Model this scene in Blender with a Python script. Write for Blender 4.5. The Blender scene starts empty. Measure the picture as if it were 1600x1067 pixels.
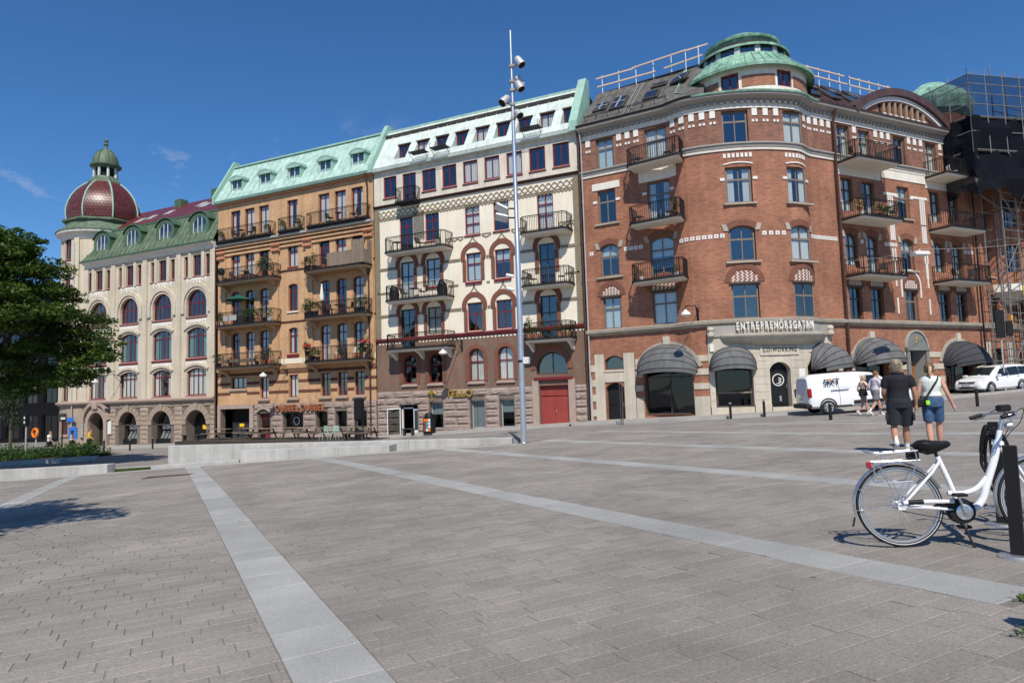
import bpy, math, random
import numpy as np
from mathutils import Vector, Matrix
PI = math.pi
R = math.radians
rnd = random.Random(7)
SC = bpy.context.scene
COL = SC.collection

# ---------------------------------------------------------------- camera, sky, sun, exposure
CAM_H = 1.6
cam_d = bpy.data.cameras.new('camera')
cam_d.sensor_width = 36.0
cam_d.lens = 24.0
cam_d.clip_start = 0.05
cam_d.clip_end = 3000.0
cam = bpy.data.objects.new('camera', cam_d)
COL.objects.link(cam)
cam.matrix_world = Matrix(((0.90326, 0.06312, 0.42443, 0.0), (0.42789, -0.05830, -0.90195, 0.0), (-0.03219, 0.99630, -0.07967, CAM_H), (0, 0, 0, 1)))
SC.camera = cam

SUN_EL = R(50.0)
SUN_HEAD = R(-28.0)          # the way the light travels, measured from +Y towards +X
world = bpy.data.worlds.new('World')
SC.world = world
world.use_nodes = True
wn = world.node_tree
for n in list(wn.nodes):
    wn.nodes.remove(n)
w_out = wn.nodes.new('ShaderNodeOutputWorld')
w_bg = wn.nodes.new('ShaderNodeBackground')
w_sky = wn.nodes.new('ShaderNodeTexSky')
w_sky.sky_type = 'NISHITA'
w_sky.sun_disc = False
w_sky.sun_elevation = SUN_EL
# to-sun azimuth is opposite to the travel heading
w_sky.sun_rotation = SUN_HEAD + PI
w_sky.altitude = 20.0
w_sky.air_density = 1.0
w_sky.dust_density = 0.0
w_sky.ozone_density = 10.0
w_bg.inputs['Strength'].default_value = 0.12
w_hs = wn.nodes.new('ShaderNodeHueSaturation')
w_hs.inputs['Saturation'].default_value = 1.10
wn.links.new(w_sky.outputs[0], w_hs.inputs['Color'])
# a few thin wisps of cloud low in the sky
w_tc = wn.nodes.new('ShaderNodeTexCoord'); w_mp = wn.nodes.new('ShaderNodeMapping'); w_mp.inputs['Scale'].default_value = (1.0, 1.0, 2.2); w_mp.inputs['Location'].default_value = (0.35, 0.1, 0.0)
w_n = wn.nodes.new('ShaderNodeTexNoise'); w_n.inputs['Scale'].default_value = 9.0; w_n.inputs['Detail'].default_value = 6.0; w_n.inputs['Roughness'].default_value = 0.6
w_r = wn.nodes.new('ShaderNodeMapRange'); w_r.inputs['From Min'].default_value = 0.60; w_r.inputs['From Max'].default_value = 0.76; w_r.inputs['To Max'].default_value = 0.8
w_sx = wn.nodes.new('ShaderNodeSeparateXYZ'); w_z = wn.nodes.new('ShaderNodeMapRange'); w_z.inputs['From Min'].default_value = 0.40; w_z.inputs['From Max'].default_value = 0.27
w_m = wn.nodes.new('ShaderNodeMath'); w_m.operation = 'MULTIPLY'
w_mix = wn.nodes.new('ShaderNodeMix'); w_mix.data_type = 'RGBA'; w_mix.inputs[7].default_value = (4.2, 4.6, 5.4, 1)
for a_, b_ in ((w_tc.outputs['Generated'], w_mp.inputs[0]), (w_mp.outputs[0], w_n.inputs['Vector']), (w_n.outputs['Fac'], w_r.inputs['Value']), (w_tc.outputs['Generated'], w_sx.inputs[0]), (w_sx.outputs[2], w_z.inputs['Value']), (w_r.outputs[0], w_m.inputs[0]), (w_z.outputs[0], w_m.inputs[1]), (w_m.outputs[0], w_mix.inputs['Factor']), (w_hs.outputs[0], w_mix.inputs[6]), (w_mix.outputs[2], w_bg.inputs['Color'])):
    wn.links.new(a_, b_)
wn.links.new(w_bg.outputs[0], w_out.inputs['Surface'])

sun_d = bpy.data.lights.new('sun', 'SUN')
sun_d.energy = 5.0
sun_d.angle = R(0.53)
sun_d.color = (1.0, 0.93, 0.82)
sun = bpy.data.objects.new('sun', sun_d)
COL.objects.link(sun)
_dir = Vector((math.sin(SUN_HEAD) * math.cos(SUN_EL), math.cos(SUN_HEAD) * math.cos(SUN_EL), -math.sin(SUN_EL)))
sun.rotation_euler = _dir.to_track_quat('-Z', 'Y').to_euler()
sun.location = (10, -30, 60)

SC.view_settings.view_transform = 'Standard'
SC.view_settings.look = 'None'
SC.view_settings.exposure = 0.0
SC.view_settings.gamma = 1.0
SC.view_settings.use_curve_mapping = False
SC.render.engine = 'CYCLES'
SC.cycles.max_bounces = 8
SC.cycles.diffuse_bounces = 3
SC.cycles.glossy_bounces = 3
SC.cycles.transparent_max_bounces = 10
SC.cycles.caustics_reflective = False
SC.cycles.caustics_refractive = False

# ---------------------------------------------------------------- ground height
GX = [-400, -120, -90, -66, -46, -29.4, -22, -13.8, 0, 10, 30, 80, 400]
GZ = [-3.4, -3.0, -2.6, -2.22, -1.75, -1.3, -0.90, -0.50, 0, 0.50, 1.45, 3.2, 5.0]
def G(x, y):
    return 0.11 + 0.006 * max(-60.0, min(y, 110.0)) + float(np.interp(x, GX, GZ))

# ---------------------------------------------------------------- object helpers (everything is given in world space)
WM = {}
def put(o, parent=None, M=None):
    COL.objects.link(o)
    M = M if M is not None else Matrix.Identity(4)
    if parent is not None:
        o.parent = parent
        o.matrix_parent_inverse = WM[parent.name].inverted()
    o.matrix_basis = M
    WM[o.name] = M.copy()
    return o
def empty(name, loc=(0, 0, 0), rz=0.0, M=None):
    o = bpy.data.objects.new(name, None)
    o.empty_display_size = 0.2
    return put(o, None, M if M is not None else Matrix.Translation(loc) @ Matrix.Rotation(rz, 4, 'Z'))
def tag(o, label=None, cat=None, group=None, kind=None):
    if label: o['label'] = label
    if cat: o['category'] = cat
    if group: o['group'] = group
    if kind: o['kind'] = kind
    return o
def inst(name, me, parent=None, M=None):
    return put(bpy.data.objects.new(name, me), parent, M)
def copy_tree(root, M, label=None, group=None):
    r = root.copy(); COL.objects.link(r); r.matrix_basis = M; WM[r.name] = M.copy()
    if label: r['label'] = label
    if group: r['group'] = group
    for ch in root.children:
        c = ch.copy(); COL.objects.link(c); c.parent = r; WM[c.name] = M @ WM[ch.name]
        for g in ch.children:
            d = g.copy(); COL.objects.link(d); d.parent = c
    return r
def T(x, y, z): return Matrix.Translation((x, y, z))
def RZ(a): return Matrix.Rotation(a, 4, 'Z')
def RX(a): return Matrix.Rotation(a, 4, 'X')
def RY(a): return Matrix.Rotation(a, 4, 'Y')

class MB:
    """collects faces, builds one mesh"""
    def __init__(s):
        s.v = []; s.f = []; s.uv = {}
    def add(s, vs, fs):
        b = len(s.v); s.v += [tuple(p) for p in vs]; s.f += [tuple(b + i for i in f) for f in fs]; return s
    def quad(s, *p): return s.add(p, [tuple(range(len(p)))])
    def box(s, x0, x1, y0, y1, z0, z1, M=None):
        vs = [Vector(p) for p in ((x0,y0,z0),(x1,y0,z0),(x1,y1,z0),(x0,y1,z0),(x0,y0,z1),(x1,y0,z1),(x1,y1,z1),(x0,y1,z1))]
        if M is not None: vs = [M @ p for p in vs]
        return s.add(vs, [(0,3,2,1),(4,5,6,7),(0,1,5,4),(1,2,6,5),(2,3,7,6),(3,0,4,7)])
    def bbox(s, x0, x1, y0, y1, z0, z1, b=0.02, M=None):
        """box with chamfered edges"""
        P = []
        for z, k in ((z0, b), (z0 + b, 0), (z1 - b, 0), (z1, b)):
            P += [(x0+k+ (b if k==0 else 0)*0, y0+k, z), (x1-k, y0+k, z), (x1-k, y1-k, z), (x0+k, y1-k, z)]
        vs = [Vector(p) for p in P]
        if M is not None: vs = [M @ p for p in vs]
        fs = [(3,2,1,0), (12,13,14,15)]
        for l in range(3):
            for i in range(4):
                j = (i+1) % 4
                fs.append((l*4+i, l*4+j, l*4+4+j, l*4+4+i))
        return s.add(vs, fs)
    def tube(s, pts, r, n=8, cap=True, closed=False):
        pts = [Vector(p) for p in pts]
        m = len(pts)
        rs = r if isinstance(r, (list, tuple)) else [r] * m
        vs = []; fs = []
        up = None
        for i, p in enumerate(pts):
            if closed: d = pts[(i+1) % m] - pts[i-1]
            else: d = pts[min(i+1, m-1)] - pts[max(i-1, 0)]
            d = d.normalized() if d.length > 1e-9 else Vector((0,0,1))
            if up is None:
                up = Vector((0,0,1)) if abs(d.z) < 0.9 else Vector((1,0,0))
            a = d.cross(up)
            if a.length < 1e-6: a = d.orthogonal()
            a.normalize(); b = a.cross(d).normalized(); up = b
            for k in range(n):
                t = 2*PI*k/n
                vs.append(p + (a*math.cos(t) + b*math.sin(t)) * rs[i])
        mm = m if closed else m-1
        for i in range(mm):
            j = (i+1) % m
            for k in range(n):
                l = (k+1) % n
                fs.append((i*n+k, j*n+k, j*n+l, i*n+l))
        if cap and not closed:
            fs.append(tuple(range(n))); fs.append(tuple((m-1)*n + k for k in range(n-1, -1, -1)))
        return s.add(vs, fs)
    def lathe(s, prof, n=24, c=(0,0), a0=0.0, a1=2*PI, M=None):
        full = abs(a1-a0-2*PI) < 1e-6
        k = n if full else n+1
        vs = []; fs = []
        for (r, z) in prof:
            for i in range(k):
                a = a0 + (a1-a0)*i/n
                vs.append(Vector((c[0]+r*math.cos(a), c[1]+r*math.sin(a), z)))
        if M is not None: vs = [M @ p for p in vs]
        for j in range(len(prof)-1):
            for i in range(n):
                i2 = (i+1) % k
                fs.append((j*k+i, j*k+i2, (j+1)*k+i2, (j+1)*k+i))
        return s.add(vs, fs)
    def prism(s, pts, y0, y1, M=None, front_only=False):
        """polygon in x,z extruded along y"""
        n = len(pts)
        vs = [Vector((p[0], y0, p[1])) for p in pts] + [Vector((p[0], y1, p[1])) for p in pts]
        if M is not None: vs = [M @ p for p in vs]
        fs = [tuple(range(n))]
        if not front_only: fs.append(tuple(range(2*n-1, n-1, -1)))
        for i in range(n):
            j = (i+1) % n
            fs.append((i, n+i, n+j, j))
        return s.add(vs, fs)
    def loft(s, rings, cap=True):
        n = len(rings[0]); vs = []; fs = []
        for r in rings: vs += [Vector(p) for p in r]
        for i in range(len(rings)-1):
            for k in range(n):
                l = (k+1) % n
                fs.append((i*n+k, i*n+l, (i+1)*n+l, (i+1)*n+k))
        if cap:
            fs.append(tuple(range(n-1, -1, -1))); fs.append(tuple((len(rings)-1)*n+k for k in range(n)))
        return s.add(vs, fs)
    def mesh(s, name, m, smooth=False):
        me = bpy.data.meshes.new(name)
        me.from_pydata([tuple(p) for p in s.v], [], s.f)
        if m is not None: me.materials.append(m)
        if s.uv:
            u = me.uv_layers.new(name='UVMap')
            for p in me.polygons:
                for li, vi in zip(p.loop_indices, p.vertices):
                    u.data[li].uv = s.uv.get(vi, (0, 0))
        if smooth:
            me.polygons.foreach_set('use_smooth', [True] * len(me.polygons))
            try: me.set_sharp_from_angle(angle=smooth if isinstance(smooth, float) else R(40))
            except Exception: pass
        me.update()
        return me
    def obj(s, name, m, parent=None, M=None, smooth=False):
        return inst(name, s.mesh(name, m, smooth), parent, M)

# ---------------------------------------------------------------- materials
def _nodes(name):
    m = bpy.data.materials.new(name); m.use_nodes = True
    nt = m.node_tree
    b = nt.nodes['Principled BSDF']
    return m, nt, b
def rgba(c, k=1.0): return (max(0, min(1, c[0]*k)), max(0, min(1, c[1]*k)), max(0, min(1, c[2]*k)), 1)
def mat(name, col, rough=0.8, var=0.12, vs=1.5, fine=0.0, fs=30.0, bump=0.0, bs=40.0, metal=0.0, spec=0.3, col2=None, streak=0.0, coat=0.0, coords='pos'):
    m, nt, b = _nodes(name)
    N = nt.nodes.new; L = nt.links.new
    if coords == 'pos':
        g = N('ShaderNodeNewGeometry'); P = g.outputs['Position']
    else:
        g = N('ShaderNodeTexCoord'); P = g.outputs['Object']
    n1 = N('ShaderNodeTexNoise'); n1.inputs['Scale'].default_value = vs; n1.inputs['Detail'].default_value = 4; n1.inputs['Roughness'].default_value = 0.62
    L(P, n1.inputs['Vector'])
    cr = N('ShaderNodeValToRGB')
    cr.color_ramp.elements[0].position = 0.3; cr.color_ramp.elements[1].position = 0.7
    c2 = col2 or col
    cr.color_ramp.elements[0].color = rgba(col, 1 - var); cr.color_ramp.elements[1].color = rgba(c2, 1 + var)
    L(n1.outputs['Fac'], cr.inputs['Fac'])
    out = cr.outputs['Color']
    if fine > 0:
        n2 = N('ShaderNodeTexNoise'); n2.inputs['Scale'].default_value = fs; n2.inputs['Detail'].default_value = 3
        L(P, n2.inputs['Vector'])
        mr = N('ShaderNodeMapRange'); mr.inputs['From Min'].default_value = 0.25; mr.inputs['From Max'].default_value = 0.75
        mr.inputs['To Min'].default_value = 1 - fine; mr.inputs['To Max'].default_value = 1 + fine
        L(n2.outputs['Fac'], mr.inputs['Value'])
        mx = N('ShaderNodeVectorMath'); mx.operation = 'SCALE'
        L(out, mx.inputs[0]); L(mr.outputs[0], mx.inputs['Scale']); out = mx.outputs[0]
    if streak > 0:
        mp = N('ShaderNodeMapping'); mp.inputs['Scale'].default_value = (3.0, 3.0, 0.25)
        L(P, mp.inputs['Vector'])
        n3 = N('ShaderNodeTexNoise'); n3.inputs['Scale'].default_value = 1.2; n3.inputs['Detail'].default_value = 4
        L(mp.outputs[0], n3.inputs['Vector'])
        mr = N('ShaderNodeMapRange'); mr.inputs['From Min'].default_value = 0.35; mr.inputs['From Max'].default_value = 0.7
        mr.inputs['To Min'].default_value = 1 - streak; mr.inputs['To Max'].default_value = 1 + streak * 0.5
        L(n3.outputs['Fac'], mr.inputs['Value'])
        mx = N('ShaderNodeVectorMath'); mx.operation = 'SCALE'
        L(out, mx.inputs[0]); L(mr.outputs[0], mx.inputs['Scale']); out = mx.outputs[0]
    L(out, b.inputs['Base Color'])
    b.inputs['Roughness'].default_value = rough
    b.inputs['Metallic'].default_value = metal
    b.inputs['Specular IOR Level'].default_value = spec
    if coat: b.inputs['Coat Weight'].default_value = coat; b.inputs['Coat Roughness'].default_value = 0.05
    if bump > 0:
        nb = N('ShaderNodeTexNoise'); nb.inputs['Scale'].default_value = bs; nb.inputs['Detail'].default_value = 4
        L(P, nb.inputs['Vector'])
        bp = N('ShaderNodeBump'); bp.inputs['Strength'].default_value = bump; bp.inputs['Distance'].default_value = 0.02
        L(nb.outputs['Fac'], bp.inputs['Height']); L(bp.outputs[0], b.inputs['Normal'])
    return m
def brickmat(name, c1, c2, mortar, bw=0.25, rh=0.075, ms=0.009, var=0.14, vs=0.6, spots=None):
    m, nt, b = _nodes(name)
    N = nt.nodes.new; L = nt.links.new
    uv = N('ShaderNodeUVMap'); uv.uv_map = 'UVMap'
    bt = N('ShaderNodeTexBrick')
    bt.inputs['Scale'].default_value = 1.0; bt.inputs['Brick Width'].default_value = bw; bt.inputs['Row Height'].default_value = rh
    bt.inputs['Mortar Size'].default_value = ms; bt.inputs['Mortar Smooth'].default_value = 0.2; bt.inputs['Bias'].default_value = -0.2
    bt.inputs['Color1'].default_value = rgba(c1); bt.inputs['Color2'].default_value = rgba(c2); bt.inputs['Mortar'].default_value = rgba(mortar)
    L(uv.outputs[0], bt.inputs['Vector'])
    n1 = N('ShaderNodeTexNoise'); n1.inputs['Scale'].default_value = vs; n1.inputs['Detail'].default_value = 5; n1.inputs['Roughness'].default_value = 0.65
    L(uv.outputs[0], n1.inputs['Vector'])
    mr = N('ShaderNodeMapRange'); mr.inputs['From Min'].default_value = 0.3; mr.inputs['From Max'].default_value = 0.7
    mr.inputs['To Min'].default_value = 1 - var; mr.inputs['To Max'].default_value = 1 + var
    L(n1.outputs['Fac'], mr.inputs['Value'])
    mx = N('ShaderNodeVectorMath'); mx.operation = 'SCALE'
    L(bt.outputs['Color'], mx.inputs[0]); L(mr.outputs[0], mx.inputs['Scale'])
    out = mx.outputs[0]
    if spots:
        n4 = N('ShaderNodeTexNoise'); n4.inputs['Scale'].default_value = 9.0; n4.inputs['Detail'].default_value = 2
        mp = N('ShaderNodeMapping'); mp.inputs['Scale'].default_value = (0.35, 1.0, 1.0)
        L(uv.outputs[0], mp.inputs['Vector']); L(mp.outputs[0], n4.inputs['Vector'])
        mr4 = N('ShaderNodeMapRange'); mr4.inputs['From Min'].default_value = 0.52; mr4.inputs['From Max'].default_value = 0.62
        L(n4.outputs['Fac'], mr4.inputs['Value'])
        mm = N('ShaderNodeMix'); mm.data_type = 'RGBA'
        L(mr4.outputs[0], mm.inputs['Factor']); L(out, mm.inputs[6]); mm.inputs[7].default_value = rgba(spots)
        out = mm.outputs[2]
    mp3 = N('ShaderNodeMapping'); mp3.inputs['Scale'].default_value = (1.6, 0.13, 1.0); n5 = N('ShaderNodeTexNoise'); n5.inputs['Scale'].default_value = 1.5; n5.inputs['Detail'].default_value = 5
    L(uv.outputs[0], mp3.inputs['Vector']); L(mp3.outputs[0], n5.inputs['Vector'])
    mr5 = N('ShaderNodeMapRange'); mr5.inputs['From Min'].default_value = 0.35; mr5.inputs['From Max'].default_value = 0.7; mr5.inputs['To Min'].default_value = 1.06; mr5.inputs['To Max'].default_value = 0.86
    L(n5.outputs['Fac'], mr5.inputs['Value']); mx5 = N('ShaderNodeVectorMath'); mx5.operation = 'SCALE'; L(out, mx5.inputs[0]); L(mr5.outputs[0], mx5.inputs['Scale']); out = mx5.outputs[0]
    L(out, b.inputs['Base Color'])
    b.inputs['Roughness'].default_value = 0.85; b.inputs['Specular IOR Level'].default_value = 0.2
    bp = N('ShaderNodeBump'); bp.inputs['Strength'].default_value = 0.5; bp.inputs['Distance'].default_value = 0.01
    L(bt.outputs['Fac'], bp.inputs['Height']); bp.invert = True
    L(bp.outputs[0], b.inputs['Normal'])
    return m
def glassmat(name, tint=(0.84, 0.88, 0.87), refl=0.17, rough=0.015):
    m = bpy.data.materials.new(name); m.use_nodes = True
    m.use_transparent_shadow = True
    nt = m.node_tree; nt.nodes.clear()
    N = nt.nodes.new; L = nt.links.new
    o = N('ShaderNodeOutputMaterial'); mx = N('ShaderNodeMixShader'); t = N('ShaderNodeBsdfTransparent'); g = N('ShaderNodeBsdfGlossy')
    t.inputs[0].default_value = rgba(tint); g.inputs['Roughness'].default_value = rough; g.inputs['Color'].default_value = (0.92, 0.96, 1, 1)
    lw = N('ShaderNodeLayerWeight'); lw.inputs['Blend'].default_value = 0.5
    pw = N('ShaderNodeMath'); pw.operation = 'POWER'; pw.inputs[1].default_value = 4.0; L(lw.outputs['Facing'], pw.inputs[0])
    mr = N('ShaderNodeMapRange'); mr.inputs['To Min'].default_value = refl; mr.inputs['To Max'].default_value = 1.0
    tc = N('ShaderNodeNewGeometry'); nz = N('ShaderNodeTexNoise'); nz.inputs['Scale'].default_value = 0.9; nz.inputs['Detail'].default_value = 1
    bp = N('ShaderNodeBump'); bp.inputs['Strength'].default_value = 0.06; bp.inputs['Distance'].default_value = 0.1
    L(tc.outputs['Position'], nz.inputs['Vector']); L(nz.outputs['Fac'], bp.inputs['Height']); L(bp.outputs[0], g.inputs['Normal'])
    L(pw.outputs[0], mr.inputs['Value']); L(mr.outputs[0], mx.inputs['Fac'])
    L(t.outputs[0], mx.inputs[1]); L(g.outputs[0], mx.inputs[2]); L(mx.outputs[0], o.inputs['Surface'])
    return m
def leafmat(name, c1, c2, vs=2.0):
    m, nt, b = _nodes(name)
    N = nt.nodes.new; L = nt.links.new
    g = N('ShaderNodeNewGeometry'); n1 = N('ShaderNodeTexNoise'); n1.inputs['Scale'].default_value = vs; n1.inputs['Detail'].default_value = 5
    L(g.outputs['Position'], n1.inputs['Vector'])
    cr = N('ShaderNodeValToRGB'); cr.color_ramp.elements[0].position = 0.35; cr.color_ramp.elements[1].position = 0.66
    cr.color_ramp.elements[0].color = rgba(c1); cr.color_ramp.elements[1].color = rgba(c2)
    L(n1.outputs['Fac'], cr.inputs['Fac']); L(cr.outputs[0], b.inputs['Base Color'])
    b.inputs['Roughness'].default_value = 0.55; b.inputs['Specular IOR Level'].default_value = 0.25
    t = N('ShaderNodeBsdfTranslucent'); L(cr.outputs[0], t.inputs['Color'])
    mx = N('ShaderNodeMixShader'); mx.inputs['Fac'].default_value = 0.3
    L(b.outputs[0], mx.inputs[1]); L(t.outputs[0], mx.inputs[2]); L(mx.outputs[0], nt.nodes['Material Output'].inputs['Surface'])
    return m

K = {}
K['paver'] = mat('paver_concrete', (0.232, 0.212, 0.188), 0.88, 0.16, 0.55, fine=0.2, fs=45, bump=0.4, bs=70, col2=(0.258, 0.236, 0.210))
def add_tone(m, amt, gum=0.0):
    """each stone has its own tone (face attribute); old gum and drips as small dark spots"""
    nt = m.node_tree; N = nt.nodes.new; L = nt.links.new; b = nt.nodes['Principled BSDF']; src = b.inputs['Base Color'].links[0].from_socket
    at = N('ShaderNodeAttribute'); at.attribute_name = 'tone'
    mr = N('ShaderNodeMapRange'); mr.inputs['To Min'].default_value = 1-amt; mr.inputs['To Max'].default_value = 1+amt; L(at.outputs['Fac'], mr.inputs['Value'])
    fac = mr.outputs[0]
    g = N('ShaderNodeNewGeometry')
    big = N('ShaderNodeTexNoise'); big.inputs['Scale'].default_value = 0.16; big.inputs['Detail'].default_value = 5; big.inputs['Roughness'].default_value = 0.7; L(g.outputs['Position'], big.inputs['Vector'])
    m2 = N('ShaderNodeMapRange'); m2.inputs['From Min'].default_value = 0.3; m2.inputs['From Max'].default_value = 0.7; m2.inputs['To Min'].default_value = 0.93; m2.inputs['To Max'].default_value = 1.09; L(big.outputs['Fac'], m2.inputs['Value'])
    mu = N('ShaderNodeMath'); mu.operation = 'MULTIPLY'; L(fac, mu.inputs[0]); L(m2.outputs[0], mu.inputs[1]); fac = mu.outputs[0]
    if gum:
        v = N('ShaderNodeTexVoronoi'); v.inputs['Scale'].default_value = 1.7; L(g.outputs['Position'], v.inputs['Vector'])
        th = N('ShaderNodeMapRange'); th.inputs['From Min'].default_value = gum; th.inputs['From Max'].default_value = gum*1.5; th.inputs['To Min'].default_value = 0.45; th.inputs['To Max'].default_value = 1.0; L(v.outputs['Distance'], th.inputs['Value'])
        mu = N('ShaderNodeMath'); mu.operation = 'MULTIPLY'; L(fac, mu.inputs[0]); L(th.outputs[0], mu.inputs[1]); fac = mu.outputs[0]
    sc = N('ShaderNodeVectorMath'); sc.operation = 'SCALE'; L(src, sc.inputs[0]); L(fac, sc.inputs['Scale']); L(sc.outputs[0], b.inputs['Base Color'])
def set_tone(me, vals):
    a = me.attributes.new('tone', 'FLOAT', 'FACE'); a.data.foreach_set('value', vals)
add_tone(K['paver'], 0.09, 0.032)
K['joint'] = mat('paving_joint_sand', (0.185, 0.168, 0.148), 0.95, 0.2, 3, fine=0.2)
K['slab'] = mat('grey_granite_slab', (0.310, 0.310, 0.297), 0.85, 0.14, 0.6, fine=0.16, fs=60, bump=0.25, bs=100, col2=(0.335, 0.335, 0.318))
add_tone(K['slab'], 0.1, 0.03)
K['road'] = mat('worn_street_setts', (0.235, 0.215, 0.198), 0.9, 0.16, 0.25, fine=0.18, fs=5, bump=0.5, bs=14)
K['sidewalk'] = mat('pale_sidewalk_slabs', (0.33, 0.31, 0.285), 0.88, 0.12, 0.5, fine=0.12, fs=8)
K['kerb'] = mat('kerb_granite', (0.38, 0.37, 0.345), 0.85, 0.1, 1.2, fine=0.12, fs=40)
K['conc'] = mat('pale_concrete', (0.43, 0.42, 0.395), 0.85, 0.12, 0.8, fine=0.08, fs=18, bump=0.15, bs=60, streak=0.16)
K['grass'] = leafmat('lawn_blades', (0.055, 0.10, 0.018), (0.11, 0.17, 0.035), 4)
K['leaf'] = leafmat('locust_leaves', (0.030, 0.066, 0.012), (0.105, 0.165, 0.028), 1.2)
K['leaf2'] = leafmat('pot_plant_leaves', (0.022, 0.055, 0.012), (0.075, 0.13, 0.03), 3)
K['hedge'] = leafmat('hedge_leaves', (0.022, 0.06, 0.014), (0.08, 0.14, 0.035), 2)
K['ivy'] = leafmat('ivy_leaves', (0.022, 0.04, 0.016), (0.07, 0.10, 0.05), 3)
K['bark'] = mat('tree_bark', (0.10, 0.075, 0.052), 0.9, 0.25, 6, bump=0.8, bs=25)
K['glass'] = glassmat('window_glass')
K['shopglass'] = glassmat('shop_glass', (0.5, 0.53, 0.53), 0.045)
K['dark'] = mat('dark_room', (0.020, 0.018, 0.017), 0.9, 0.3, 1)
K['room'] = mat('room_wall', (0.045, 0.04, 0.036), 0.9, 0.4, 0.8)
K['curtain'] = mat('white_curtain', (0.72, 0.71, 0.68), 0.85, 0.05, 3)
K['blind'] = mat('pale_blue_blind', (0.55, 0.66, 0.68), 0.8, 0.05, 3)
K['teal'] = mat('teal_curtain', (0.10, 0.30, 0.31), 0.85, 0.1, 3)
K['redframe'] = mat('oxblood_paint', (0.165, 0.018, 0.022), 0.5, 0.1, 2)
K['taupeframe'] = mat('taupe_window_paint', (0.195, 0.158, 0.130), 0.55, 0.08, 2)
K['darkframe'] = mat('dark_window_paint', (0.07, 0.062, 0.055), 0.55, 0.1, 2)
K['whiteframe'] = mat('white_window_paint', (0.66, 0.67, 0.66), 0.5, 0.06, 2)
K['iron'] = mat('black_iron', (0.014, 0.013, 0.014), 0.6, 0.1, 3, spec=0.25)
K['steel'] = mat('galvanised_steel', (0.62, 0.63, 0.65), 0.38, 0.08, 4, metal=0.85)
K['zinc'] = mat('zinc_pipe', (0.5, 0.5, 0.49), 0.5, 0.1, 3, metal=0.4)
K['brownpipe'] = mat('brown_downpipe', (0.075, 0.036, 0.028), 0.5, 0.1, 3)
K['white'] = mat('white_paint', (0.72, 0.70, 0.66), 0.6, 0.05, 2)
K['plaster'] = mat('white_plaster', (0.74, 0.70, 0.62), 0.8, 0.06, 1.2, streak=0.08)
K['limestone'] = mat('limestone', (0.53, 0.475, 0.385), 0.85, 0.12, 0.9, fine=0.08, fs=14, streak=0.12, bump=0.2, bs=30)
K['beltstone'] = mat('belt_stone', (0.40, 0.355, 0.29), 0.85, 0.12, 1.2, streak=0.12)
K['graystone'] = mat('grey_cornice', (0.34, 0.32, 0.29), 0.8, 0.1, 1.5)
K['wood'] = mat('varnished_oak', (0.36, 0.13, 0.035), 0.45, 0.2, 4, streak=0.25)
K['pine'] = mat('pine_plank', (0.62, 0.46, 0.33), 0.7, 0.12, 4)
K['greywood'] = mat('weathered_wood', (0.24, 0.185, 0.14), 0.85, 0.2, 6, streak=0.2)
K['darkwood'] = mat('dark_stained_wood', (0.062, 0.052, 0.043), 0.7, 0.25, 5)
K['gold'] = mat('gold_letters', (0.46, 0.30, 0.045), 0.4, 0.1, 4, metal=0.5)
K['terracotta'] = mat('terracotta', (0.42, 0.17, 0.085), 0.8, 0.1, 5)
K['black'] = mat('black_plastic', (0.010, 0.010, 0.011), 0.55, 0.1, 5)
K['rubber'] = mat('tyre_rubber', (0.022, 0.022, 0.023), 0.8, 0.15, 9)
K['awning'] = mat('grey_awning_cloth', (0.135, 0.137, 0.14), 0.85, 0.1, 1.5, streak=0.2)
K['awning_dk'] = mat('dark_awning_cloth', (0.05, 0.052, 0.06), 0.85, 0.1, 1.5, streak=0.15)
K['orange'] = mat('orange_plastic', (0.85, 0.20, 0.01), 0.4, 0.05, 3)
K['blue'] = mat('blue_sign', (0.03, 0.16, 0.55), 0.4, 0.05, 3)
K['yellow'] = mat('yellow_sign', (0.82, 0.50, 0.02), 0.5, 0.05, 3)
K['red'] = mat('red_door_paint', (0.30, 0.052, 0.042), 0.6, 0.1, 1.5, streak=0.12)
# ---------------------------------------------------------------- ground sheet
def heightfield(xs, ys, dz=0.0):
    mb = MB(); nx = len(xs)
    for y in ys:
        for x in xs: mb.v.append((x, y, G(x, y) + dz))
    for j in range(len(ys)-1):
        for i in range(nx-1):
            a = j*nx+i; mb.f.append((a, a+1, a+nx+1, a+nx))
    return mb
gx = sorted(set([-900, -400, -200, -150, -120] + list(range(-100, 41, 2)) + GX + [60, 80, 120, 200, 900]))
gy = sorted(set([-600, -200, -60, -30] + list(range(-20, 76, 3)) + [90, 110, 150, 300, 900]))
heightfield(gx, gy, -0.03).obj('ground', K['road'])
bpy.data.objects['ground']['kind'] = 'structure'

# plaza axes: QV along the paver rows, TV along the granite strips
QV = Vector((0.614, 0.789)).normalized(); TV = Vector((-QV.y, QV.x))
STRIPS = [-7.27, -3.2, 0.9, 4.97, 9.03, 12.9, 17.1, 21.2, 25.3, 29.4]
EDGE_A = Vector((-31.0, 16.35)); EDGE_B = Vector((-10.3, 22.75))
def edge_y(x):
    return EDGE_A.y + (x - EDGE_A.x) * (EDGE_B.y - EDGE_A.y) / (EDGE_B.x - EDGE_A.x)
def in_plaza(x, y):
    if x < -10.3: return y < edge_y(x) - 0.45
    return y < 30.5 + 0.12 * x
def XY(t, q):
    p = TV * t + QV * q
    return p.x, p.y
Cinv = cam.matrix_world.inverted()
def pix(x, y, z):
    p = Cinv @ Vector((x, y, z))
    d = -p.z
    if d < 0.2: return None
    return 800 + 1067*p.x/d, 533.5 - 1067*p.y/d, d

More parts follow.
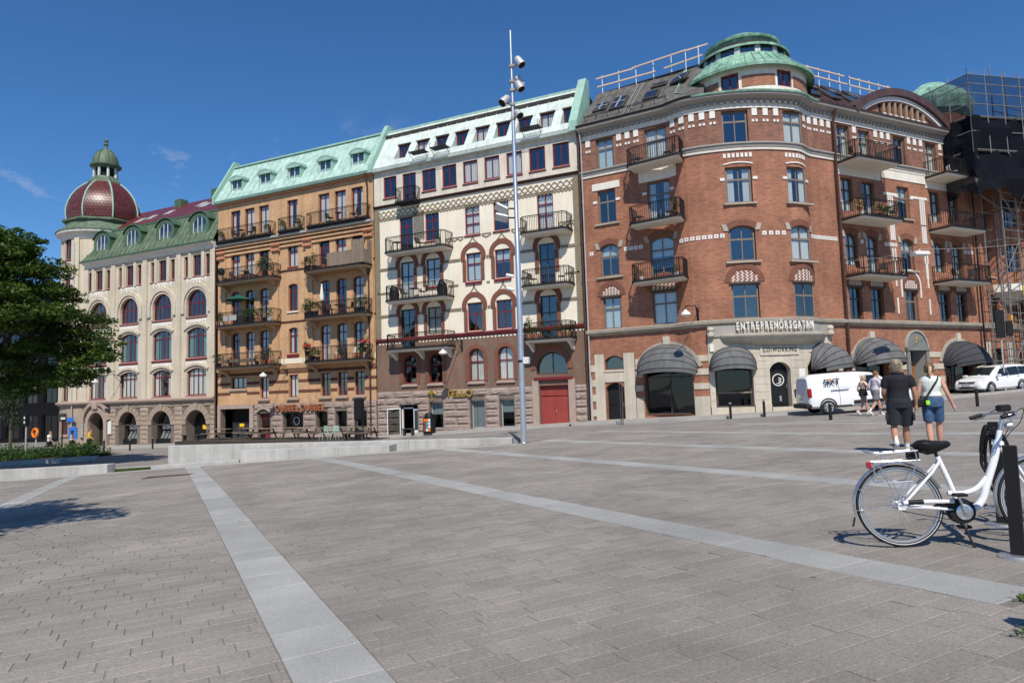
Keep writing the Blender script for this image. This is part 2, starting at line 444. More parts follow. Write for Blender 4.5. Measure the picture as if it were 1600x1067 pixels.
pb = MB()
tl = [(-24, 24)]
xs = [x*1.0 for x in range(-34, 31)]
for i in range(len(xs)-1):
    x0, x1 = xs[i], xs[i+1]
    def yl(x): return (edge_y(x) - 0.45) if x < -10.3 else (30.5 + 0.12*x)
    ys0 = [-14 + k*(yl(x0)+14)/16 for k in range(17)]; ys1 = [-14 + k*(yl(x1)+14)/16 for k in range(17)]
    for k in range(16):
        pb.quad((x0, ys0[k], G(x0, ys0[k])-0.006), (x1, ys1[k], G(x1, ys1[k])-0.006), (x1, ys1[k+1], G(x1, ys1[k+1])-0.006), (x0, ys0[k+1], G(x0, ys0[k+1])-0.006))
plaza = pb.obj('plaza', K['joint']); plaza['kind'] = 'structure'

BL, BW, GAP = 0.375, 0.187, 0.0042
def brick_verts(lx, ly, h=0.011, ch=0.004):
    a, b = lx/2, ly/2
    return ([(-a, -b, -h), (a, -b, -h), (a, b, -h), (-a, b, -h), (-a, -b, -ch), (a, -b, -ch), (a, b, -ch), (-a, b, -ch),
             (-a+ch, -b+ch, 0), (a-ch, -b+ch, 0), (a-ch, b-ch, 0), (-a+ch, b-ch, 0)],
            [(0,1,5,4),(1,2,6,5),(2,3,7,6),(3,0,4,7),(4,5,9,8),(5,6,10,9),(6,7,11,10),(7,4,8,11),(8,9,10,11)])
cand = []
prng = random.Random(3)
for r in range(-70, 215):
    t = r * BW
    for si in range(len(STRIPS)-1):
        qa = STRIPS[si] + 0.25; qb = STRIPS[si+1] - 0.25
        if t < 2.6 and si == 2: qb += 0.5
        off = (0.125, 0.375, 0.25)[(r + si) % 3] if r % 2 else (0.3125, 0.1875, 0.0625+BL)[(r//2 + si) % 3]
        q = qa; first = True
        while q < qb - 0.02:
            L_ = min(off if first else BL, qb - q); first = False
            qc = q + L_/2; q += L_
            x, y = XY(t, qc)
            if y < -8 or not in_plaza(x, y): continue
            z = G(x, y)
            pp = pix(x, y, z)
            if pp is None or pp[2] > 33.5 or not (-420 < pp[0] < 2020) or pp[1] > 1500: continue
            cand.append((pp[2], -20 < pp[0] < 1620 and pp[1] < 1080, x, y, z, L_))
cand.sort()
near = [c for c in cand if c[1] and abs(c[5]-BL) < 1e-6][:300]
nearset = set((c[2], c[3]) for c in near)
GRADX = 0.036
qa_ = math.atan2(QV.y, QV.x)
def paver_mat(x, y, z):
    sx = (G(x+0.3, y)-G(x-0.3, y))/0.6; sy = 0.006
    n = Vector((-sx, -sy, 1)).normalized()
    n = (n + Vector((prng.gauss(0, 0.006), prng.gauss(0, 0.006), 0))).normalized()
    ux = Vector((QV.x, QV.y, 0)); ux = (ux - n*ux.dot(n)).normalized(); uy = n.cross(ux)
    return Matrix(((ux.x, uy.x, n.x, x), (ux.y, uy.y, n.y, y), (ux.z, uy.z, n.z, z + prng.uniform(-0.003, 0.0015)), (0,0,0,1)))
pav_var = []
for k in range(10):
    vs, fs = brick_verts(BL-0.006, BW-2*GAP)
    mb = MB(); mb.add(vs, fs); me = mb.mesh('paving_stone', K['paver']); set_tone(me, [prng.random()]*9); pav_var.append(me)
for i, c in enumerate(near):
    inst('paving_stone', pav_var[prng.randrange(10)], plaza, paver_mat(c[2], c[3], c[4]))
far_v = []; far_f = []; far_t = []
for c in cand:
    if (c[2], c[3]) in nearset: continue
    M = paver_mat(c[2], c[3], c[4])
    lift = 0.0 if prng.random() < 0.985 else prng.uniform(0.003, 0.006)
    vs, fs = brick_verts(max(0.02, c[5]-0.006), BW-2*GAP)
    b = len(far_v)
    for p in vs:
        w = M @ Vector(p); far_v.append((w.x, w.y, w.z + lift))
    far_f += [tuple(b+i for i in f) for f in fs]; far_t += [prng.random()]*9
fm = bpy.data.meshes.new('paving'); fm.from_pydata(far_v, [], far_f); fm.materials.append(K['paver']); set_tone(fm, far_t)
o = inst('paving', fm, plaza); o['kind'] = 'stuff'
# the granite strips, slab by slab
slab_me = {}
for sq in STRIPS:
    t = 2.61 if 4 < sq < 5.5 else -16.0
    while t < 40:
        L_ = prng.choice((0.55, 0.62, 0.7, 0.7, 0.85, 1.05)); tc = t + L_/2; t += L_
        x, y = XY(tc, sq)
        if y < -2 or not in_plaza(x, y): continue
        pp = pix(x, y, G(x, y))
        if pp is None or not (-300 < pp[0] < 1900) or pp[1] > 1350: continue
        kk = (L_, prng.randrange(4))
        if kk not in slab_me:
            mb = MB(); vs, fs = brick_verts(0.5-0.010, L_-0.014, 0.014, 0.004); mb.add(vs, fs); slab_me[kk] = mb.mesh('granite_slab', K['slab']); set_tone(slab_me[kk], [prng.random()]*9)
        inst('granite_slab', slab_me[kk], plaza, paver_mat(x, y, G(x, y)+0.002))
# kerb row of pale slabs along the plaza edge
ed = (EDGE_B - EDGE_A).normalized(); en = Vector((-ed.y, ed.x))
def edge_pt(u, off): p = EDGE_A + ed*u + en*off; return p.x, p.y
ks = MB()
u = -8.0
while u < 21.4:
    L_ = prng.choice((0.9, 1.0, 1.2))
    xa, ya = edge_pt(u+0.004, -0.45); xb, yb = edge_pt(u+L_-0.008, -0.45); xc, yc = edge_pt(u+L_-0.008, 0.0); xd, yd = edge_pt(u+0.004, 0.0)
    mb = MB()
    z = 0.012
    top = [(xa, ya, G(xa, ya)+z), (xb, yb, G(xb, yb)+z), (xc, yc, G(xc, yc)+z), (xd, yd, G(xd, yd)+z)]
    bot = [(p[0], p[1], p[2]-0.05) for p in top]
    mb.add(top+bot, [(0,1,2,3), (4,5,1,0), (5,6,2,1), (6,7,3,2), (7,4,0,3)])
    mb.obj('edge_slab', K['kerb'], plaza)
    u += L_

# drain grate in the paving
def drain():
    x, y = -19.15, 15.0
    r = empty('drain_grate', (x, y, G(x, y)))
    a = math.atan2(ed.y, ed.x) - 0.05
    M = T(x, y, G(x, y)) @ RZ(a+0.25) @ RY(-0.036)
    f = MB(); f.box(-0.72, 0.72, -0.2, 0.2, -0.01, 0.004); f.obj('pit', K['black'], r, M)
    g = MB()
    for k in range(-12, 13): g.box(k*0.056-0.014, k*0.056+0.014, -0.19, 0.19, 0.002, 0.014)
    g.box(-0.73, 0.73, 0.19, 0.22, 0, 0.014); g.box(-0.73, 0.73, -0.22, -0.19, 0, 0.014)
    g.obj('grate', mat('rusty_iron', (0.13, 0.07, 0.055), 0.8, 0.2, 9), r, M)
    tag(r, 'rusty slotted drain grate set in the paving beside the pale strip', 'drain')
drain()

# ---------------------------------------------------------------- low concrete walls at the plaza edge
def block_run(name, label, cat, u0, u1, off0, off1, ztop, step, m=K['conc']):
    """ztop: function of u; each cast block is its own part"""
    xa, ya = edge_pt((u0+u1)/2, (off0+off1)/2)
    r = empty(name, (xa, ya, G(xa, ya)))
    n = max(1, round((u1-u0)/step))
    for i in range(n):
        a = u0 + (u1-u0)*i/n + 0.004; b = u0 + (u1-u0)*(i+1)/n - 0.004
        P = [edge_pt(a, off0), edge_pt(b, off0), edge_pt(b, off1), edge_pt(a, off1)]
        zt = [ztop(a), ztop(b), ztop(b), ztop(a)]
        ch = 0.015
        mb = MB()
        lo = [(p[0], p[1], G(*p)-0.12) for p in P]
        mi = [(p[0], p[1], z-ch) for p, z in zip(P, zt)]
        Q = [edge_pt(a+ch, off0+ch), edge_pt(b-ch, off0+ch), edge_pt(b-ch, off1-ch), edge_pt(a+ch, off1-ch)]
        hi = [(p[0], p[1], z) for p, z in zip(Q, zt)]
        mb.add(lo+mi+hi, [(8,9,10,11)] + [(i_, (i_+1)%4, 4+(i_+1)%4, 4+i_) for i_ in range(4)] + [(4+i_, 4+(i_+1)%4, 8+(i_+1)%4, 8+i_) for i_ in range(4)])
        mb.obj('concrete_block', m, r)
    tag(r, label, cat)
    return r
def u_of(x): return (x - EDGE_A.x)/ed.x
block_run('low_wall', 'long pale concrete wall tapering to nothing beside the lamp mast', 'wall', u_of(-24.4), u_of(-10.9), 0.95, 1.4, lambda u: 0.035, 1.9)
block_run('plinth', 'pale concrete footing under the left end of the long wall', 'wall', u_of(-24.5), u_of(-20.95), 0.05, 0.93, lambda u: G(*edge_pt(u, 0.5))+0.13, 3.6)
block_run('bench_wall', 'low concrete bench block in front of the long wall', 'bench', u_of(-20.9), u_of(-15.2), 0.03, 0.93, lambda u: -0.15 + (u-u_of(-20.9))*0.012, 1.95)
block_run('low_wall', 'low concrete wall with a brown stain left of the grass wedge', 'wall', u_of(-36.5), u_of(-26.3), 0.05, 0.5, lambda u: -0.72 + (u-u_of(-30.7))*0.032, 2.05)
st = MB(); xa, ya = edge_pt(u_of(-28.35), 0.046)
# second low kerb wall before the hedge
def kerb_wall():
    A = Vector((-50.5, 19.6)); B = Vector((-38.7, 25.5)); d = (B-A).normalized(); n = Vector((-d.y, d.x))
    r = empty('planter_kerb', ((A.x+B.x)/2, (A.y+B.y)/2, -1.35)); L_ = (B-A).length
    for i in range(6):
        a = A + d*(L_*i/6+0.005); b = A + d*(L_*(i+1)/6-0.005)
        P = [a, b, b+n*0.4, a+n*0.4]; mb = MB()
        lo = [(p.x, p.y, G(p.x, p.y)-0.1) for p in P]; hi = [(p.x, p.y, G(p.x, p.y)+0.24) for p in P]
        mb.add(lo+hi, [(4,5,6,7), (0,1,5,4), (1,2,6,5), (2,3,7,6), (3,0,4,7)]); mb.obj('concrete_block', K['conc'], r)
    tag(r, 'low concrete kerb wall edging the hedge bed', 'kerb')
kerb_wall()
# pale path between edge and kerb
def flat_poly(name, pts, m, dz, kind='structure'):
    mb = MB(); mb.quad(*[(x, y, G(x, y)+dz) for x, y in pts]); o = mb.obj(name, m); o['kind'] = kind; return o
def strip_sheet(name, P0, P1, w0, w1, m, dz, n=12):
    """quad strip from P0 to P1, spanning w0..w1 along its left normal"""
    P0, P1 = Vector(P0), Vector(P1); d = (P1-P0).normalized(); nn = Vector((-d.y, d.x)); mb = MB()
    for i in range(n):
        a = P0.lerp(P1, i/n); b = P0.lerp(P1, (i+1)/n)
        q = [a+nn*w0, b+nn*w0, b+nn*w1, a+nn*w1]
        mb.quad(*[(p.x, p.y, G(p.x, p.y)+dz) for p in q])
    o = mb.obj(name, m); o['kind'] = 'structure'; return o
pA = Vector(edge_pt(u_of(-37), 0)); pB = Vector(edge_pt(u_of(-12), 0))
strip_sheet('path', pA, pB, 0.0, 4.4, K['sidewalk'], -0.012, 16)
def grass_patch(name, pts, label):
    base = MB(); base.quad(*[(x, y, G(x, y)+0.004) for x, y in pts])
    r = base.obj(name, mat(name+'_soil', (0.06, 0.085, 0.02), 0.95, 0.2, 3)); r['kind'] = 'stuff'
    tag(r, label, 'grass')
    g = random.Random(5); mb = MB()
    c = [Vector(p) for p in pts]
    for k in range(2600):
        a, b = g.random(), g.random()
        p = c[0].lerp(c[1], a).lerp(c[3].lerp(c[2], a), b)
        h = g.uniform(0.04, 0.10); t = g.uniform(0, PI); dx, dy = math.cos(t)*0.02, math.sin(t)*0.02; z = G(p.x, p.y)
        mb.add([(p.x-dx, p.y-dy, z), (p.x+dx, p.y+dy, z), (p.x+g.uniform(-.04, .04), p.y+g.uniform(-.04, .04), z+h)], [(0, 1, 2)])
    o = mb.obj('blades', K['grass'], r); o['kind'] = 'stuff'
grass_patch('grass_wedge', [(-26.9, 18.05), (-24.9, 18.7), (-25.0, 18.95), (-27.6, 19.1)], 'small wedge of green grass at the end of the low wall')
grass_patch('lawn', [(-37.5, 15.0), (-28.3, 17.75), (-28.6, 18.35), (-38.0, 16.4)], 'strip of lawn behind the low wall at the left')
# weeds growing in the paving joints on the right
def weed(x, y, label, n=26):
    g = random.Random(int(x*100)); mb = MB()
    for k in range(n):
        a = g.uniform(0, 2*PI); l = g.uniform(0.03, 0.08); px, py = x+g.gauss(0, .035), y+g.gauss(0, .03); z = G(px, py)
        ex, ey = px+math.cos(a)*l, py+math.sin(a)*l
        nx, ny = -math.sin(a)*0.008, math.cos(a)*0.008
        mb.add([(px-nx, py-ny, z), (px+nx, py+ny, z), ((px+ex)/2+nx, (py+ey)/2+ny, z+l*.7), (ex, ey, z+l*.6), ((px+ex)/2-nx, (py+ey)/2-ny, z+l*.7)], [(0, 1, 2, 4), (2, 3, 4)])
    o = mb.obj('weed_tuft', K['grass']); tag(o, label, 'weed')
weed(0.90, 4.72, 'green weed tuft in the joints at the right edge', 18)
weed(1.02, 5.45, 'sparse weeds at the end of the granite strip', 12)
weed(-10.45, 22.55, 'dry grass tuft at the foot of the lamp mast', 30)
# pavement along the facades (raised, with kerb) is laid per building line below
# ================================================================ facade library
class Straight:
    curved = False
    def __init__(s, y=40.0): s.y = y
    def pt(s, a, d, z): return Vector((a, s.y - d, z))
    def ang(s, a): return 0.0
    def M(s, a, z, d=0.0): return Matrix.Translation(s.pt(a, d, z))
class Corner:
    """left wing, rounded bay, right wing"""
    curved = True
    A0 = R(-5.0); P0 = (-13.65, 40.0); L1 = 5.9; RR = 8.0; TURN = R(56.0); BUL = 0.45
    LA = 8.0 * R(56.0)
    def sm(s, t): t = min(1, max(0, t)); return t*t*(3-2*t)
    def base(s, a):
        d0 = (math.cos(s.A0), math.sin(s.A0))
        if a <= s.L1: return (s.P0[0]+d0[0]*a, s.P0[1]+d0[1]*a), s.A0
        c = (s.P0[0]+d0[0]*s.L1 - s.RR*math.sin(s.A0), s.P0[1]+d0[1]*s.L1 + s.RR*math.cos(s.A0))
        if a <= s.L1+s.LA:
            g = s.A0+(a-s.L1)/s.RR; return (c[0]+s.RR*math.sin(g), c[1]-s.RR*math.cos(g)), g
        g = s.A0+s.TURN; e = a-s.L1-s.LA
        return (c[0]+s.RR*math.sin(g)+math.cos(g)*e, c[1]-s.RR*math.cos(g)+math.sin(g)*e), g
    def bulge(s, a): return s.BUL*s.sm((a-(s.L1-0.6))/1.6)*s.sm(((s.L1+s.LA+0.6)-a)/1.6)
    def ang(s, a):
        p, q = s.pt(a-0.05, 0, 0), s.pt(a+0.05, 0, 0); return math.atan2(q.y-p.y, q.x-p.x)
    def pt(s, a, d, z):
        (x, y), g = s.base(a); b = s.bulge(a)+d
        return Vector((x+math.sin(g)*b, y-math.cos(g)*b, z))
    def M(s, a, z, d=0.0): return Matrix.Translation(s.pt(a, d, z)) @ RZ(s.ang(a))
class Cyl:
    curved = True
    def __init__(s, c, r): s.c = c; s.r = r
    def pt(s, a, d, z):
        g = a/s.r; return Vector((s.c[0]+(s.r+d)*math.sin(g), s.c[1]-(s.r+d)*math.cos(g), z))
    def ang(s, a): return a/s.r
    def M(s, a, z, d=0.0): return Matrix.Translation(s.pt(a, d, z)) @ RZ(s.ang(a))

def arc_pts(w, h, rise, n=10):
    """outline of an opening, counter clockwise from bottom left; x centred, z from 0"""
    P = [(-w/2, 0), (w/2, 0)]
    if rise <= 0: return P + [(w/2, h), (-w/2, h)]
    rr = (w*w/4 + rise*rise)/(2*rise); zc = h-rr; a = math.asin(min(1, (w/2)/rr))
    if rise > rr: a = PI - a
    return P + [(rr*math.sin(a-2*a*i/n), zc+rr*math.cos(a-2*a*i/n)) for i in range(n+1)]
def arc_z(x, w, h, rise):
    if rise <= 0: return h
    rr = (w*w/4 + rise*rise)/(2*rise); zc = h-rr
    return zc + math.sqrt(max(0, rr*rr-x*x))
def breaks(F, s0, s1, ds):
    S = {s0, s1}
    if F.curved and ds:
        n = max(1, int(math.ceil((s1-s0)/ds)))
        S |= {s0+(s1-s0)*i/n for i in range(n+1)}
    return S
def wall(F, name, m, parent, s0, s1, z0, z1, holes=(), dep=0.28, ds=0.5, d=0.0):
    mb = MB(); S = breaks(F, s0, s1, ds); Zs = {z0, z1}
    H = []
    for h in holes:
        sc, zb, w, hh = h[:4]; rise = h[4] if len(h) > 4 else 0
        if sc+w/2 <= s0 or sc-w/2 >= s1 or zb >= z1 or zb+hh <= z0: continue
        H.append((sc, zb, w, hh, rise)); S |= {sc-w/2, sc+w/2}; Zs |= {max(z0, zb), min(z1, zb+hh)}
    S = sorted(x for x in S if s0-1e-6 <= x <= s1+1e-6); Zs = sorted(Zs)
    def V(s, z, dd=d, u=None):
        p = F.pt(s, dd, z); mb.v.append((p.x, p.y, p.z)); mb.uv[len(mb.v)-1] = (s if u is None else u, z); return len(mb.v)-1
    for zi in range(len(Zs)-1):
        za, zb_ = Zs[zi], Zs[zi+1]
        if zb_-za < 1e-5: continue
        for si in range(len(S)-1):
            sa, sb = S[si], S[si+1]
            if sb-sa < 1e-5: continue
            cs, cz = (sa+sb)/2, (za+zb_)/2
            if any(abs(cs-h[0]) < h[2]/2 and h[1] < cz < h[1]+h[3] for h in H): continue
            mb.f.append((V(sa, za), V(sb, za), V(sb, zb_), V(sa, zb_)))
    for (sc, zb, w, hh, rise) in H:
        P = arc_pts(w, hh, rise)
        n = len(P)
        if rise > 0:
            arc = P[2:]; mid = len(arc)//2
            for (corner, seg) in (((w/2, hh), arc[:mid+1]), ((-w/2, hh), arc[mid:])):
                for i in range(len(seg)-1):
                    mb.f.append((V(sc+corner[0], zb+corner[1]), V(sc+seg[i+1][0], zb+seg[i+1][1]), V(sc+seg[i][0], zb+seg[i][1])))
        for i in range(n):
            a, b = P[i], P[(i+1) % n]
            za = max(z0, zb+a[1]); zb2 = max(z0, zb+b[1])
            mb.f.append((V(sc+a[0], za), V(sc+a[0], za, d-dep, sc+a[0]+dep), V(sc+b[0], zb2, d-dep, sc+b[0]+dep), V(sc+b[0], zb2)))
    return mb.obj(name, m, parent)
def fbox(mb, F, s0, s1, d0, d1, z0, z1, ds=0.5):
    S = sorted(breaks(F, s0, s1, ds)); rings = []
    for s in S: rings.append([F.pt(s, d1, z0), F.pt(s, d1, z1), F.pt(s, d0, z1), F.pt(s, d0, z0)])
    b = len(mb.v)
    mb.loft(rings)
    for i in range(b, len(mb.v)): mb.uv[i] = (S[(i-b)//4], mb.v[i][2])
    return mb
def sweep(F, name, m, parent, s0, s1, prof, ds=0.4, smooth=False):
    """closed profile of (d, z) swept along the facade"""
    mb = MB(); S = sorted(breaks(F, s0, s1, ds)); mb.loft([[F.pt(s, d, z) for d, z in prof] for s in S])
    for i in range(len(mb.v)): mb.uv[i] = (S[i//len(prof)], mb.v[i][2])
    return mb.obj(name, m, parent, smooth=smooth)
def ring(F, name, m, parent, sc, zc, rin, rout, d0, d1, a0=0.0, a1=PI, n=14, zs=None):
    """arch ring; zs = (z of foot) adds straight legs"""
    path = [(sc+math.cos(a0+(a1-a0)*i/n), math.sin(a0+(a1-a0)*i/n)) for i in range(n+1)]
    I = [(sc+(p[0]-sc)*rin, zc+p[1]*rin) for p in path]; O = [(sc+(p[0]-sc)*rout, zc+p[1]*rout) for p in path]
    if zs is not None:
        I = [(I[0][0], zs)]+I+[(I[-1][0], zs)]; O = [(O[0][0], zs)]+O+[(O[-1][0], zs)]
    mb = MB()
    mb.loft([[F.pt(i[0], d1, i[1]), F.pt(o[0], d1, o[1]), F.pt(o[0], d0, o[1]), F.pt(i[0], d0, i[1])] for i, o in zip(I, O)])
    for i in range(len(mb.v)): mb.uv[i] = (mb.v[i][0], mb.v[i][2])
    return mb.obj(name, m, parent)
def segring(F, name, m, parent, sc, zspring, w, rise, t, d0, d1, n=10):
    """segmental arch band of thickness t above an opening of width w"""
    rr = (w*w/4+rise*rise)/(2*rise); zc = zspring+rise-rr; a = math.asin(min(1, (w/2)/rr))
    return ring(F, name, m, parent, sc, zc, rr, rr+t, d0, d1, PI/2-a, PI/2+a, n)

_wc = {}
def wmesh(key, fn):
    if key not in _wc: _wc[key] = fn()
    return _wc[key]
def outline_ring(w, h, rise, t, y0, y1):
    O = arc_pts(w, h, rise)
    k = (w-2*t)/w
    I = arc_pts(w-2*t, h-2*t, max(0, rise*k) if rise > 0 else 0); I = [(x, z+t) for x, z in I]
    n = len(O); mb = MB()
    for i in range(n):
        j = (i+1) % n
        o0, o1, i0, i1 = O[i], O[j], I[i], I[j]
        mb.add([(o0[0], y0, o0[1]), (o1[0], y0, o1[1]), (i1[0], y0, i1[1]), (i0[0], y0, i0[1]), (i0[0], y1, i0[1]), (i1[0], y1, i1[1])], [(0,1,2,3), (3,2,5,4)])
    return mb
def window(parent, F, s, z, w, h, rise=0.0, fm='redframe', cols=2, trans=0.66, t=0.075, bar=0.055, rec=0.17, sill=None, curtain=None, rows=None, name='window', glass='glass', tb=0.075):
    """frame mesh with panes (and sill, curtain) as sub-parts"""
    key = (round(w, 2), round(h, 2), round(rise, 2), fm, cols, trans, t, bar, rec, str(rows), tb)
    rws = rows if rows is not None else ([trans] if trans else [])
    zr = [t] + [h*r for r in rws] + [h-t]
    xr = [-w/2+t+(w-2*t)*i/cols for i in range(cols+1)]
    wi, hi = w-2*t, h-t
    def mk():
        mb = outline_ring(w, h, rise, t, rec, rec+0.08)
        for x in xr[1:-1]:
            mb.box(x-bar/2, x+bar/2, rec+0.008, rec+0.07, t, min(hi, arc_z(x, wi, hi, rise)))
        for zz in zr[1:-1]:
            hw = w/2-t*0.5
            if rise > 0 and zz > h-rise:
                rr = (w*w/4+rise*rise)/(2*rise); hw = math.sqrt(max(0.01, rr*rr-(zz-(h-rr))**2))-t*0.5
            mb.box(-hw, hw, rec+0.012, rec+0.066, zz-tb/2, zz+tb/2)
        return mb.mesh(name, K[fm])
    M = F.M(s, z)
    o = inst(name, wmesh(('w',)+key, mk), parent, M)
    for i in range(cols):
        for j in range(len(zr)-1):
            xa, xb = xr[i], xr[i+1]; za, zb = zr[j], zr[j+1]
            if j > 0: za += 0.0
            def mkp(xa=xa, xb=xb, za=za, zb=zb):
                top = [(xb+(xa-xb)*k/4, min(zb, arc_z(xb+(xa-xb)*k/4, wi, hi, rise))) for k in range(5)] if (rise > 0 and zb > h-rise-0.05) else [(xb, zb), (xa, zb)]
                top = [(x, max(zz, za)) for x, zz in top]
                mb = MB(); cx, cz = (xa+xb)/2, (za+zb)/2
                mb.quad(*[(x-cx, 0, zz-cz) for x, zz in [(xa, za), (xb, za)]+top]); return mb.mesh('pane', K[glass])
            pm = wmesh(('p', glass, i, j)+key, mkp)
            inst('pane', pm, o, M @ T((xa+xb)/2, rec+0.04, (za+zb)/2) @ RX(rnd.gauss(0, 0.006)) @ RZ(rnd.gauss(0, 0.008)))
    if sill:
        sm, sh, sd, so = sill   # material, height, depth, overhang
        def mks():
            mb = MB(); mb.add([(-w/2-so, -sd, -sh), (w/2+so, -sd, -sh), (w/2+so, rec, -sh), (-w/2-so, rec, -sh), (-w/2-so, -sd, -sh*0.35), (w/2+so, -sd, -sh*0.35), (w/2+so, rec, 0.012), (-w/2-so, rec, 0.012)],
                              [(0,3,2,1), (4,5,6,7), (0,1,5,4), (1,2,6,5), (3,0,4,7)]); return mb.mesh('sill', K[sm])
        inst('sill', wmesh(('s', sm, sh, sd, so, round(w, 2), rec), mks), o, M)
    if curtain is None:
        r = rnd.random(); curtain = 'white' if r < 0.4 else 'sides' if r < 0.65 else 'half' if r < 0.8 else ''
    if curtain:
        cm = {'white': 'curtain', 'sides': 'curtain', 'half': 'blind', 'teal': 'teal', 'blue': 'blind'}[curtain]
        def mkc():
            mb = MB(); n = 22; x0, x1 = -w/2+t, w/2-t; zb_ = t if curtain != 'half' else h*0.55
            rngs = [(x0, x1)] if curtain not in ('sides', 'teal') else [(x0, x0+0.3*(x1-x0)), (x1-0.3*(x1-x0), x1)]
            for a, b in rngs:
                for i in range(n):
                    u, v = a+(b-a)*i/n, a+(b-a)*(i+1)/n
                    amp = 0.0 if curtain in ('half', 'blue') else 0.02
                    ya, yb = rec+0.10+amp*math.sin(i*1.9), rec+0.10+amp*math.sin((i+1)*1.9)
                    mb.quad((u, ya, zb_), (v, yb, zb_), (v, yb, arc_z(v, wi, hi, rise)-0.01), (u, ya, arc_z(u, wi, hi, rise)-0.01))
            return mb.mesh('curtain', K[cm])
        inst('curtain', wmesh(('c', curtain)+key, mkc), o, M)
    return o
def interior(F, parent, s0, s1, levels, dep=2.6, ds=1.0, d0=-0.30):
    mb = MB(); S = sorted(breaks(F, s0, s1, ds))
    for i in range(len(S)-1):
        a, b = S[i], S[i+1]
        mb.quad(F.pt(a, -dep, levels[0]), F.pt(b, -dep, levels[0]), F.pt(b, -dep, levels[-1]), F.pt(a, -dep, levels[-1]))
        for z in levels: mb.quad(F.pt(a, d0, z), F.pt(b, d0, z), F.pt(b, -dep, z), F.pt(a, -dep, z))
    for a in (s0, s1): mb.quad(F.pt(a, d0, levels[0]), F.pt(a, -dep, levels[0]), F.pt(a, -dep, levels[-1]), F.pt(a, d0, levels[-1]))
    n = max(1, int((s1-s0)/3.4))
    for k in range(1, n):
        a = s0+(s1-s0)*k/n; mb.quad(F.pt(a, d0, levels[0]), F.pt(a, -dep, levels[0]), F.pt(a, -dep, levels[-1]), F.pt(a, d0, levels[-1]))
    return mb.obj('interior', K['room'], parent)
def balcony(parent, F, s0, s1, z, dep, rail=1.0, slab=0.14, m_slab='graystone', m_edge='iron', ch=0.3, bars=0.12, under=None, brackets=()):
    """slab mesh with railing, fascia and brackets below it"""
    def outl(k, c):
        a, b = s0+k, s1-k; dd = dep-k
        return [(a, 0), (a, dd-c), (a+c, dd), (b-c, dd), (b, dd-c), (b, 0)]
    def P(q, zz): return F.pt(q[0], q[1], zz)
    O = outl(0, ch)
    top = O
    mb = MB(); n = len(O)
    Lo = outl(0.10, max(0.02, ch-0.05))
    vs = [P(q, z-slab) for q in Lo]+[P(q, z-0.02) for q in O]
    mb.add(vs, [tuple(range(n-1, -1, -1)), tuple(range(n, 2*n))]+[(i, (i+1) % n, n+(i+1) % n, n+i) for i in range(n)])
    o = mb.obj('balcony', K[m_slab], parent)
    e = MB()
    for i in range(n-1):
        a, b = O[i], O[i+1]
        pa, pb_ = P(a, z), P(b, z); nn = (pb_-pa).cross(Vector((0, 0, 1))).normalized()*0.02
        e.add([pa-nn+Vector((0, 0, -.09)), pb_-nn+Vector((0, 0, -.09)), pb_+nn+Vector((0, 0, -.09)), pa+nn+Vector((0, 0, -.09)), pa-nn+Vector((0, 0, .03)), pb_-nn+Vector((0, 0, .03)), pb_+nn+Vector((0, 0, .03)), pa+nn+Vector((0, 0, .03))],
              [(0,3,2,1), (4,5,6,7), (0,1,5,4), (1,2,6,5), (2,3,7,6), (3,0,4,7)])
    e.obj('edge_beam', K[m_edge], o)
    r = MB(); I = outl(0.04, ch)
    def thin(a, b, w):
        d = (b-a).normalized(); u = d.orthogonal().normalized()*w; v = d.cross(u).normalized()*w
        r.add([a+u+v, a-u+v, a-u-v, a+u-v, b+u+v, b-u+v, b-u-v, b+u-v], [(0,1,5,4), (1,2,6,5), (2,3,7,6), (3,0,4,7)])
    for i in range(n-1):
        a, b = I[i], I[i+1]; pa, pb_ = P(a, 0), P(b, 0); L_ = (pb_-pa).length; k = max(1, int(L_/bars))
        zt, z1, z2 = z+rail, z+0.09, z+rail-0.10
        for zz, w in ((zt, 0.02), (z1, 0.011), (z2, 0.009)): thin(Vector((pa.x, pa.y, zz)), Vector((pb_.x, pb_.y, zz)), w)
        for j in range(k+1):
            q = pa.lerp(pb_, j/k); main = j == 0 or j == k or (k > 12 and j % 10 == 0)
            thin(Vector((q.x, q.y, z)), Vector((q.x, q.y, zt)), 0.019 if main else 0.010)
    r.obj('railing', K['iron'], o)
    for bs in brackets:
        b = MB()
        prof = [(0.0, -slab-0.55), (0.06, -slab-0.55), (dep*0.45, -slab-0.22), (dep*0.82, -slab-0.06), (dep*0.82, -slab+0.01), (0, -slab+0.01)]
        b.add([F.pt(bs-0.09, d, z+zz) for d, zz in prof]+[F.pt(bs+0.09, d, z+zz) for d, zz in prof],
              [tuple(range(6)), tuple(range(11, 5, -1))]+[(i, i+6, (i+1) % 6+6, (i+1) % 6) for i in range(6)])
        b.obj('bracket', K[m_slab], o)
    return o
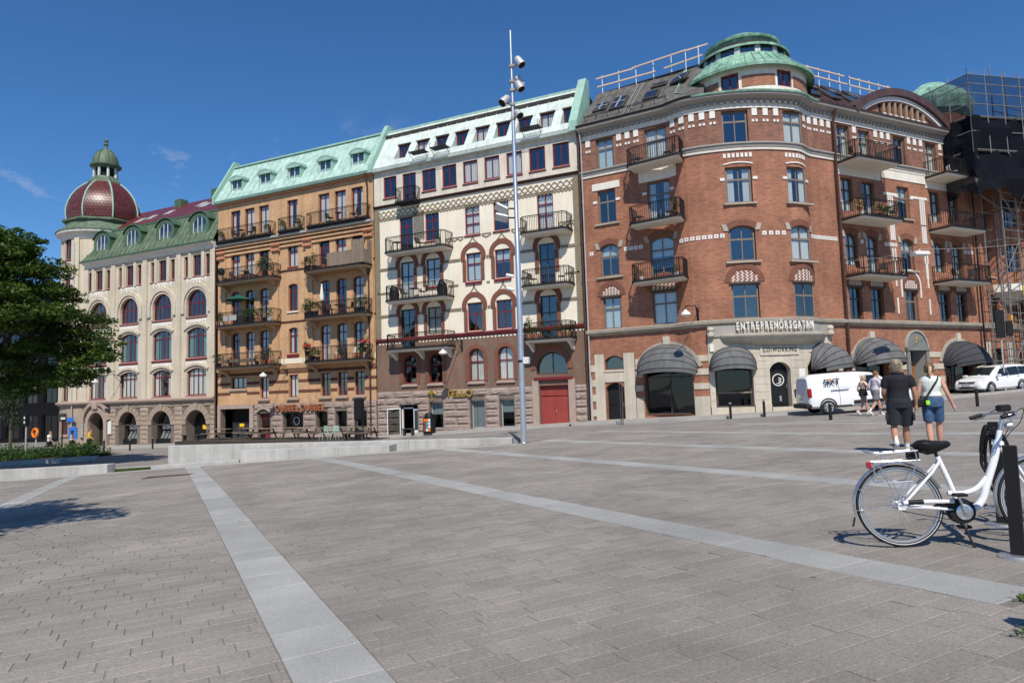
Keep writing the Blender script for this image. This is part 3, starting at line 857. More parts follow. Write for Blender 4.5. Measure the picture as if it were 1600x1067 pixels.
# rough-faced ashlar, each block its own piece
_blk = []
def _mkblk():
    g = random.Random(11)
    for k in range(6):
        mb = MB(); nx, nz = 5, 4; V = []
        for j in range(nz+1):
            for i in range(nx+1):
                e = i in (0, nx) or j in (0, nz)
                V.append((-0.5+i/nx, 0.0 if e else -(0.035+g.random()*0.045), j/nz))
        fs = [(j*(nx+1)+i, j*(nx+1)+i+1, (j+1)*(nx+1)+i+1, (j+1)*(nx+1)+i) for j in range(nz) for i in range(nx)]
        mb.add(V, fs); b = len(V)
        per = [i for i in range(nx+1)]+[(j+1)*(nx+1)-1+0 for j in range(1, nz+1)]+[nz*(nx+1)+i for i in range(nx-1, -1, -1)]+[j*(nx+1) for j in range(nz-1, 0, -1)]
        bk = [(V[i][0], 0.06, V[i][2]) for i in per]; mb.v += bk
        for i in range(len(per)):
            j = (i+1) % len(per); mb.f.append((per[i], b+i, b+j, per[j]))
        _blk.append(mb)
_mkblk()
def ashlar(F, parent, s0, s1, z0, z1, holes, rows, ln, m, gap=0.018, seed=1, proud=0.045, flat=1.0, name='stone_block'):
    g = random.Random(seed)
    mk = 'ash_'+m+str(flat)
    if mk not in _wc:
        L_ = []
        for b in _blk:
            me = MB(); me.v = [(x, y*flat if y < 0 else y, z) for x, y, z in b.v]; me.f = b.f; L_.append(me.mesh(name, K[m]))
        _wc[mk] = L_
    hgt = (z1-z0)/rows
    for r in range(rows):
        za, zb = z0+r*hgt, z0+(r+1)*hgt
        free = [(s0, s1)]
        for h in holes:
            if h[1]+h[3] > za+0.05 and h[1] < zb-0.05:
                a, b = h[0]-h[2]/2-(h[5] if len(h) > 5 else 0), h[0]+h[2]/2+(h[5] if len(h) > 5 else 0)
                nf = []
                for (u, v) in free:
                    if b <= u or a >= v: nf.append((u, v)); continue
                    if a > u: nf.append((u, a))
                    if b < v: nf.append((b, v))
                free = nf
        for (u, v) in free:
            if v-u < 0.08: continue
            n = max(1, round((v-u)/(ln*g.uniform(0.85, 1.2)))); cuts = [u+(v-u)*(i+(g.uniform(-.18, .18) if 0 < i < n else 0))/n for i in range(n+1)]
            if n > 1 and r % 2: cuts[1:-1] = [c+(v-u)/n*0.3*(1 if i % 2 else -1)*0.6 for i, c in enumerate(cuts[1:-1])]
            for i in range(n):
                a, b = cuts[i], cuts[i+1]
                if b-a < 0.06: continue
                inst(name, _wc[mk][g.randrange(6)], parent, F.M((a+b)/2, za+gap/2, proud) @ Matrix.Diagonal((b-a-gap, 1, hgt-gap, 1)))
def label_text(txt, size, m, parent, M, ext=0.01, name='letters', sx=1.0, align='CENTER', bold=0.018):
    c = bpy.data.curves.new(name, 'FONT'); c.body = txt; c.size = size; c.extrude = ext; c.align_x = align; c.align_y = 'BOTTOM'; c.resolution_u = 3; c.offset = size*bold
    t = bpy.data.objects.new('tmp', c); me = bpy.data.meshes.new_from_object(t); bpy.data.objects.remove(t); bpy.data.curves.remove(c)
    me.materials.clear(); me.materials.append(m)
    return inst(name, me, parent, M @ RX(PI/2) @ Matrix.Diagonal((sx, 1, 1, 1)))
def roof_panels(F, parent, s0, s1, a, b, width, m, seam=0.045, name='roof_panel'):
    """standing seam sheets between (d,z) a and b, each sheet a piece with its upstand"""
    n = max(1, round((s1-s0)/width)); w = (s1-s0)/n
    dd, dz = b[0]-a[0], b[1]-a[1]; L_ = math.hypot(dd, dz); nd, nz = dz/L_, -dd/L_
    if nz < 0: nd, nz = -nd, -nz
    key = ('rp', round(w, 3), a, b, m)
    def mk():
        mb = MB()
        p = [(0, 0, 0), (w, 0, 0), (w, -dd, dz), (0, -dd, dz)]
        mb.quad(*p)
        up = (0, -nd*seam, nz*seam)
        q = [(w-0.03, 0, 0), (w-0.001, 0, 0), (w-0.001, -dd, dz), (w-0.03, -dd, dz)]
        q2 = [(x, y+up[1], z+up[2]) for x, y, z in q]
        mb.add(q+q2, [(4,5,6,7), (0,4,7,3), (1,2,6,5), (0,1,5,4)])
        return mb.mesh(name, K[m])
    me = wmesh(key, mk)
    for i in range(n): inst(name, me, parent, F.M(s0+i*w, a[1], a[0]))
def downpipe(F, parent, s, z0, z1, m='brownpipe', d=0.13, r=0.055, top=None):
    pts = [F.pt(s, d, z0), F.pt(s, d, z1)]
    if top: pts += [F.pt(s, top[0]*0.6, z1+0.25), F.pt(s, top[0], top[1])]
    mb = MB(); mb.tube(pts, r, 8)
    for k in range(int((z1-z0)/2.5)):
        z = z0+1.2+k*2.5; mb.tube([F.pt(s, d, z), F.pt(s, d, z+0.06)], r*1.35, 8)
    return mb.obj('downpipe', K[m], parent, smooth=True)
FA = Straight(40.0)
BRICK_UV = None
# ================================================================ materials of the houses
K['creambrick'] = brickmat('cream_brick', (0.63, 0.55, 0.425), (0.57, 0.49, 0.37), (0.50, 0.45, 0.36), var=0.10)
K['yellowbrick'] = brickmat('yellow_brick', (0.60, 0.362, 0.195), (0.505, 0.292, 0.15), (0.46, 0.32, 0.20), var=0.13)
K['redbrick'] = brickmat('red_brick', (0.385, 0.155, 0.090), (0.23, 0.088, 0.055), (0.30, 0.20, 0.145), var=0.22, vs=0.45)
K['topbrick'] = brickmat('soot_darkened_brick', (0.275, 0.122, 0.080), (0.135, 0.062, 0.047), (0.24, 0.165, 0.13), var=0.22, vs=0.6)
K['mottledbrick'] = brickmat('mottled_grey_red_brick', (0.205, 0.148, 0.110), (0.17, 0.13, 0.10), (0.15, 0.12, 0.095), var=0.14, spots=(0.27, 0.10, 0.07))
K['brownbrick'] = brickmat('brown_brick_band', (0.16, 0.062, 0.042), (0.13, 0.05, 0.036), (0.11, 0.07, 0.05))
K['archbrown'] = mat('brown_arch_paint', (0.185, 0.072, 0.050), 0.85, 0.12, 3)
K['olive'] = mat('olive_brown_paint', (0.225, 0.185, 0.125), 0.85, 0.12, 2)
K['cream'] = mat('cream_render', (0.78, 0.71, 0.57), 0.9, 0.07, 0.7, streak=0.05)
K['cream2'] = mat('stained_cream_render', (0.66, 0.60, 0.50), 0.9, 0.14, 0.9, streak=0.12)
K['pinkgranite'] = mat('pink_granite', (0.31, 0.243, 0.21), 0.9, 0.14, 0.8, fine=0.22, fs=12, bump=0.6, bs=14)
K['tangranite'] = mat('tan_granite', (0.335, 0.265, 0.205), 0.9, 0.13, 0.8, fine=0.2, fs=12, bump=0.5, bs=14)
K['granjoint'] = mat('granite_joint', (0.17, 0.135, 0.115), 0.95, 0.12, 2)
K['granitetrim'] = mat('dressed_granite', (0.375, 0.285, 0.235), 0.85, 0.1, 1.5, fine=0.12, fs=20)
K['greenroof'] = mat('dark_green_sheet', (0.075, 0.135, 0.08), 0.55, 0.14, 0.8, streak=0.15)
K['greenlight'] = mat('weathered_green_sheet', (0.125, 0.175, 0.115), 0.6, 0.18, 0.8, streak=0.3)
K['mint'] = mat('mint_patina_copper', (0.40, 0.565, 0.50), 0.6, 0.12, 0.6, streak=0.2)
K['minttrim'] = mat('mint_copper_trim', (0.31, 0.49, 0.41), 0.6, 0.1, 0.9, streak=0.12)
K['paleroof'] = mat('pale_mint_sheet', (0.585, 0.665, 0.615), 0.6, 0.10, 0.6, streak=0.16)
K['copper'] = mat('green_copper', (0.175, 0.36, 0.27), 0.6, 0.2, 0.9, streak=0.35, col2=(0.29, 0.48, 0.37))
K['slate'] = mat('dark_grey_sheet', (0.135, 0.125, 0.115), 0.55, 0.16, 0.8, streak=0.3)
K['purpleroof'] = mat('purple_brown_sheet', (0.085, 0.050, 0.050), 0.5, 0.14, 0.8, streak=0.15)
def tilemat(name, c1, c2, w, h):
    m, nt, b = _nodes(name); N = nt.nodes.new; L = nt.links.new
    uv = N('ShaderNodeUVMap'); uv.uv_map = 'UVMap'
    bt = N('ShaderNodeTexBrick'); bt.inputs['Scale'].default_value = 1; bt.inputs['Brick Width'].default_value = w; bt.inputs['Row Height'].default_value = h
    bt.inputs['Mortar Size'].default_value = 0.03; bt.inputs['Mortar Smooth'].default_value = 0.5
    bt.inputs['Color1'].default_value = rgba(c1); bt.inputs['Color2'].default_value = rgba(c2); bt.inputs['Mortar'].default_value = rgba(c1, 0.35)
    L(uv.outputs[0], bt.inputs['Vector']); L(bt.outputs['Color'], b.inputs['Base Color'])
    b.inputs['Roughness'].default_value = 0.36; b.inputs['Specular IOR Level'].default_value = 0.5
    bp = N('ShaderNodeBump'); bp.inputs['Strength'].default_value = 0.9; bp.inputs['Distance'].default_value = 0.03; bp.invert = True
    L(bt.outputs['Fac'], bp.inputs['Height']); L(bp.outputs[0], b.inputs['Normal'])
    return m
K['redtile'] = tilemat('glazed_red_tile', (0.16, 0.036, 0.030), (0.085, 0.022, 0.02), 0.3, 0.30)
K['redtile2'] = tilemat('glazed_red_pantile', (0.17, 0.030, 0.028), (0.13, 0.026, 0.025), 0.25, 0.36)

def dormer(parent, F, s, z, w, h, rise, d, m, fm, cols=2, side=0.2, top=0.2, depth=2.2, hood=0.12, curtain=''):
    """arched or flat roof dormer; z is the window foot"""
    O = arc_pts(w+2*side, h+top+0.18, rise*(w+2*side)/w if rise else 0); O = [(x, zz-0.18) for x, zz in O]
    I = arc_pts(w, h, rise); n = len(O); mb = MB()
    for i in range(n):
        j = (i+1) % n
        mb.add([(O[i][0], 0, O[i][1]), (O[j][0], 0, O[j][1]), (I[j][0], 0, I[j][1]), (I[i][0], 0, I[i][1]), (I[j][0], 0.25, I[j][1]), (I[i][0], 0.25, I[i][1]), (O[j][0], depth, O[j][1]), (O[i][0], depth, O[i][1])],
               [(0,1,2,3), (3,2,4,5), (0,7,6,1)])
    M = F.M(s, z, d)
    o = mb.obj('dormer', K[m], parent, M)
    hd = MB(); A = [p for p in arc_pts(w+2*side+0.16, h+top+0.05, (rise or 0.34)*(w+2*side)/w if rise else 0.30)][2:]
    rings = []
    for (x, zz) in A:
        rings.append([(x, -hood, zz), (x, -hood, zz+0.09), (x, depth, zz+0.09), (x, depth, zz)])
    hd.loft(rings); hd.obj('hood', K[m], o, M)
    if not rise:
        tp = MB(); tp.prism([(A[-1][0], A[-1][1]-0.02)]+[(x, zz+0.03) for x, zz in A[::-1]]+[(A[0][0], A[0][1]-0.02)], -hood+0.02, 0.02); tp.obj('gable', K[m], o, M)
    class FW:
        curved = False
        def M(self_, a, b): return M
    window(o, FW(), 0, 0, w, h, rise, fm=fm, cols=cols, trans=None, rec=0.06, t=0.06, curtain=curtain)
    # a dormer window would sit four deep; re-hang it on the house
    wobj = o.children[-1] if o.children else None
    return o

def rehang_windows(parent):
    """windows built on a dormer become parts of the house"""
    for d in list(parent.children):
        for c in list(d.children):
            if c.name.split('.')[0] == 'window':
                c.parent = parent; c.matrix_parent_inverse = WM[parent.name].inverted()

# ================================================================ house A: cream brick with corner turret
A = empty('cream_corner_house', (-56, 41, -1.7))
tag(A, 'cream brick corner house with red tiled dome and dark green mansard', 'building')
a_s0, a_s1 = -62.35, -45.62
bays = [-47.82, -52.02, -56.28, -60.5]
hA = []
for b in bays:
    hA += [(b, 2.52, 2.3, 2.27, 0.3), (b, 5.65, 2.36, 2.52, 0.34), (b, 9.08, 2.36, 2.26, 1.18)]
    hA += [(b, 12.5, 1.0, 1.8), (b-1.25, 12.5, 0.53, 1.75), (b+1.25, 12.5, 0.53, 1.75)]
wall(FA, 'wall', K['creambrick'], A, a_s0, a_s1, 2.33, 14.75, hA)
gA = [(b, -1.9, 2.4, 3.2, 1.18) for b in bays[:3]] + [(bays[3]+0.1, -1.9, 2.15, 3.2, 1.07)]
wall(FA, 'ground_floor_wall', K['granjoint'], A, a_s0, a_s1, -2.6, 2.1, gA, dep=0.9)
K['tanblock'] = K['tangranite']
ashlar(FA, A, a_s0, a_s1, -1.9, 2.02, [(b, -1.9, 2.4, 3.25, 1.18, 0.42) for b in bays[:3]]+[(bays[3]+0.1, -1.9, 2.15, 3.7, 1, 0.62)], 10, 1.15, 'tangranite', seed=4, flat=0.7)
for k, b in enumerate(bays):
    c = [('white', 'sides', 'white', 'sides')[k], 'teal', '', '']
    window(A, FA, b, 2.52, 2.3, 2.27, 0.3, cols=4, trans=0.74, curtain=c[0], sill=('redframe', 0.12, 0.06, 0.05), t=0.09)
    window(A, FA, b, 5.65, 2.36, 2.52, 0.34, cols=4, trans=0.72, curtain=c[1], sill=('redframe', 0.2, 0.08, 0.06), t=0.09)
    window(A, FA, b, 9.08, 2.36, 2.26, 1.18, cols=4, trans=0.52, curtain='', sill=('redframe', 0.14, 0.06, 0.04), t=0.09)
    window(A, FA, b, 12.5, 1.0, 1.8, cols=2, trans=None, sill=('redframe', 0.12, 0.05, 0.03), curtain='')
    for e in (-1.25, 1.25): window(A, FA, b+e, 12.5, 0.53, 1.75, cols=1, trans=None, sill=('redframe', 0.12, 0.05, 0.02), curtain='')
    ring(FA, 'arch_molding', K['creambrick'], A, b, 10.16, 1.42, 1.78, 0.0, 0.14, zs=9.4)
    ring(FA, 'arch_molding', K['creambrick'], A, b, 10.16, 1.2, 1.34, 0.0, 0.06, zs=9.1)
    segring(FA, 'arch_molding', K['creambrick'], A, b, 7.95, 2.75, 0.42, 0.22, 0.0, 0.12)
    segring(FA, 'arch_molding', K['creambrick'], A, b, 4.6, 2.7, 0.4, 0.2, 0.0, 0.12)
    for zz in (8.5, 5.0, 12.0):      # pale panels with drips below the sills
        mb = MB(); fbox(mb, FA, b-1.2, b+1.2, 0, 0.03, zz+0.12, zz+0.36)
        for j in range(-3, 4): fbox(mb, FA, b+j*0.36-0.09, b+j*0.36+0.09, 0, 0.028, zz-0.02-(0.1 if j % 2 else 0), zz+0.12)
        mb.obj('apron_panel', K['plaster'], A)
    for e in (-0.78, 0.78):
        mb = MB(); fbox(mb, FA, b+e-0.17, b+e+0.17, 0, 0.1, 12.35, 14.7); mb.obj('colonnette', K['creambrick'], A)
for x in [-45.85, -49.92, -54.15, -58.39, -62.2]:
    mb = MB(); fbox(mb, FA, x-0.28, x+0.28, 0, 0.13, 2.35, 14.75); mb.obj('pilaster', K['creambrick'], A)
mb = MB(); fbox(mb, FA, a_s0, a_s1, 0, 0.135, 9.62, 9.82)
sweep(FA, 'cornice', K['granitetrim'], A, a_s0-0.5, a_s1, [(0, 2.02), (0.16, 2.02), (0.2, 2.12), (0.34, 2.16), (0.36, 2.3), (0.1, 2.42), (0, 2.42)])
sweep(FA, 'eaves_cornice', K['plaster'], A, a_s0, a_s1, [(0, 14.6), (0.14, 14.62), (0.18, 14.8), (0.45, 15.0), (0.5, 15.12), (0, 15.12)])
sweep(FA, 'gutter', K['greenroof'], A, a_s0, a_s1, [(0.0, 15.12), (0.58, 15.12), (0.6, 15.24), (0.0, 15.3)])
vous = K['tangranite']
for b in bays[:3]:                   # voussoirs round the shop arches
    for i in range(11):
        a0, a1 = PI*i/11+0.012, PI*(i+1)/11-0.012
        key = i == 5
        ring(FA, 'voussoir', vous, A, b, 0.12, 1.2, 2.0 if key else 1.68, 0.0, 0.13 if key else 0.075, a0, a1, 2)
# portal with oak door
ring(FA, 'portal_arch', K['granitetrim'], A, bays[3]+0.1, 0.25, 1.1, 1.5, 0.0, 0.22, zs=-1.9)
ring(FA, 'portal_hood', K['granitetrim'], A, bays[3]+0.1, 0.45, 1.62, 1.9, 0.0, 0.32, 0.12, PI-0.12)
mb = MB(); mb.bbox(bays[3]-0.25, bays[3]+0.45, 39.62, 40.0, 1.6, 2.25, 0.06); mb.obj('keystone', K['granitetrim'], A)
def panel_door(parent, F, s, z, w, h, m, dep, leaves=2, panels=4, name='door', rise=0.0, glassrow=False):
    M = F.M(s, z, -dep); mb = MB(); P = arc_pts(w, h, rise); mb.prism(P, 0, 0.06); o = mb.obj(name, K[m], parent, M)
    lw = w/leaves
    for l in range(leaves):
        for k in range(panels):
            p = MB(); x0 = -w/2+l*lw+0.09; x1 = x0+lw-0.18; z0 = 0.14+k*(h-rise-0.2)/panels; z1 = z0+(h-rise-0.2)/panels-0.12
            p.bbox(x0, x1, -0.03, 0.02, z0, z1, 0.02); p.obj('door_panel', K[m] if not (glassrow and k == panels-1) else K['dark'], o, M)
    hd = MB(); hd.tube([M @ Vector((0.06 if leaves == 2 else w/2-0.1, -0.08, 1.0)), M @ Vector((0.06 if leaves == 2 else w/2-0.1, -0.08, 1.25))], 0.018, 6); hd.obj('door_handle', K['steel'], o)
    return o
panel_door(A, FA, bays[3]+0.35, -1.75, 1.5, 2.9, 'wood', 0.85, rise=0.4)
for b, txt in ((bays[1], 'BAZIN'), (bays[2], 'BAZIN')):
    mb = MB(); mb.quad(*[FA.pt(b+x, -0.55, -1.1+z) for x, z in arc_pts(2.4, 2.4, 1.18)]); mb.obj('shop_pane', K['shopglass'], A)
    mb = MB(); fbox(mb, FA, b-1.2, b+1.2, -0.62, -0.42, -1.85, -1.1); mb.obj('stall_riser', K['black'], A)
    mb = MB(); fbox(mb, FA, b-1.2, b+1.2, -0.6, -0.5, 0.1, 0.2); mb.obj('transom_bar', K['darkframe'], A)
    for k in range(5):
        mb = MB(); x = b-0.95+k*0.45; mb.add([FA.pt(x, -0.66, -1.05), FA.pt(x+0.34, -0.66, -1.05), FA.pt(x+0.44, -0.9, -0.42), FA.pt(x+0.1, -0.9, -0.42)], [(0, 1, 2, 3)])
        mb.obj('display_card', K['white'] if k != 3 else K['blind'], A)
    label_text(txt, 0.42, K['steel'], A, FA.M(b+0.05, -0.32, -0.53), 0.002, sx=0.9)
mb = MB(); fbox(mb, FA, bays[0]-1.2, bays[0]+1.2, -0.92, -0.86, -1.9, 1.35); mb.obj('passage_gate', K['black'], A)
mb = MB(); fbox(mb, FA, bays[0]-0.2, bays[0]+0.55, -0.84, -0.82, -0.3, 0.05); mb.obj('gate_notice', K['yellow'], A)
mb = MB(); mb.box(bays[3]-2.15, bays[3]-1.7, 39.82, 39.88, -0.9, 0.3); mb.obj('notice_board', K['graystone'], A)
mb = MB(); mb.box(bays[3]+1.75, bays[3]+2.2, 39.82, 39.88, -0.6, 0.55); mb.obj('notice_board', K['white'], A)
mb = MB(); mb.box(-63.9, -62.9, 39.4, 39.43, 0.55, 0.95); o_ = mb.obj('street_name_sign', K['blue'], A)
interior(FA, A, a_s0, a_s1, [2.2, 5.3, 8.7, 12.1, 15.0])
mb = MB(); mb.box(a_s0, a_s1, 40.95, 41.05, -2.2, 2.2); mb.obj('interior', K['dark'], A)
# mansard, dormers, red tile roof
ms = MB(); ms.box(a_s0, a_s1, 41.5, 52, 15, 18.2); ms.obj('roof_core', K['greenroof'], A)
roofA = MB(); fbox(roofA, FA, a_s0-0.1, a_s1, -1.6, -1.25, 18.2, 18.36); roofA = roofA.obj('roof', K['greenroof'], A)
roof_panels(FA, roofA, a_s0-1.3, a_s1, (0.25, 15.28), (-1.35, 18.28), 0.62, 'greenlight')
for b in bays: dormer(A, FA, b, 16.02, 1.6, 1.66, 0.5, -0.2, 'greenroof', 'whiteframe', cols=3, side=0.34, top=0.28)
tr = MB()
for i in range(24):
    s = a_s0-2.6+(a_s1-a_s0+2.6)*i/24; e = a_s0-2.6+(a_s1-a_s0+2.6)*(i+1)/24
    b0 = len(tr.v); tr.quad((s, 41.25, 18.3), (e, 41.25, 18.3), (e, 45.3, 21.15), (s, 45.3, 21.15))
    for k, uvv in zip(range(4), ((s, 0), (e, 0), (e, 4.95), (s, 4.95))): tr.uv[b0+k] = uvv
tr.obj('tile_roof', K['redtile2'], A)
tb = MB(); tb.quad((a_s0-2.6, 45.3, 21.15), (a_s1, 45.3, 21.15), (a_s1, 52, 17), (a_s0-2.6, 52, 17)); tb.obj('rear_roof', K['redtile2'], A)
for k, (x, y) in enumerate([(-47.5, 43.6), (-48.6, 44.0), (-50.6, 43.2), (-51.6, 43.7), (-55.3, 43.2), (-57.2, 42.8), (-58.4, 42.5)]):
    sk = MB(); z = 18.3+(y-41.25)*0.704; a = math.atan(0.704); sk.bbox(-0.35, 0.35, -0.5, 0.5, 0.0, 0.1, 0.02, T(x, y, z) @ RX(a)); o_ = sk.obj('roof_window', K['zinc'], A)
mb = MB(); mb.bbox(-51.5, -49.9, 44.6, 45.4, 20.4, 21.75, 0.03); mb.obj('chimney', K['greenroof'], A)
mb = MB(); mb.bbox(-56.4, -55.5, 44.6, 45.4, 20.4, 21.45, 0.03); mb.obj('chimney', K['greenroof'], A)
# corner turret
CT = (-64.3, 43.0); FT = Cyl(CT, 3.45); r_ = 3.45
ts0, ts1 = -2.4*r_, 1.0*r_
hT = []
for phi in (-0.06, -0.95, -1.8):
    for (zb, w, h) in ((2.5, 0.95, 2.25), (5.65, 0.95, 2.4), (9.08, 0.95, 2.2), (12.3, 0.95, 1.9), (15.7, 1.05, 1.98)): hT.append((phi*r_, zb, w, h, 0.2 if zb < 9 else 0))
wall(FT, 'turret_wall', K['creambrick'], A, ts0, ts1, 2.33, 18.0, hT)
wall(FT, 'turret_base_wall', K['tangranite'], A, ts0, ts1, -2.8, 2.33, [(-0.06*r_, -0.62, 1.0, 1.75, 0.3)])
window(A, FT, -0.06*r_, -0.62, 1.0, 1.75, 0.3, cols=2, trans=0.7, sill=('granitetrim', 0.2, 0.1, 0.1), curtain='')
for h in hT: window(A, FT, h[0], h[1], h[2], h[3], h[4], cols=2, trans=0.72, sill=('redframe', 0.12, 0.06, 0.04), curtain='')
interior(FT, A, ts0, ts1, [2.2, 5.3, 8.7, 12.1, 15.2, 18.0], 1.8)
sweep(FT, 'cornice', K['granitetrim'], A, ts0, 0.55*r_, [(0, 2.0), (0.16, 2.0), (0.2, 2.1), (0.34, 2.16), (0.36, 2.3), (0.1, 2.42), (0, 2.42)])
sweep(FT, 'turret_cornice', K['plaster'], A, ts0, ts1+1.5, [(0, 17.6), (0.1, 17.65), (0.2, 17.95), (0.55, 18.2), (0.6, 18.4), (0, 18.4)])
for phi in (-1.35, -0.5, 0.3):
    mb = MB(); fbox(mb, FT, phi*r_-0.25, phi*r_+0.25, 0, 0.12, 2.35, 17.7); mb.obj('pilaster', K['creambrick'], A)
dm = MB(); dm.lathe([(4.1, 18.4), (4.1, 18.5), (3.55, 18.95), (3.2, 19.3), (3.2, 19.45)], 40, CT); dome_skirt = dm.obj('turret_skirt', K['greenlight'], A, smooth=True)
dr = MB(); dr.lathe([(3.2, 19.4), (3.62, 19.55), (3.62, 19.72), (3.15, 19.86)], 8, CT, PI/8, 2*PI+PI/8); dr.obj('dome_ring', K['greenlight'], A)
prof = [(3.22, 19.86), (3.3, 20.4), (3.28, 20.95), (3.12, 21.6), (2.85, 22.25), (2.45, 22.85), (1.98, 23.35), (1.5, 23.75)]
dome = None
for i in range(8):                    # eight tiled gores, each with its rib
    a0 = PI/8+i*PI/4; a1 = a0+PI/4; g = MB(); acc = 0; pts = []
    for j, (rr, zz) in enumerate(prof):
        if j: acc += math.hypot(rr-prof[j-1][0], zz-prof[j-1][1])
        for k in range(5):
            t = k/4; x = rr*((1-t)*math.cos(a0)+t*math.cos(a1)); y = rr*((1-t)*math.sin(a0)+t*math.sin(a1))
            bl = 1+0.035*math.sin(PI*t); g.v.append((CT[0]+x*bl, CT[1]+y*bl, zz)); g.uv[len(g.v)-1] = ((t-0.5)*rr*0.78, acc)
    for j in range(len(prof)-1):
        for k in range(4): g.f.append((j*5+k, j*5+k+1, j*5+k+6, j*5+k+5))
    o_ = g.obj('dome_gore', K['redtile'], A, smooth=True)
    rb = MB(); rb.tube([(CT[0]+(rr+0.03)*math.cos(a0), CT[1]+(rr+0.03)*math.sin(a0), zz) for rr, zz in prof], 0.075, 6); rb.obj('dome_rib', K['minttrim'], A, smooth=True)
ln = MB(); ln.lathe([(1.55, 23.7), (1.5, 23.95), (1.2, 24.25), (1.1, 24.45)], 8, CT, PI/8, 2*PI+PI/8); ln.obj('lantern_base', K['greenlight'], A)
for i in range(8):
    a = PI/8+i*PI/4; p = MB(); p.tube([(CT[0]+1.02*math.cos(a), CT[1]+1.02*math.sin(a), 24.4), (CT[0]+0.98*math.cos(a), CT[1]+0.98*math.sin(a), 25.35)], 0.13, 6); p.obj('lantern_post', K['paleroof'], A)
ln = MB(); ln.lathe([(0.82, 24.4), (0.82, 25.4)], 8, CT); ln.obj('lantern_core', K['dark'], A)
ln = MB(); ln.lathe([(0.9, 25.3), (1.2, 25.4), (1.4, 25.55), (1.42, 25.66), (1.15, 25.75), (1.12, 26.1), (1.0, 26.6), (0.75, 27.0), (0.4, 27.3), (0.16, 27.45), (0.12, 27.75), (0.24, 27.85), (0.2, 27.98), (0.08, 28.02), (0.1, 28.1), (0.2, 28.22), (0.2, 28.32), (0.1, 28.45), (0, 28.5)], 16, CT); ln.obj('lantern_dome', K['greenlight'], A, smooth=True)
for i in range(8):
    a = PI/8+i*PI/4; p = MB(); p.tube([(CT[0]+rr*math.cos(a), CT[1]+rr*math.sin(a), zz) for rr, zz in ((1.16, 25.78), (1.14, 26.1), (1.02, 26.6), (0.77, 27.02), (0.4, 27.33))], 0.035, 5); p.obj('lantern_rib', K['greenroof'], A)
downpipe(FT, A, 0.25*r_, -1.9, 17.2, 'zinc', 0.14)
downpipe(FA, A, -45.45, -1.4, 14.6, 'brownpipe', 0.16, 0.07)
rehang_windows(A)
mb = MB(); mb.box(-68, -45.62, 41.2, 54, -3, 18.1)   # body behind the facade
bd = MB(); bd.quad((-45.62, 40.3, -3), (-45.62, 52, -3), (-45.62, 52, 18.2), (-45.62, 40.3, 15)); bd.quad((-67.6, 44, -3), (-67.6, 60, -3), (-67.6, 60, 17.6), (-67.6, 44, 17.6)); bd.obj('side_wall', K['creambrick'], A)

# ================================================================ house B: yellow brick with balconies
B = empty('yellow_brick_house', (-37.5, 41, -1.2))
tag(B, 'yellow brick house with flowered balconies and mint green roof', 'building')
bs0, bs1 = -45.35, -29.62
BX = [-43.38, -41.83, -40.3, -37.33, -34.22, -32.66, -31.1]
hB = []
for i, x in enumerate(BX):
    mid = i == 3
    hB.append((x, 15.2, 1.06, 2.17))
    hB.append((x, 12.1 if mid else 11.42, 1.0, 1.72 if mid else 2.4))
    hB.append((x, 8.67 if mid else 7.92, 0.96, 2.1 if mid else 2.8, 0.14))
    hB.append((x, 5.4 if mid else 4.66, 0.94, 1.98 if mid else 2.72, 0.14))
    if i >= 2: hB.append((x, 2.05, 0.9, 1.72))
hB.append((-43.04, 2.89, 1.7, 0.9))
wall(FA, 'upper_wall', K['yellowbrick'], B, bs0, bs1, 14.3, 18.1, hB)
wall(FA, 'wall', K['yellowbrick'], B, bs0, bs1, 1.62, 14.3, hB)
gB = [(-43.4, -1.5, 3.2, 2.8), (-40.32, -1.3, 1.18, 2.2), (-37.39, -0.39, 1.94, 1.26), (-34.6, -0.25, 1.03, 1.14), (-32.81, -0.23, 1.0, 1.16), (-31.05, -0.23, 1.05, 1.15)]
wall(FA, 'ground_floor_wall', K['granjoint'], B, bs0, bs1, -2.4, 1.62, gB, dep=0.45)
ashlar(FA, B, bs0, bs1, -1.5, 1.6, [(-43.4, -1.5, 3.2, 3.2, 0, 0.45), (-40.32, -1.3, 1.18, 2.5, 0, 0.12)]+[g+(0, 0.06) for g in gB[2:]], 7, 1.15, 'pinkgranite', seed=9)
mb = MB()
fbox(mb, FA, -45.3, -45.0, 0, 0.09, -1.6, 1.55); fbox(mb, FA, -41.8, -41.4, 0, 0.09, -1.6, 1.55); fbox(mb, FA, -45.3, -41.4, 0, 0.085, 1.3, 1.62); mb.obj('gate_surround', K['granitetrim'], B)
# lattice gate in the passage
gt = MB()
for k in range(-9, 10):
    for zz in range(7):
        sgn = 1 if (k % 2) else -1
        x = -43.2+k*0.145; z = -1.4+zz*0.24
        gt.quad(FA.pt(x, -0.75, z), FA.pt(x+0.145, -0.75, z+0.145*sgn), FA.pt(x+0.145, -0.75, z+0.145*sgn+0.07), FA.pt(x, -0.75, z+0.07))
gt.tube([FA.pt(-42.1, -0.7, -1.4), FA.pt(-42.1, -0.7, 0.4)], 0.04, 6)
gt.obj('lattice_gate', mat('blue_grey_gate', (0.10, 0.115, 0.135), 0.5, 0.1, 3), B)
mb = MB(); fbox(mb, FA, -45.0, -41.8, -1.3, -1.2, -1.6, 1.4); mb.obj('passage_back', K['dark'], B)
mb = MB(); fbox(mb, FA, -43.7, -43.2, -0.72, -0.7, -0.15, 0.1); mb.obj('gate_notice', K['yellow'], B)
pd = panel_door(B, FA, -40.32, -1.3, 1.1, 2.15, 'redframe', 0.3, leaves=1, panels=3)
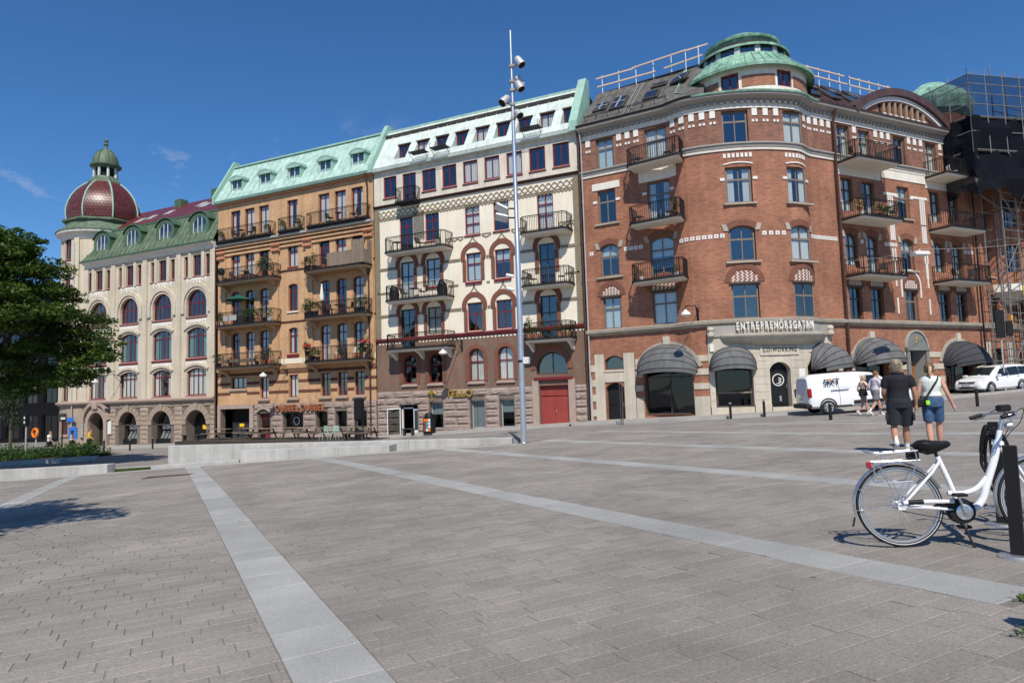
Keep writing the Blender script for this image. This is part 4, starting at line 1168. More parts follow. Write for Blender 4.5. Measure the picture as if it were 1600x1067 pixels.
mb = MB(); fbox(mb, FA, -40.75, -39.95, -0.26, -0.235, -0.5, 0.5); mb.obj('door_pane', K['shopglass'], B)
segring(FA, 'door_hood', K['granitetrim'], B, -40.32, 0.92, 1.3, 0.3, 0.16, 0.0, 0.16)
for g in gB[2:]:
    window(B, FA, g[0], g[1], g[2], g[3], fm='black', cols=2 if g[2] > 1.5 else 1, trans=None, rec=0.3, glass='shopglass', curtain='')
mb = MB(); mb.lathe([(0.26, 0), (0.3, 0)], 24, (0, 0), M=FA.M(-37.3, 0.25, -0.27) @ RX(PI/2)); mb.obj('window_emblem', K['steel'], B)
for i, x in enumerate(BX):
    mid = i == 3
    window(B, FA, x, 15.2, 1.06, 2.17, cols=2, trans=None, curtain='white' if i % 3 else 'sides')
    if mid:
        window(B, FA, x, 12.1, 1.0, 1.72, trans=0.7, sill=('redframe', 0.1, 0.05, 0.03), curtain='white')
        window(B, FA, x, 8.67, 0.96, 2.1, 0.14, trans=0.72, sill=('plaster', 0.14, 0.09, 0.08), curtain='')
        window(B, FA, x, 5.4, 0.94, 1.98, 0.14, trans=0.7, sill=('redframe', 0.28, 0.1, 0.1), curtain='sides')
    else:
        window(B, FA, x, 11.42, 1.0, 2.4, trans=0.76, curtain='white' if i < 2 else None)
        window(B, FA, x, 7.92, 0.96, 2.8, 0.14, trans=0.76)
        window(B, FA, x, 4.66, 0.94, 2.72, 0.14, trans=0.76)
    if i >= 2: window(B, FA, x, 2.05, 0.9, 1.72, trans=0.72 if i > 3 else None, sill=('granitetrim', 0.2, 0.16, 0.15), curtain='white' if i in (2, 3) else '')
window(B, FA, -43.04, 2.89, 1.7, 0.9, cols=3, trans=None, fm='darkframe', sill=('granitetrim', 0.18, 0.14, 0.1), curtain='white')
interior(FA, B, bs0, bs1, [-1.6, 1.7, 4.5, 7.8, 11.2, 14.6, 18.0])
for zz in (3.99, 3.28, 2.5):
    for (u, v) in ((bs0, -43.95 if zz < 3.9 else bs1),) + ((( -42.15, -40.8), (-39.82, -37.82), (-36.85, -34.7), (-33.74, -33.14), (-32.18, -31.58), (-30.62, bs1)) if zz < 3.9 else ()):
        mb = MB(); fbox(mb, FA, u, v, 0, 0.02, zz-0.11, zz+0.11); mb.obj('brown_band', K['brownbrick'], B)
sweep(FA, 'belt', K['yellowbrick'], B, bs0, bs1, [(0, 4.2), (0.1, 4.25), (0.14, 4.5), (0, 4.55)])
for (u, v) in ((-39.0, -38.3), (-38.2, -36.4), (-36.3, -35.9), (-30.3, bs1)):
    mb = MB(); fbox(mb, FA, u, v, 0, 0.05, 4.62, 5.02); mb.obj('cream_panel', K['cream'], B)
for zz in (7.85, 11.85):
    sweep(FA, 'string_course', K['brownbrick'], B, bs0, bs1, [(0, zz-0.06), (0.07, zz-0.04), (0.09, zz+0.04), (0, zz+0.07)])
# corbelled cornice below the top floor, stepping between the balconies
for k, (dz, dd) in enumerate(((0, 0.46), (-0.22, 0.34), (-0.5, 0.22), (-0.8, 0.12))):
    mb = MB(); fbox(mb, FA, bs0, bs1, 0, dd, 14.68+dz-0.18, 14.68+dz); mb.obj('cornice_course', K['yellowbrick'] if k else K['graystone'], B)
K['pinktrim'] = mat('salmon_terracotta', (0.50, 0.22, 0.125), 0.8, 0.08, 2)
for x in (-44.85, -38.95, -35.75, -30.05):
    for zz in (13.55, 14.0):
        mb = MB(); mb.tube([FA.pt(x-0.4, 0.16, zz), FA.pt(x+0.4, 0.16, zz)], 0.13, 8); mb.obj('terracotta_roll', K['pinktrim'], B, smooth=True)
for x in (-44.7, -39.05, -35.65, -30.0):
    mb = MB(); fbox(mb, FA, x-0.32, x+0.32, 0, 0.12, 4.6, 13.5); mb.obj('pilaster', K['yellowbrick'], B)
for (u, v) in ((-44.6, -38.5), (-35.5, -29.75)):
    for z in (4.62, 7.9, 11.4):
        balcony(B, FA, u, v, z, 1.15, slab=0.24, m_slab='yellowbrick' if z < 14 else 'graystone', ch=0.35, brackets=(u+0.5, v-0.5))
for (u, v) in ((-44.95, -39.05), (-38.35, -36.1), (-35.5, -29.9)):
    balcony(B, FA, u, v, 14.86, 0.62, rail=1.0, slab=0.2, m_slab='iron', ch=0.1)
for k in range(26):                  # timber screen on the fourth floor balcony
    x = -33.0+k*0.125; mb = MB(); mb.box(x, x+0.11, 40-1.17, 40-1.14, 11.45, 12.42+0.02*math.sin(k*2.1)); mb.obj('screen_board', K['greywood'], B)
for k in range(8):
    y = 40-1.1+k*0.13; mb = MB(); mb.box(-29.79, -29.76, y, y+0.115, 11.45, 12.42+(0.75 if k > 3 else 0)); mb.obj('screen_board', K['greywood'], B)
for k in range(9):
    mb = MB(); mb.box(-31.0+k*0.13, -31.0+k*0.13+0.115, 39.1, 39.12, 12.4, 13.2+0.03*math.sin(k)); mb.obj('screen_board', K['greywood'], B)
label_text('DUBBEL DUBBEL', 0.72, mat('rust_letters', (0.30, 0.11, 0.05), 0.6, 0.2, 4), B, FA.M(-36.6, 0.86, 0.16), 0.06, sx=0.9)
mb = MB()
for k in range(12):
    x = -39.2+k*0.49; mb.tube([FA.pt(x, 0.0, 1.18), FA.pt(x, 0.1, 1.18)], 0.02, 5)
mb.obj('sign_fixing', K['iron'], B)
sweep(FA, 'eaves', K['pinktrim'], B, bs0, bs1, [(0, 17.95), (0.14, 17.97), (0.2, 18.1), (0, 18.1)])
sweep(FA, 'gutter', K['minttrim'], B, bs0, bs1, [(0.0, 18.1), (0.38, 18.12), (0.46, 18.3), (0.42, 18.36), (0.0, 18.42)])
roofB = sweep(FA, 'roof', K['minttrim'], B, bs0, bs1, [(-1.7, 21.78), (-2.1, 21.78), (-2.1, 21.9), (-1.9, 21.95), (-1.7, 21.9)])
roof_panels(FA, roofB, bs0, bs1, (0.38, 18.36), (-1.9, 21.85), 0.66, 'mint')
mb = MB(); mb.quad((bs0, 41.9, 21.85), (bs1, 41.9, 21.85), (bs1, 50, 20), (bs0, 50, 20)); mb.obj('rear_roof', K['mint'], B)
for x in (-43.29, -40.2, -37.16, -34.1, -31.01): dormer(B, FA, x, 18.88, 1.15, 1.2, 0.0, -0.02, 'minttrim', 'whiteframe', cols=2, side=0.1, top=0.1, depth=1.9, hood=0.14, curtain='')
def gable_parapet(parent, x, w, m):
    mb = MB(); P = [(39.55, 18.1), (39.55, 18.75), (41.75, 22.35), (42.3, 22.35), (42.3, 18.1)]
    mb.add([(x-w/2, p[0], p[1]) for p in P]+[(x+w/2, p[0], p[1]) for p in P], [(0,1,2,3,4), (9,8,7,6,5)]+[(i, i+5, (i+1) % 5+5, (i+1) % 5) for i in range(5)])
    mb.obj('gable_parapet', K[m], parent)
gable_parapet(B, -45.45, 0.2, 'minttrim')
downpipe(FA, B, -30.05, -1.0, 17.4, 'brownpipe', 0.16, 0.06, top=(0.4, 18.15))
bd = MB()
for x in (bs0, bs1): bd.quad((x, 40.3, -3), (x, 50, -3), (x, 50, 20), (x, 40.3, 18.3))
bd.obj('side_wall', K['yellowbrick'], B)
rehang_windows(B)

# ================================================================ house C: cream render over brick and granite
C = empty('cream_render_house', (-21.5, 41, -0.6))
tag(C, 'cream rendered house with brown horseshoe arches and red ground floor gate', 'building')
cs0, cs1 = -29.55, -13.8
CXs = [-26.82, -24.68, -21.5, -19.33, -16.17]
hC = []; h5 = []
for i, x in enumerate(CXs):
    door = i in (0, 4)
    hC.append((x, 11.95 if door else 12.56, 1.13, 2.62 if door else 2.03))
    hC.append((x, 8.55 if door else 9.38, 1.12, 2.72 if door else 1.9))
    hC.append((x, 5.18 if door else 6.02, 1.12, 2.72 if door else 1.88))
for k in range(9):
    x = -28.15+k*1.65; h5.append((x, 15.5 if k == 1 else 16.13, 1.13, 2.14 if k == 1 else 1.53))
wall(FA, 'top_floor_wall', K['cream2'], C, cs0, cs1, 15.55, 18.1, h5)
wall(FA, 'wall', K['cream'], C, cs0, cs1, 5.9, 15.55, hC)
h1 = [(CXs[0]+0.05, 2.68, 1.1, 2.02, 0.5), (CXs[1], 2.68, 1.08, 2.04, 0.5), (CXs[2], 2.68, 1.1, 2.14, 0.53), (CXs[3], 2.68, 1.12, 2.16, 0.53), (-16.12, 2.9, 2.15, 1.4, 0.9)] + [h for h in hC if h[1] < 5.3]
wall(FA, 'brick_wall', K['mottledbrick'], C, cs0, cs1, 2.2, 5.9, h1)
gC = [(-26.91, -1.2, 1.45, 2.4), (CXs[1], -0.45, 1.04, 1.82), (CXs[2], -0.45, 1.04, 1.86), (CXs[3], -0.4, 1.02, 1.83), (-16.01, -0.6, 2.0, 3.1)]
wall(FA, 'ground_floor_wall', K['granjoint'], C, cs0, cs1, -1.9, 2.2, gC, dep=0.5)
ashlar(FA, C, cs0, cs1, -1.1, 2.18, [g+(0, 0.05) for g in gC[:4]]+[(-16.01, -0.6, 2.0, 3.4, 0, 0.38)], 7, 1.3, 'pinkgranite', seed=21, flat=1.3)
for k in range(9):
    x = -28.15+k*1.65
    window(C, FA, x, 15.5 if k == 1 else 16.13, 1.13, 2.14 if k == 1 else 1.53, trans=None, rec=0.08, t=0.1, sill=('redframe', 0.12, 0.06, 0.04) if k != 1 else None, curtain='white' if k in (4, 5, 6) else '')
for i, x in enumerate(CXs):
    door = i in (0, 4)
    sl = None if door else ('redframe', 0.14, 0.07, 0.06)
    window(C, FA, x, 11.95 if door else 12.56, 1.13, 2.62 if door else 2.03, rows=[0.36, 0.68] if not door else [0.45, 0.72], sill=sl, rec=0.1, curtain='white' if i in (2, 4) else 'half' if i == 3 else '')
    sl = None if door else ('redframe', 0.22, 0.1, 0.06)
    window(C, FA, x, 8.55 if door else 9.38, 1.12, 2.72 if door else 1.9, rows=[0.62], sill=sl, rec=0.12, fm='redframe' if i in (2, 3) else 'darkframe', curtain='blue' if i == 2 else 'half' if i == 3 else None if i != 4 else '')
    window(C, FA, x, 5.18 if door else 6.02, 1.12, 2.72 if door else 1.88, rows=[0.6], sill=sl, rec=0.12, fm='redframe' if i in (2, 3) else 'darkframe', curtain='' if i > 1 else None)
    for zt in (7.9, 11.27):          # horseshoe arch, tympanum, toothed jambs
        ring(FA, 'horseshoe_arch', K['archbrown'], C, x, zt-0.22, 0.63, 0.95, 0.0, 0.07, -0.28, PI+0.28, 20)
        mb = MB(); P = [(x+0.6*math.cos(PI*j/14), zt+0.02+0.36*math.sin(PI*j/14)) for j in range(15)]
        mb.quad(*[FA.pt(a, 0.02, b) for a, b in P]); mb.obj('tympanum', K['cream'], C)
        for sg in (-1, 1):
            jm = MB(); a, b = sorted((x+sg*0.565, x+sg*0.75)); fbox(jm, FA, a, b, 0, 0.05, zt-1.88, zt-0.45)
            for j in range(8):
                z0 = zt-1.86+j*0.18; c = x+sg*0.75; a, b = sorted((c-sg*0.004, c+sg*0.08)); fbox(jm, FA, a, b, 0, 0.048, z0, z0+0.1)
            jm.obj('toothed_jamb', K['archbrown'], C)
        if i in (2, 3):              # ogee tip that climbs from the arch
            tp = MB()
            for sg in (-1, 1):
                q = [(x+sg*0.42*(1-t)**2, zt+0.62+0.62*t) for t in [j/6 for j in range(7)]]
                for j in range(6): tp.quad(FA.pt(q[j][0]-0.045, 0.03, q[j][1]), FA.pt(q[j][0]+0.045, 0.03, q[j][1]), FA.pt(q[j+1][0]+0.045, 0.03, q[j+1][1]), FA.pt(q[j+1][0]-0.045, 0.03, q[j+1][1]))
            tp.obj('ogee_tip', K['olive'], C)
segs = lambda zc: [(cs0, CXs[0]-1.0), (CXs[0]+1.0, CXs[1]-1.0), (CXs[1]+1.0, CXs[2]-1.0), (CXs[2]+1.0, CXs[3]-1.0), (CXs[3]+1.0, CXs[4]-1.0), (CXs[4]+1.0, cs1)]
for zc in (7.55, 10.92):
    for (u, v) in segs(zc):
        if v-u > 0.05: mb = MB(); fbox(mb, FA, u, v, 0, 0.05, zc-0.09, zc+0.09); mb.obj('painted_band', K['olive'], C)
for zc in (9.2, 5.98):
    for (u, v) in segs(zc):
        if v-u > 0.05 and zc > 6: mb = MB(); fbox(mb, FA, u+0.2, v-0.2, 0, 0.04, zc-0.06, zc+0.06); mb.obj('painted_band', K['olive'], C)
def zigzag(parent, u, v, zt, h, step, m, dd=0.03, name='zigzag_frieze'):
    mb = MB(); n = max(1, int((v-u)/step)); w = (v-u)/n
    for i in range(n):
        a = u+i*w
        for sg in (0, 1):
            x0, x1 = (a, a+w/2) if sg == 0 else (a+w/2, a+w); z0, z1 = (zt, zt-h) if sg == 0 else (zt-h, zt)
            mb.add([FA.pt(x0, dd, z0), FA.pt(x0, dd, z0-0.1), FA.pt(x1, dd, z1-0.1), FA.pt(x1, dd, z1)], [(0, 1, 2, 3)])
    fbox(mb, FA, u, v, 0, dd, zt, zt+0.07)
    return mb.obj(name, K[m], parent)
zigzag(C, -23.6, -22.2, 12.45, 0.16, 0.42, 'olive'); zigzag(C, -20.8, -20.1, 12.45, 0.16, 0.42, 'olive'); zigzag(C, -18.6, -17.6, 12.45, 0.16, 0.42, 'olive'); zigzag(C, -15.3, cs1-0.2, 12.45, 0.16, 0.42, 'olive')
lt = MB()                           # interlaced lattice frieze under the cornice
n = 38; w = (cs1-cs0)/n
for i in range(n):
    a = cs0+i*w
    for sg in (0, 1):
        for k in range(4):
            z0 = 14.93+0.2*math.cos(PI*k/4+sg*PI); z1 = 14.93+0.2*math.cos(PI*(k+1)/4+sg*PI)
            x0, x1 = a+w*k/4, a+w*(k+1)/4
            lt.quad(FA.pt(x0, 0.03+sg*0.006, z0-0.045), FA.pt(x1, 0.03+sg*0.006, z1-0.045), FA.pt(x1, 0.03+sg*0.006, z1+0.045), FA.pt(x0, 0.03+sg*0.006, z0+0.045))
lt.obj('lattice_frieze', K['olive'], C)
zigzag(C, cs0, cs1, 14.6, 0.1, 0.25, 'olive')
for (xe, sg) in ((cs0+0.18, 1), (cs1-0.18, -1)):
    q = MB(); fbox(q, FA, xe-0.18, xe+0.18, 0, 0.04, 5.95, 15.3)
    for j in range(52):
        a, b = sorted((xe+sg*0.18, xe+sg*0.27)); fbox(q, FA, a, b, 0, 0.038, 6.0+j*0.178, 6.0+j*0.178+0.1)
    q.obj('toothed_quoin', K['olive'], C)
sweep(FA, 'upper_cornice', K['brownpipe'], C, cs0, cs1, [(0, 15.4), (0.12, 15.42), (0.2, 15.52), (0.22, 15.56), (0, 15.62)])
K['darkred'] = mat('dull_red_paint', (0.125, 0.022, 0.024), 0.6, 0.15, 2)
sweep(FA, 'red_belt', K['darkred'], C, cs0, cs1, [(0, 5.68), (0.1, 5.7), (0.16, 5.86), (0, 5.95)])
zz_ = MB()
for k in range(56):
    x = cs0+0.2+k*0.28
    if any(abs(x+0.1-c) < 0.75 for c in (CXs[0], CXs[4])): continue
    P = [(x+0.12+0.11*math.cos(PI+PI*j/8), 5.64+0.14*math.sin(PI+PI*j/8)) for j in range(9)]
    zz_.quad(*[FA.pt(a, 0.03, b) for a, b in P])
zz_.obj('scallop_frieze', K['cream'], C)
mb = MB(); fbox(mb, FA, cs0, -27.5, 0, 0.015, 5.4, 5.66)
K['archred'] = mat('red_brown_brick_arch', (0.185, 0.078, 0.052), 0.85, 0.14, 4)
for i, h in enumerate(h1[:4]):
    window(C, FA, h[0], h[1], h[2], h[3], h[4], trans=0.6, cols=2, sill=('granitetrim', 0.2, 0.12, 0.1), curtain='white' if i > 1 else '')
    ring(FA, 'brick_arch', K['archred'], C, h[0], h[1]+h[3]-0.55, 0.57, 0.82, 0.0, 0.05, zs=h[1])
window(C, FA, -16.12, 2.9, 2.15, 1.4, 0.9, cols=2, trans=None, fm='darkframe', curtain='', rec=0.25)
ring(FA, 'brick_arch', K['archred'], C, -16.12, 3.35, 1.1, 1.42, 0.0, 0.06, -0.1, PI+0.1)
mb = MB(); fbox(mb, FA, -17.45, -17.02, 0, 0.14, -0.5, 2.55); fbox(mb, FA, -15.0, -14.57, 0, 0.14, -0.5, 2.55); mb.obj('gate_pier', K['granitetrim'], C)
mb = MB(); fbox(mb, FA, -17.3, -14.75, 0, 0.18, 2.55, 2.72); mb.obj('gate_lintel', K['redframe'], C)
gd = panel_door(C, FA, -16.01, -0.55, 1.98, 2.1, 'red', 0.22, leaves=2, panels=1, name='gate')
wb = MB()
for k in range(6):
    x = -16.95+k*0.34; wb.prism([(x-0.13, 1.65), (x+0.13, 1.65), (x+0.13, 2.4), (x, 2.5), (x-0.13, 2.4)], 40.25, 40.27)
wb.obj('gate_light', K['dark'], C)
mb = MB(); fbox(mb, FA, -17.0, -15.0, -0.26, -0.22, 1.5, 2.56); mb.obj('gate_upper_panel', K['red'], C)
# restaurant ground floor
doorw = MB(); M_ = FA.M(-26.91, -1.0); doorw.box(-0.72, -0.62, 0.2, 0.3, 0, 2.05, M_); doorw.box(0.25, 0.72, 0.2, 0.3, 0, 2.05, M_); doorw.box(-0.72, 0.72, 0.2, 0.3, 1.95, 2.05, M_)
dw = doorw.obj('door_frame', K['whiteframe'], C)
mb = MB(); mb.box(0.33, 0.62, 0.17, 0.19, 0.5, 1.85, M_); mb.obj('door_pane', K['shopglass'], dw)
lf = outline_ring(0.95, 2.0, 0, 0.07, 0, 0.05).obj('door_leaf', K['whiteframe'], C, FA.M(-27.6, -0.98) @ RZ(-2.75) @ T(0.48, 0, 0))
mb = MB(); mb.quad((-0.42, 0.02, 0.07), (0.42, 0.02, 0.07), (0.42, 0.02, 1.93), (-0.42, 0.02, 1.93)); mb.obj('pane', K['shopglass'], lf, WM[lf.name])
mb = MB(); fbox(mb, FA, -27.7, -26.1, -1.6, -1.5, -1.2, 1.3); mb.obj('doorway_back', K['dark'], C)
for k, g in enumerate(gC[1:4]):
    window(C, FA, g[0], g[1], g[2], g[3], fm='zinc', cols=1, trans=None, rec=0.26, curtain='', glass='shopglass')
    full = k == 1
    mb = MB(); fbox(mb, FA, g[0]-0.46, g[0]+0.46, -0.36, -0.345, g[1]+(0.06 if full else 0.98), g[1]+g[3]-0.06); mb.obj('window_film', K['blind'], C)
label_text('TELLO', 0.62, K['gold'], C, FA.M(-22.75, 1.56, 0.17), 0.05, sx=1.12)
pl = MB()                            # palm tree emblem beside the name
for a in (0.1, 0.75, 1.4, 2.0, 2.6, 3.2):
    pl.tube([FA.pt(-24.9, 0.2, 1.95), FA.pt(-24.9+0.22*math.cos(a), 0.2, 1.98+0.22*math.sin(a)), FA.pt(-24.9+0.36*math.cos(a*0.95), 0.2, 1.92+0.18*math.sin(a))], [0.03, 0.04, 0.015], 5)
pl.tube([FA.pt(-24.92, 0.2, 1.95), FA.pt(-24.87, 0.2, 1.5)], 0.03, 5); pl.tube([FA.pt(-25.2, 0.2, 1.62), FA.pt(-24.6, 0.2, 1.62)], 0.018, 5)
pl.obj('palm_emblem', K['gold'], C)
interior(FA, C, cs0, cs1, [-1.3, 2.2, 5.1, 8.45, 11.85, 15.4, 18.0])
for z in (5.1, 8.48, 11.88):
    balcony(C, FA, -28.0, -23.05, z, 1.2, slab=0.2, m_slab='plaster', ch=0.22, brackets=(-27.8, -25.6, -23.4) if z < 6 else ())
    balcony(C, FA, -17.55, -14.35, z, 1.2, slab=0.2, m_slab='plaster', ch=0.22, brackets=(-17.3, -14.6) if z < 6 else ())
balcony(C, FA, -27.3, -25.6, 15.45, 0.7, slab=0.16, m_slab='iron', ch=0.04)
lt = MB()                            # trellis between the doors on the fourth floor
for i in range(7):
    for sg in (0, 1):
        for j in range(11):
            x0 = -26.2+i*0.13; z0 = 12.75+j*0.18
            if sg == 0: lt.quad(FA.pt(x0, 0.05, z0), FA.pt(x0+0.13, 0.05, z0+0.18), FA.pt(x0+0.13, 0.05, z0+0.23), FA.pt(x0, 0.05, z0+0.05))
            else: lt.quad(FA.pt(x0, 0.06, z0+0.18), FA.pt(x0+0.13, 0.06, z0), FA.pt(x0+0.13, 0.06, z0+0.05), FA.pt(x0, 0.06, z0+0.23))
lt.obj('trellis', K['darkwood'], C)
# roof with a row of recessed windows
def ry(z): return 39.72+(z-18.35)/1.62
def rd(z): return 40-ry(z)
sweep(FA, 'gutter', K['paleroof'], C, cs0, cs1, [(0.0, 18.08), (0.3, 18.1), (0.36, 18.3), (0.0, 18.4)])
roofC = sweep(FA, 'roof', K['minttrim'], C, cs0, cs1, [(rd(21.75)+0.05, 21.7), (rd(21.75)-0.3, 21.7), (rd(21.75)-0.3, 21.85), (rd(21.75)+0.05, 21.85)])
roof_panels(FA, roofC, cs0, cs1, (rd(18.35), 18.35), (rd(18.87), 18.87), 0.8, 'paleroof')
roof_panels(FA, roofC, cs0, cs1, (rd(20.2), 20.2), (rd(21.8), 21.8), 0.8, 'paleroof')
ax = [-27.34+k*1.6125 for k in range(9)]
edges = [cs0]+[v for x in ax for v in (x-0.5, x+0.5)]+[cs1]
for k in range(0, len(edges), 2):
    u, v = edges[k], edges[k+1]; mb = MB()
    a, b = (rd(18.87), 18.87), (rd(20.2), 20.2); yb = rd(20.2)
    mb.quad(FA.pt(u, *a), FA.pt(v, *a), FA.pt(v, *b), FA.pt(u, *b))
    for e in (u, v): mb.quad(FA.pt(e, *a), FA.pt(e, yb, 18.87), FA.pt(e, *b))
    mb.obj('roof_fin', K['paleroof'], roofC)
mb = MB(); mb.quad(FA.pt(cs0, rd(18.87), 18.87), FA.pt(cs1, rd(18.87), 18.87), FA.pt(cs1, rd(20.2), 18.871), FA.pt(cs0, rd(20.2), 18.871)); mb.obj('recess_floor', K['minttrim'], roofC)
Fq = Straight(40-rd(20.15)-0.02)
for k, x in enumerate(ax):
    window(C, Fq, x, 18.9, 0.98, 1.22, trans=None, rec=0.0, t=0.07, curtain='white' if k % 3 == 1 else '')
    mb = MB(); mb.box(x-0.55, x+0.55, Fq.y-0.12, Fq.y+0.1, 20.12, 20.2); mb.obj('window_hood', K['darkframe'], C)
mb = MB(); mb.box(cs0, cs1, Fq.y+0.6, Fq.y+0.7, 18.5, 21.4); mb.obj('attic_interior', K['room'], C)
mb = MB(); yr = 40-rd(21.75); mb.quad((cs0, yr+0.3, 21.75), (cs1, yr+0.3, 21.75), (cs1, 50, 20), (cs0, 50, 20)); mb.obj('rear_roof', K['mint'], C)
gable_parapet(C, cs0-0.06, 0.34, 'minttrim'); gable_parapet(C, cs1-0.1, 0.55, 'minttrim')
for x in (-25.3, -23.55, -16.7):     # rescue balconies on the roof
    mb = MB(); y0 = 39.55
    for j in range(9): mb.box(x-0.65, x+0.65, y0-0.5+j*0.09, y0-0.48+j*0.09, 18.74, 18.77)
    for e in (-0.6, 0.6): mb.tube([(x+e, y0-0.45, 18.73), (x+e, y0+0.15, 18.35)], 0.02, 5); mb.tube([(x+e, y0-0.48, 18.75), (x+e, y0-0.48, 19.15)], 0.015, 5)
    mb.obj('roof_step', K['iron'], C)
downpipe(FA, C, -13.72, -0.1, 17.4, 'brownpipe', 0.16, 0.07, top=(0.35, 18.1))
downpipe(FA, C, -13.5, -0.1, 2.6, 'zinc', 0.14, 0.06)
bd = MB()
for x in (cs0, cs1): bd.quad((x, 40.3, -3), (x, 50, -3), (x, 50, 20), (x, 40.3, 18.3))
bd.obj('side_wall', K['cream2'], C)
# ================================================================ house D: red brick corner house with copper tower
FD = Corner()
D = empty('red_brick_corner_house', (-3.6, 41.5, 0.2))
tag(D, 'red brick corner house with white ornaments and green copper tower', 'building')
d_s0, d_s1 = 0.0, 29.4
BELT0, BELT1 = 5.12, 5.46
W2 = [(1.68, 1.15), (4.96, 1.46), (9.38, 1.42), (12.78, 1.44), (17.33, 1.15), (19.25, 1.18), (22.47, 1.22), (25.78, 1.15), (27.6, 1.1)]
W3 = [(1.66, 1.19), (4.95, 1.46), (9.38, 1.38), (12.76, 1.42), (17.28, 1.06), (19.12, 1.06), (22.43, 1.24), (25.62, 1.1), (27.5, 1.06)]
W4 = [(1.63, 1.17), (4.93, 1.38), (9.38, 1.38), (12.75, 1.38), (17.22, 1.06), (19.15, 1.1), (22.42, 1.18), (25.57, 1.08), (27.5, 1.06)]
W5 = [(1.65, 1.14), (4.9, 1.36), (9.35, 1.38), (12.7, 1.34), (17.22, 1.12), (19.1, 1.06), (22.41, 1.16), (25.58, 1.12), (27.5, 1.06)]
DOOR = {1: 1, 5: 1, 8: 1}
hD = [(s, 5.47, w, 1.94) for s, w in W2]
hD += [(s, 8.05 if i in DOOR else 8.7, w, 2.62 if i in DOOR else 1.98, 0.22) for i, (s, w) in enumerate(W3)]
hD += [(s, 11.45 if i in DOOR else 12.0, w, 2.55 if i in DOOR else 2.04) for i, (s, w) in enumerate(W4)]
hD += [(s, 14.95 if i in DOOR else 15.42, w, 2.3 if i in DOOR else 1.88) for i, (s, w) in enumerate(W5)]
wall(FD, 'wall', K['redbrick'], D, d_s0, d_s1, BELT1-0.05, 14.9, hD, ds=0.45)
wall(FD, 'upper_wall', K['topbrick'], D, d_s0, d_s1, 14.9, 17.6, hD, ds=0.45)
gD = [(1.64, -0.4, 1.15, 2.6, 0.3), (1.66, 3.0, 1.17, 0.83, 0.25), (4.98, 0.25, 2.95, 3.5, 0.9), (8.55, 0.6, 1.9, 2.9, 0.7), (10.92, 0.4, 1.12, 2.6, 0.4), (13.75, 0.6, 2.5, 2.9, 0.8), (18.35, 0.6, 2.9, 3.2, 0.9), (22.5, 0.3, 1.5, 3.4, 0), (26.72, 0.6, 2.9, 3.2, 0.9)]
wall(FD, 'ground_floor_wall', K['redbrick'], D, d_s0, 7.32, -1.2, BELT0, gD, dep=0.4, ds=0.45)
wall(FD, 'ground_floor_wall', K['redbrick'], D, 14.87, d_s1, -0.6, BELT0, gD, dep=0.4, ds=0.45)
wall(FD, 'tower_stone_wall', K['limestone'], D, 7.32, 14.87, -0.8, BELT0, gD, dep=0.45, ds=0.3, d=0.06)
sweep(FD, 'belt_course', K['beltstone'], D, d_s0, d_s1, [(0, BELT0-0.04), (0.1, BELT0), (0.12, BELT0+0.08), (0.26, BELT0+0.12), (0.3, BELT1-0.06), (0.08, BELT1), (0, BELT1)])
for i, (s, w) in enumerate(W2): window(D, FD, s, 5.47, w, 1.94, fm='taupeframe' if i < 4 or i == 6 else 'darkframe', trans=0.64, tb=0.1, t=0.085, curtain='blue' if i == 0 else '' if i > 1 else None)
for i, (s, w) in enumerate(W3):
    d = i in DOOR
    window(D, FD, s, 8.05 if d else 8.7, w, 2.62 if d else 1.98, 0.22, fm='taupeframe' if i < 4 or i == 6 else 'darkframe', trans=0.7 if d else 0.62, tb=0.1, t=0.085, sill=None if i in (1, 4, 5, 7, 8) else ('beltstone', 0.14, 0.12, 0.26), curtain=None if i != 2 else '')
for i, (s, w) in enumerate(W4):
    d = i in DOOR
    window(D, FD, s, 11.45 if d else 12.0, w, 2.55 if d else 2.04, fm='taupeframe' if i < 4 or i == 6 else 'darkframe', trans=0.7 if d else 0.66, tb=0.1, t=0.085, sill=None if i in (1, 4, 5, 7, 8) else ('beltstone', 0.13, 0.12, 0.22), curtain=None if i > 1 else 'sides' if i else '')
for i, (s, w) in enumerate(W5):
    d = i in DOOR
    window(D, FD, s, 14.95 if d else 15.42, w, 2.3 if d else 1.88, fm='taupeframe', trans=0.68, tb=0.1, t=0.085, curtain='blue' if i == 0 else None)
interior(FD, D, d_s0, d_s1, [5.3, 7.95, 11.3, 14.8, 17.9], 2.4)
mb = MB(); S_ = sorted(breaks(FD, d_s0, d_s1, 0.8))
for a, b in zip(S_[:-1], S_[1:]): mb.quad(FD.pt(a, -1.6, -1), FD.pt(b, -1.6, -1), FD.pt(b, -1.6, 5.2), FD.pt(a, -1.6, 5.2))
mb.obj('shop_interior', K['dark'], D)
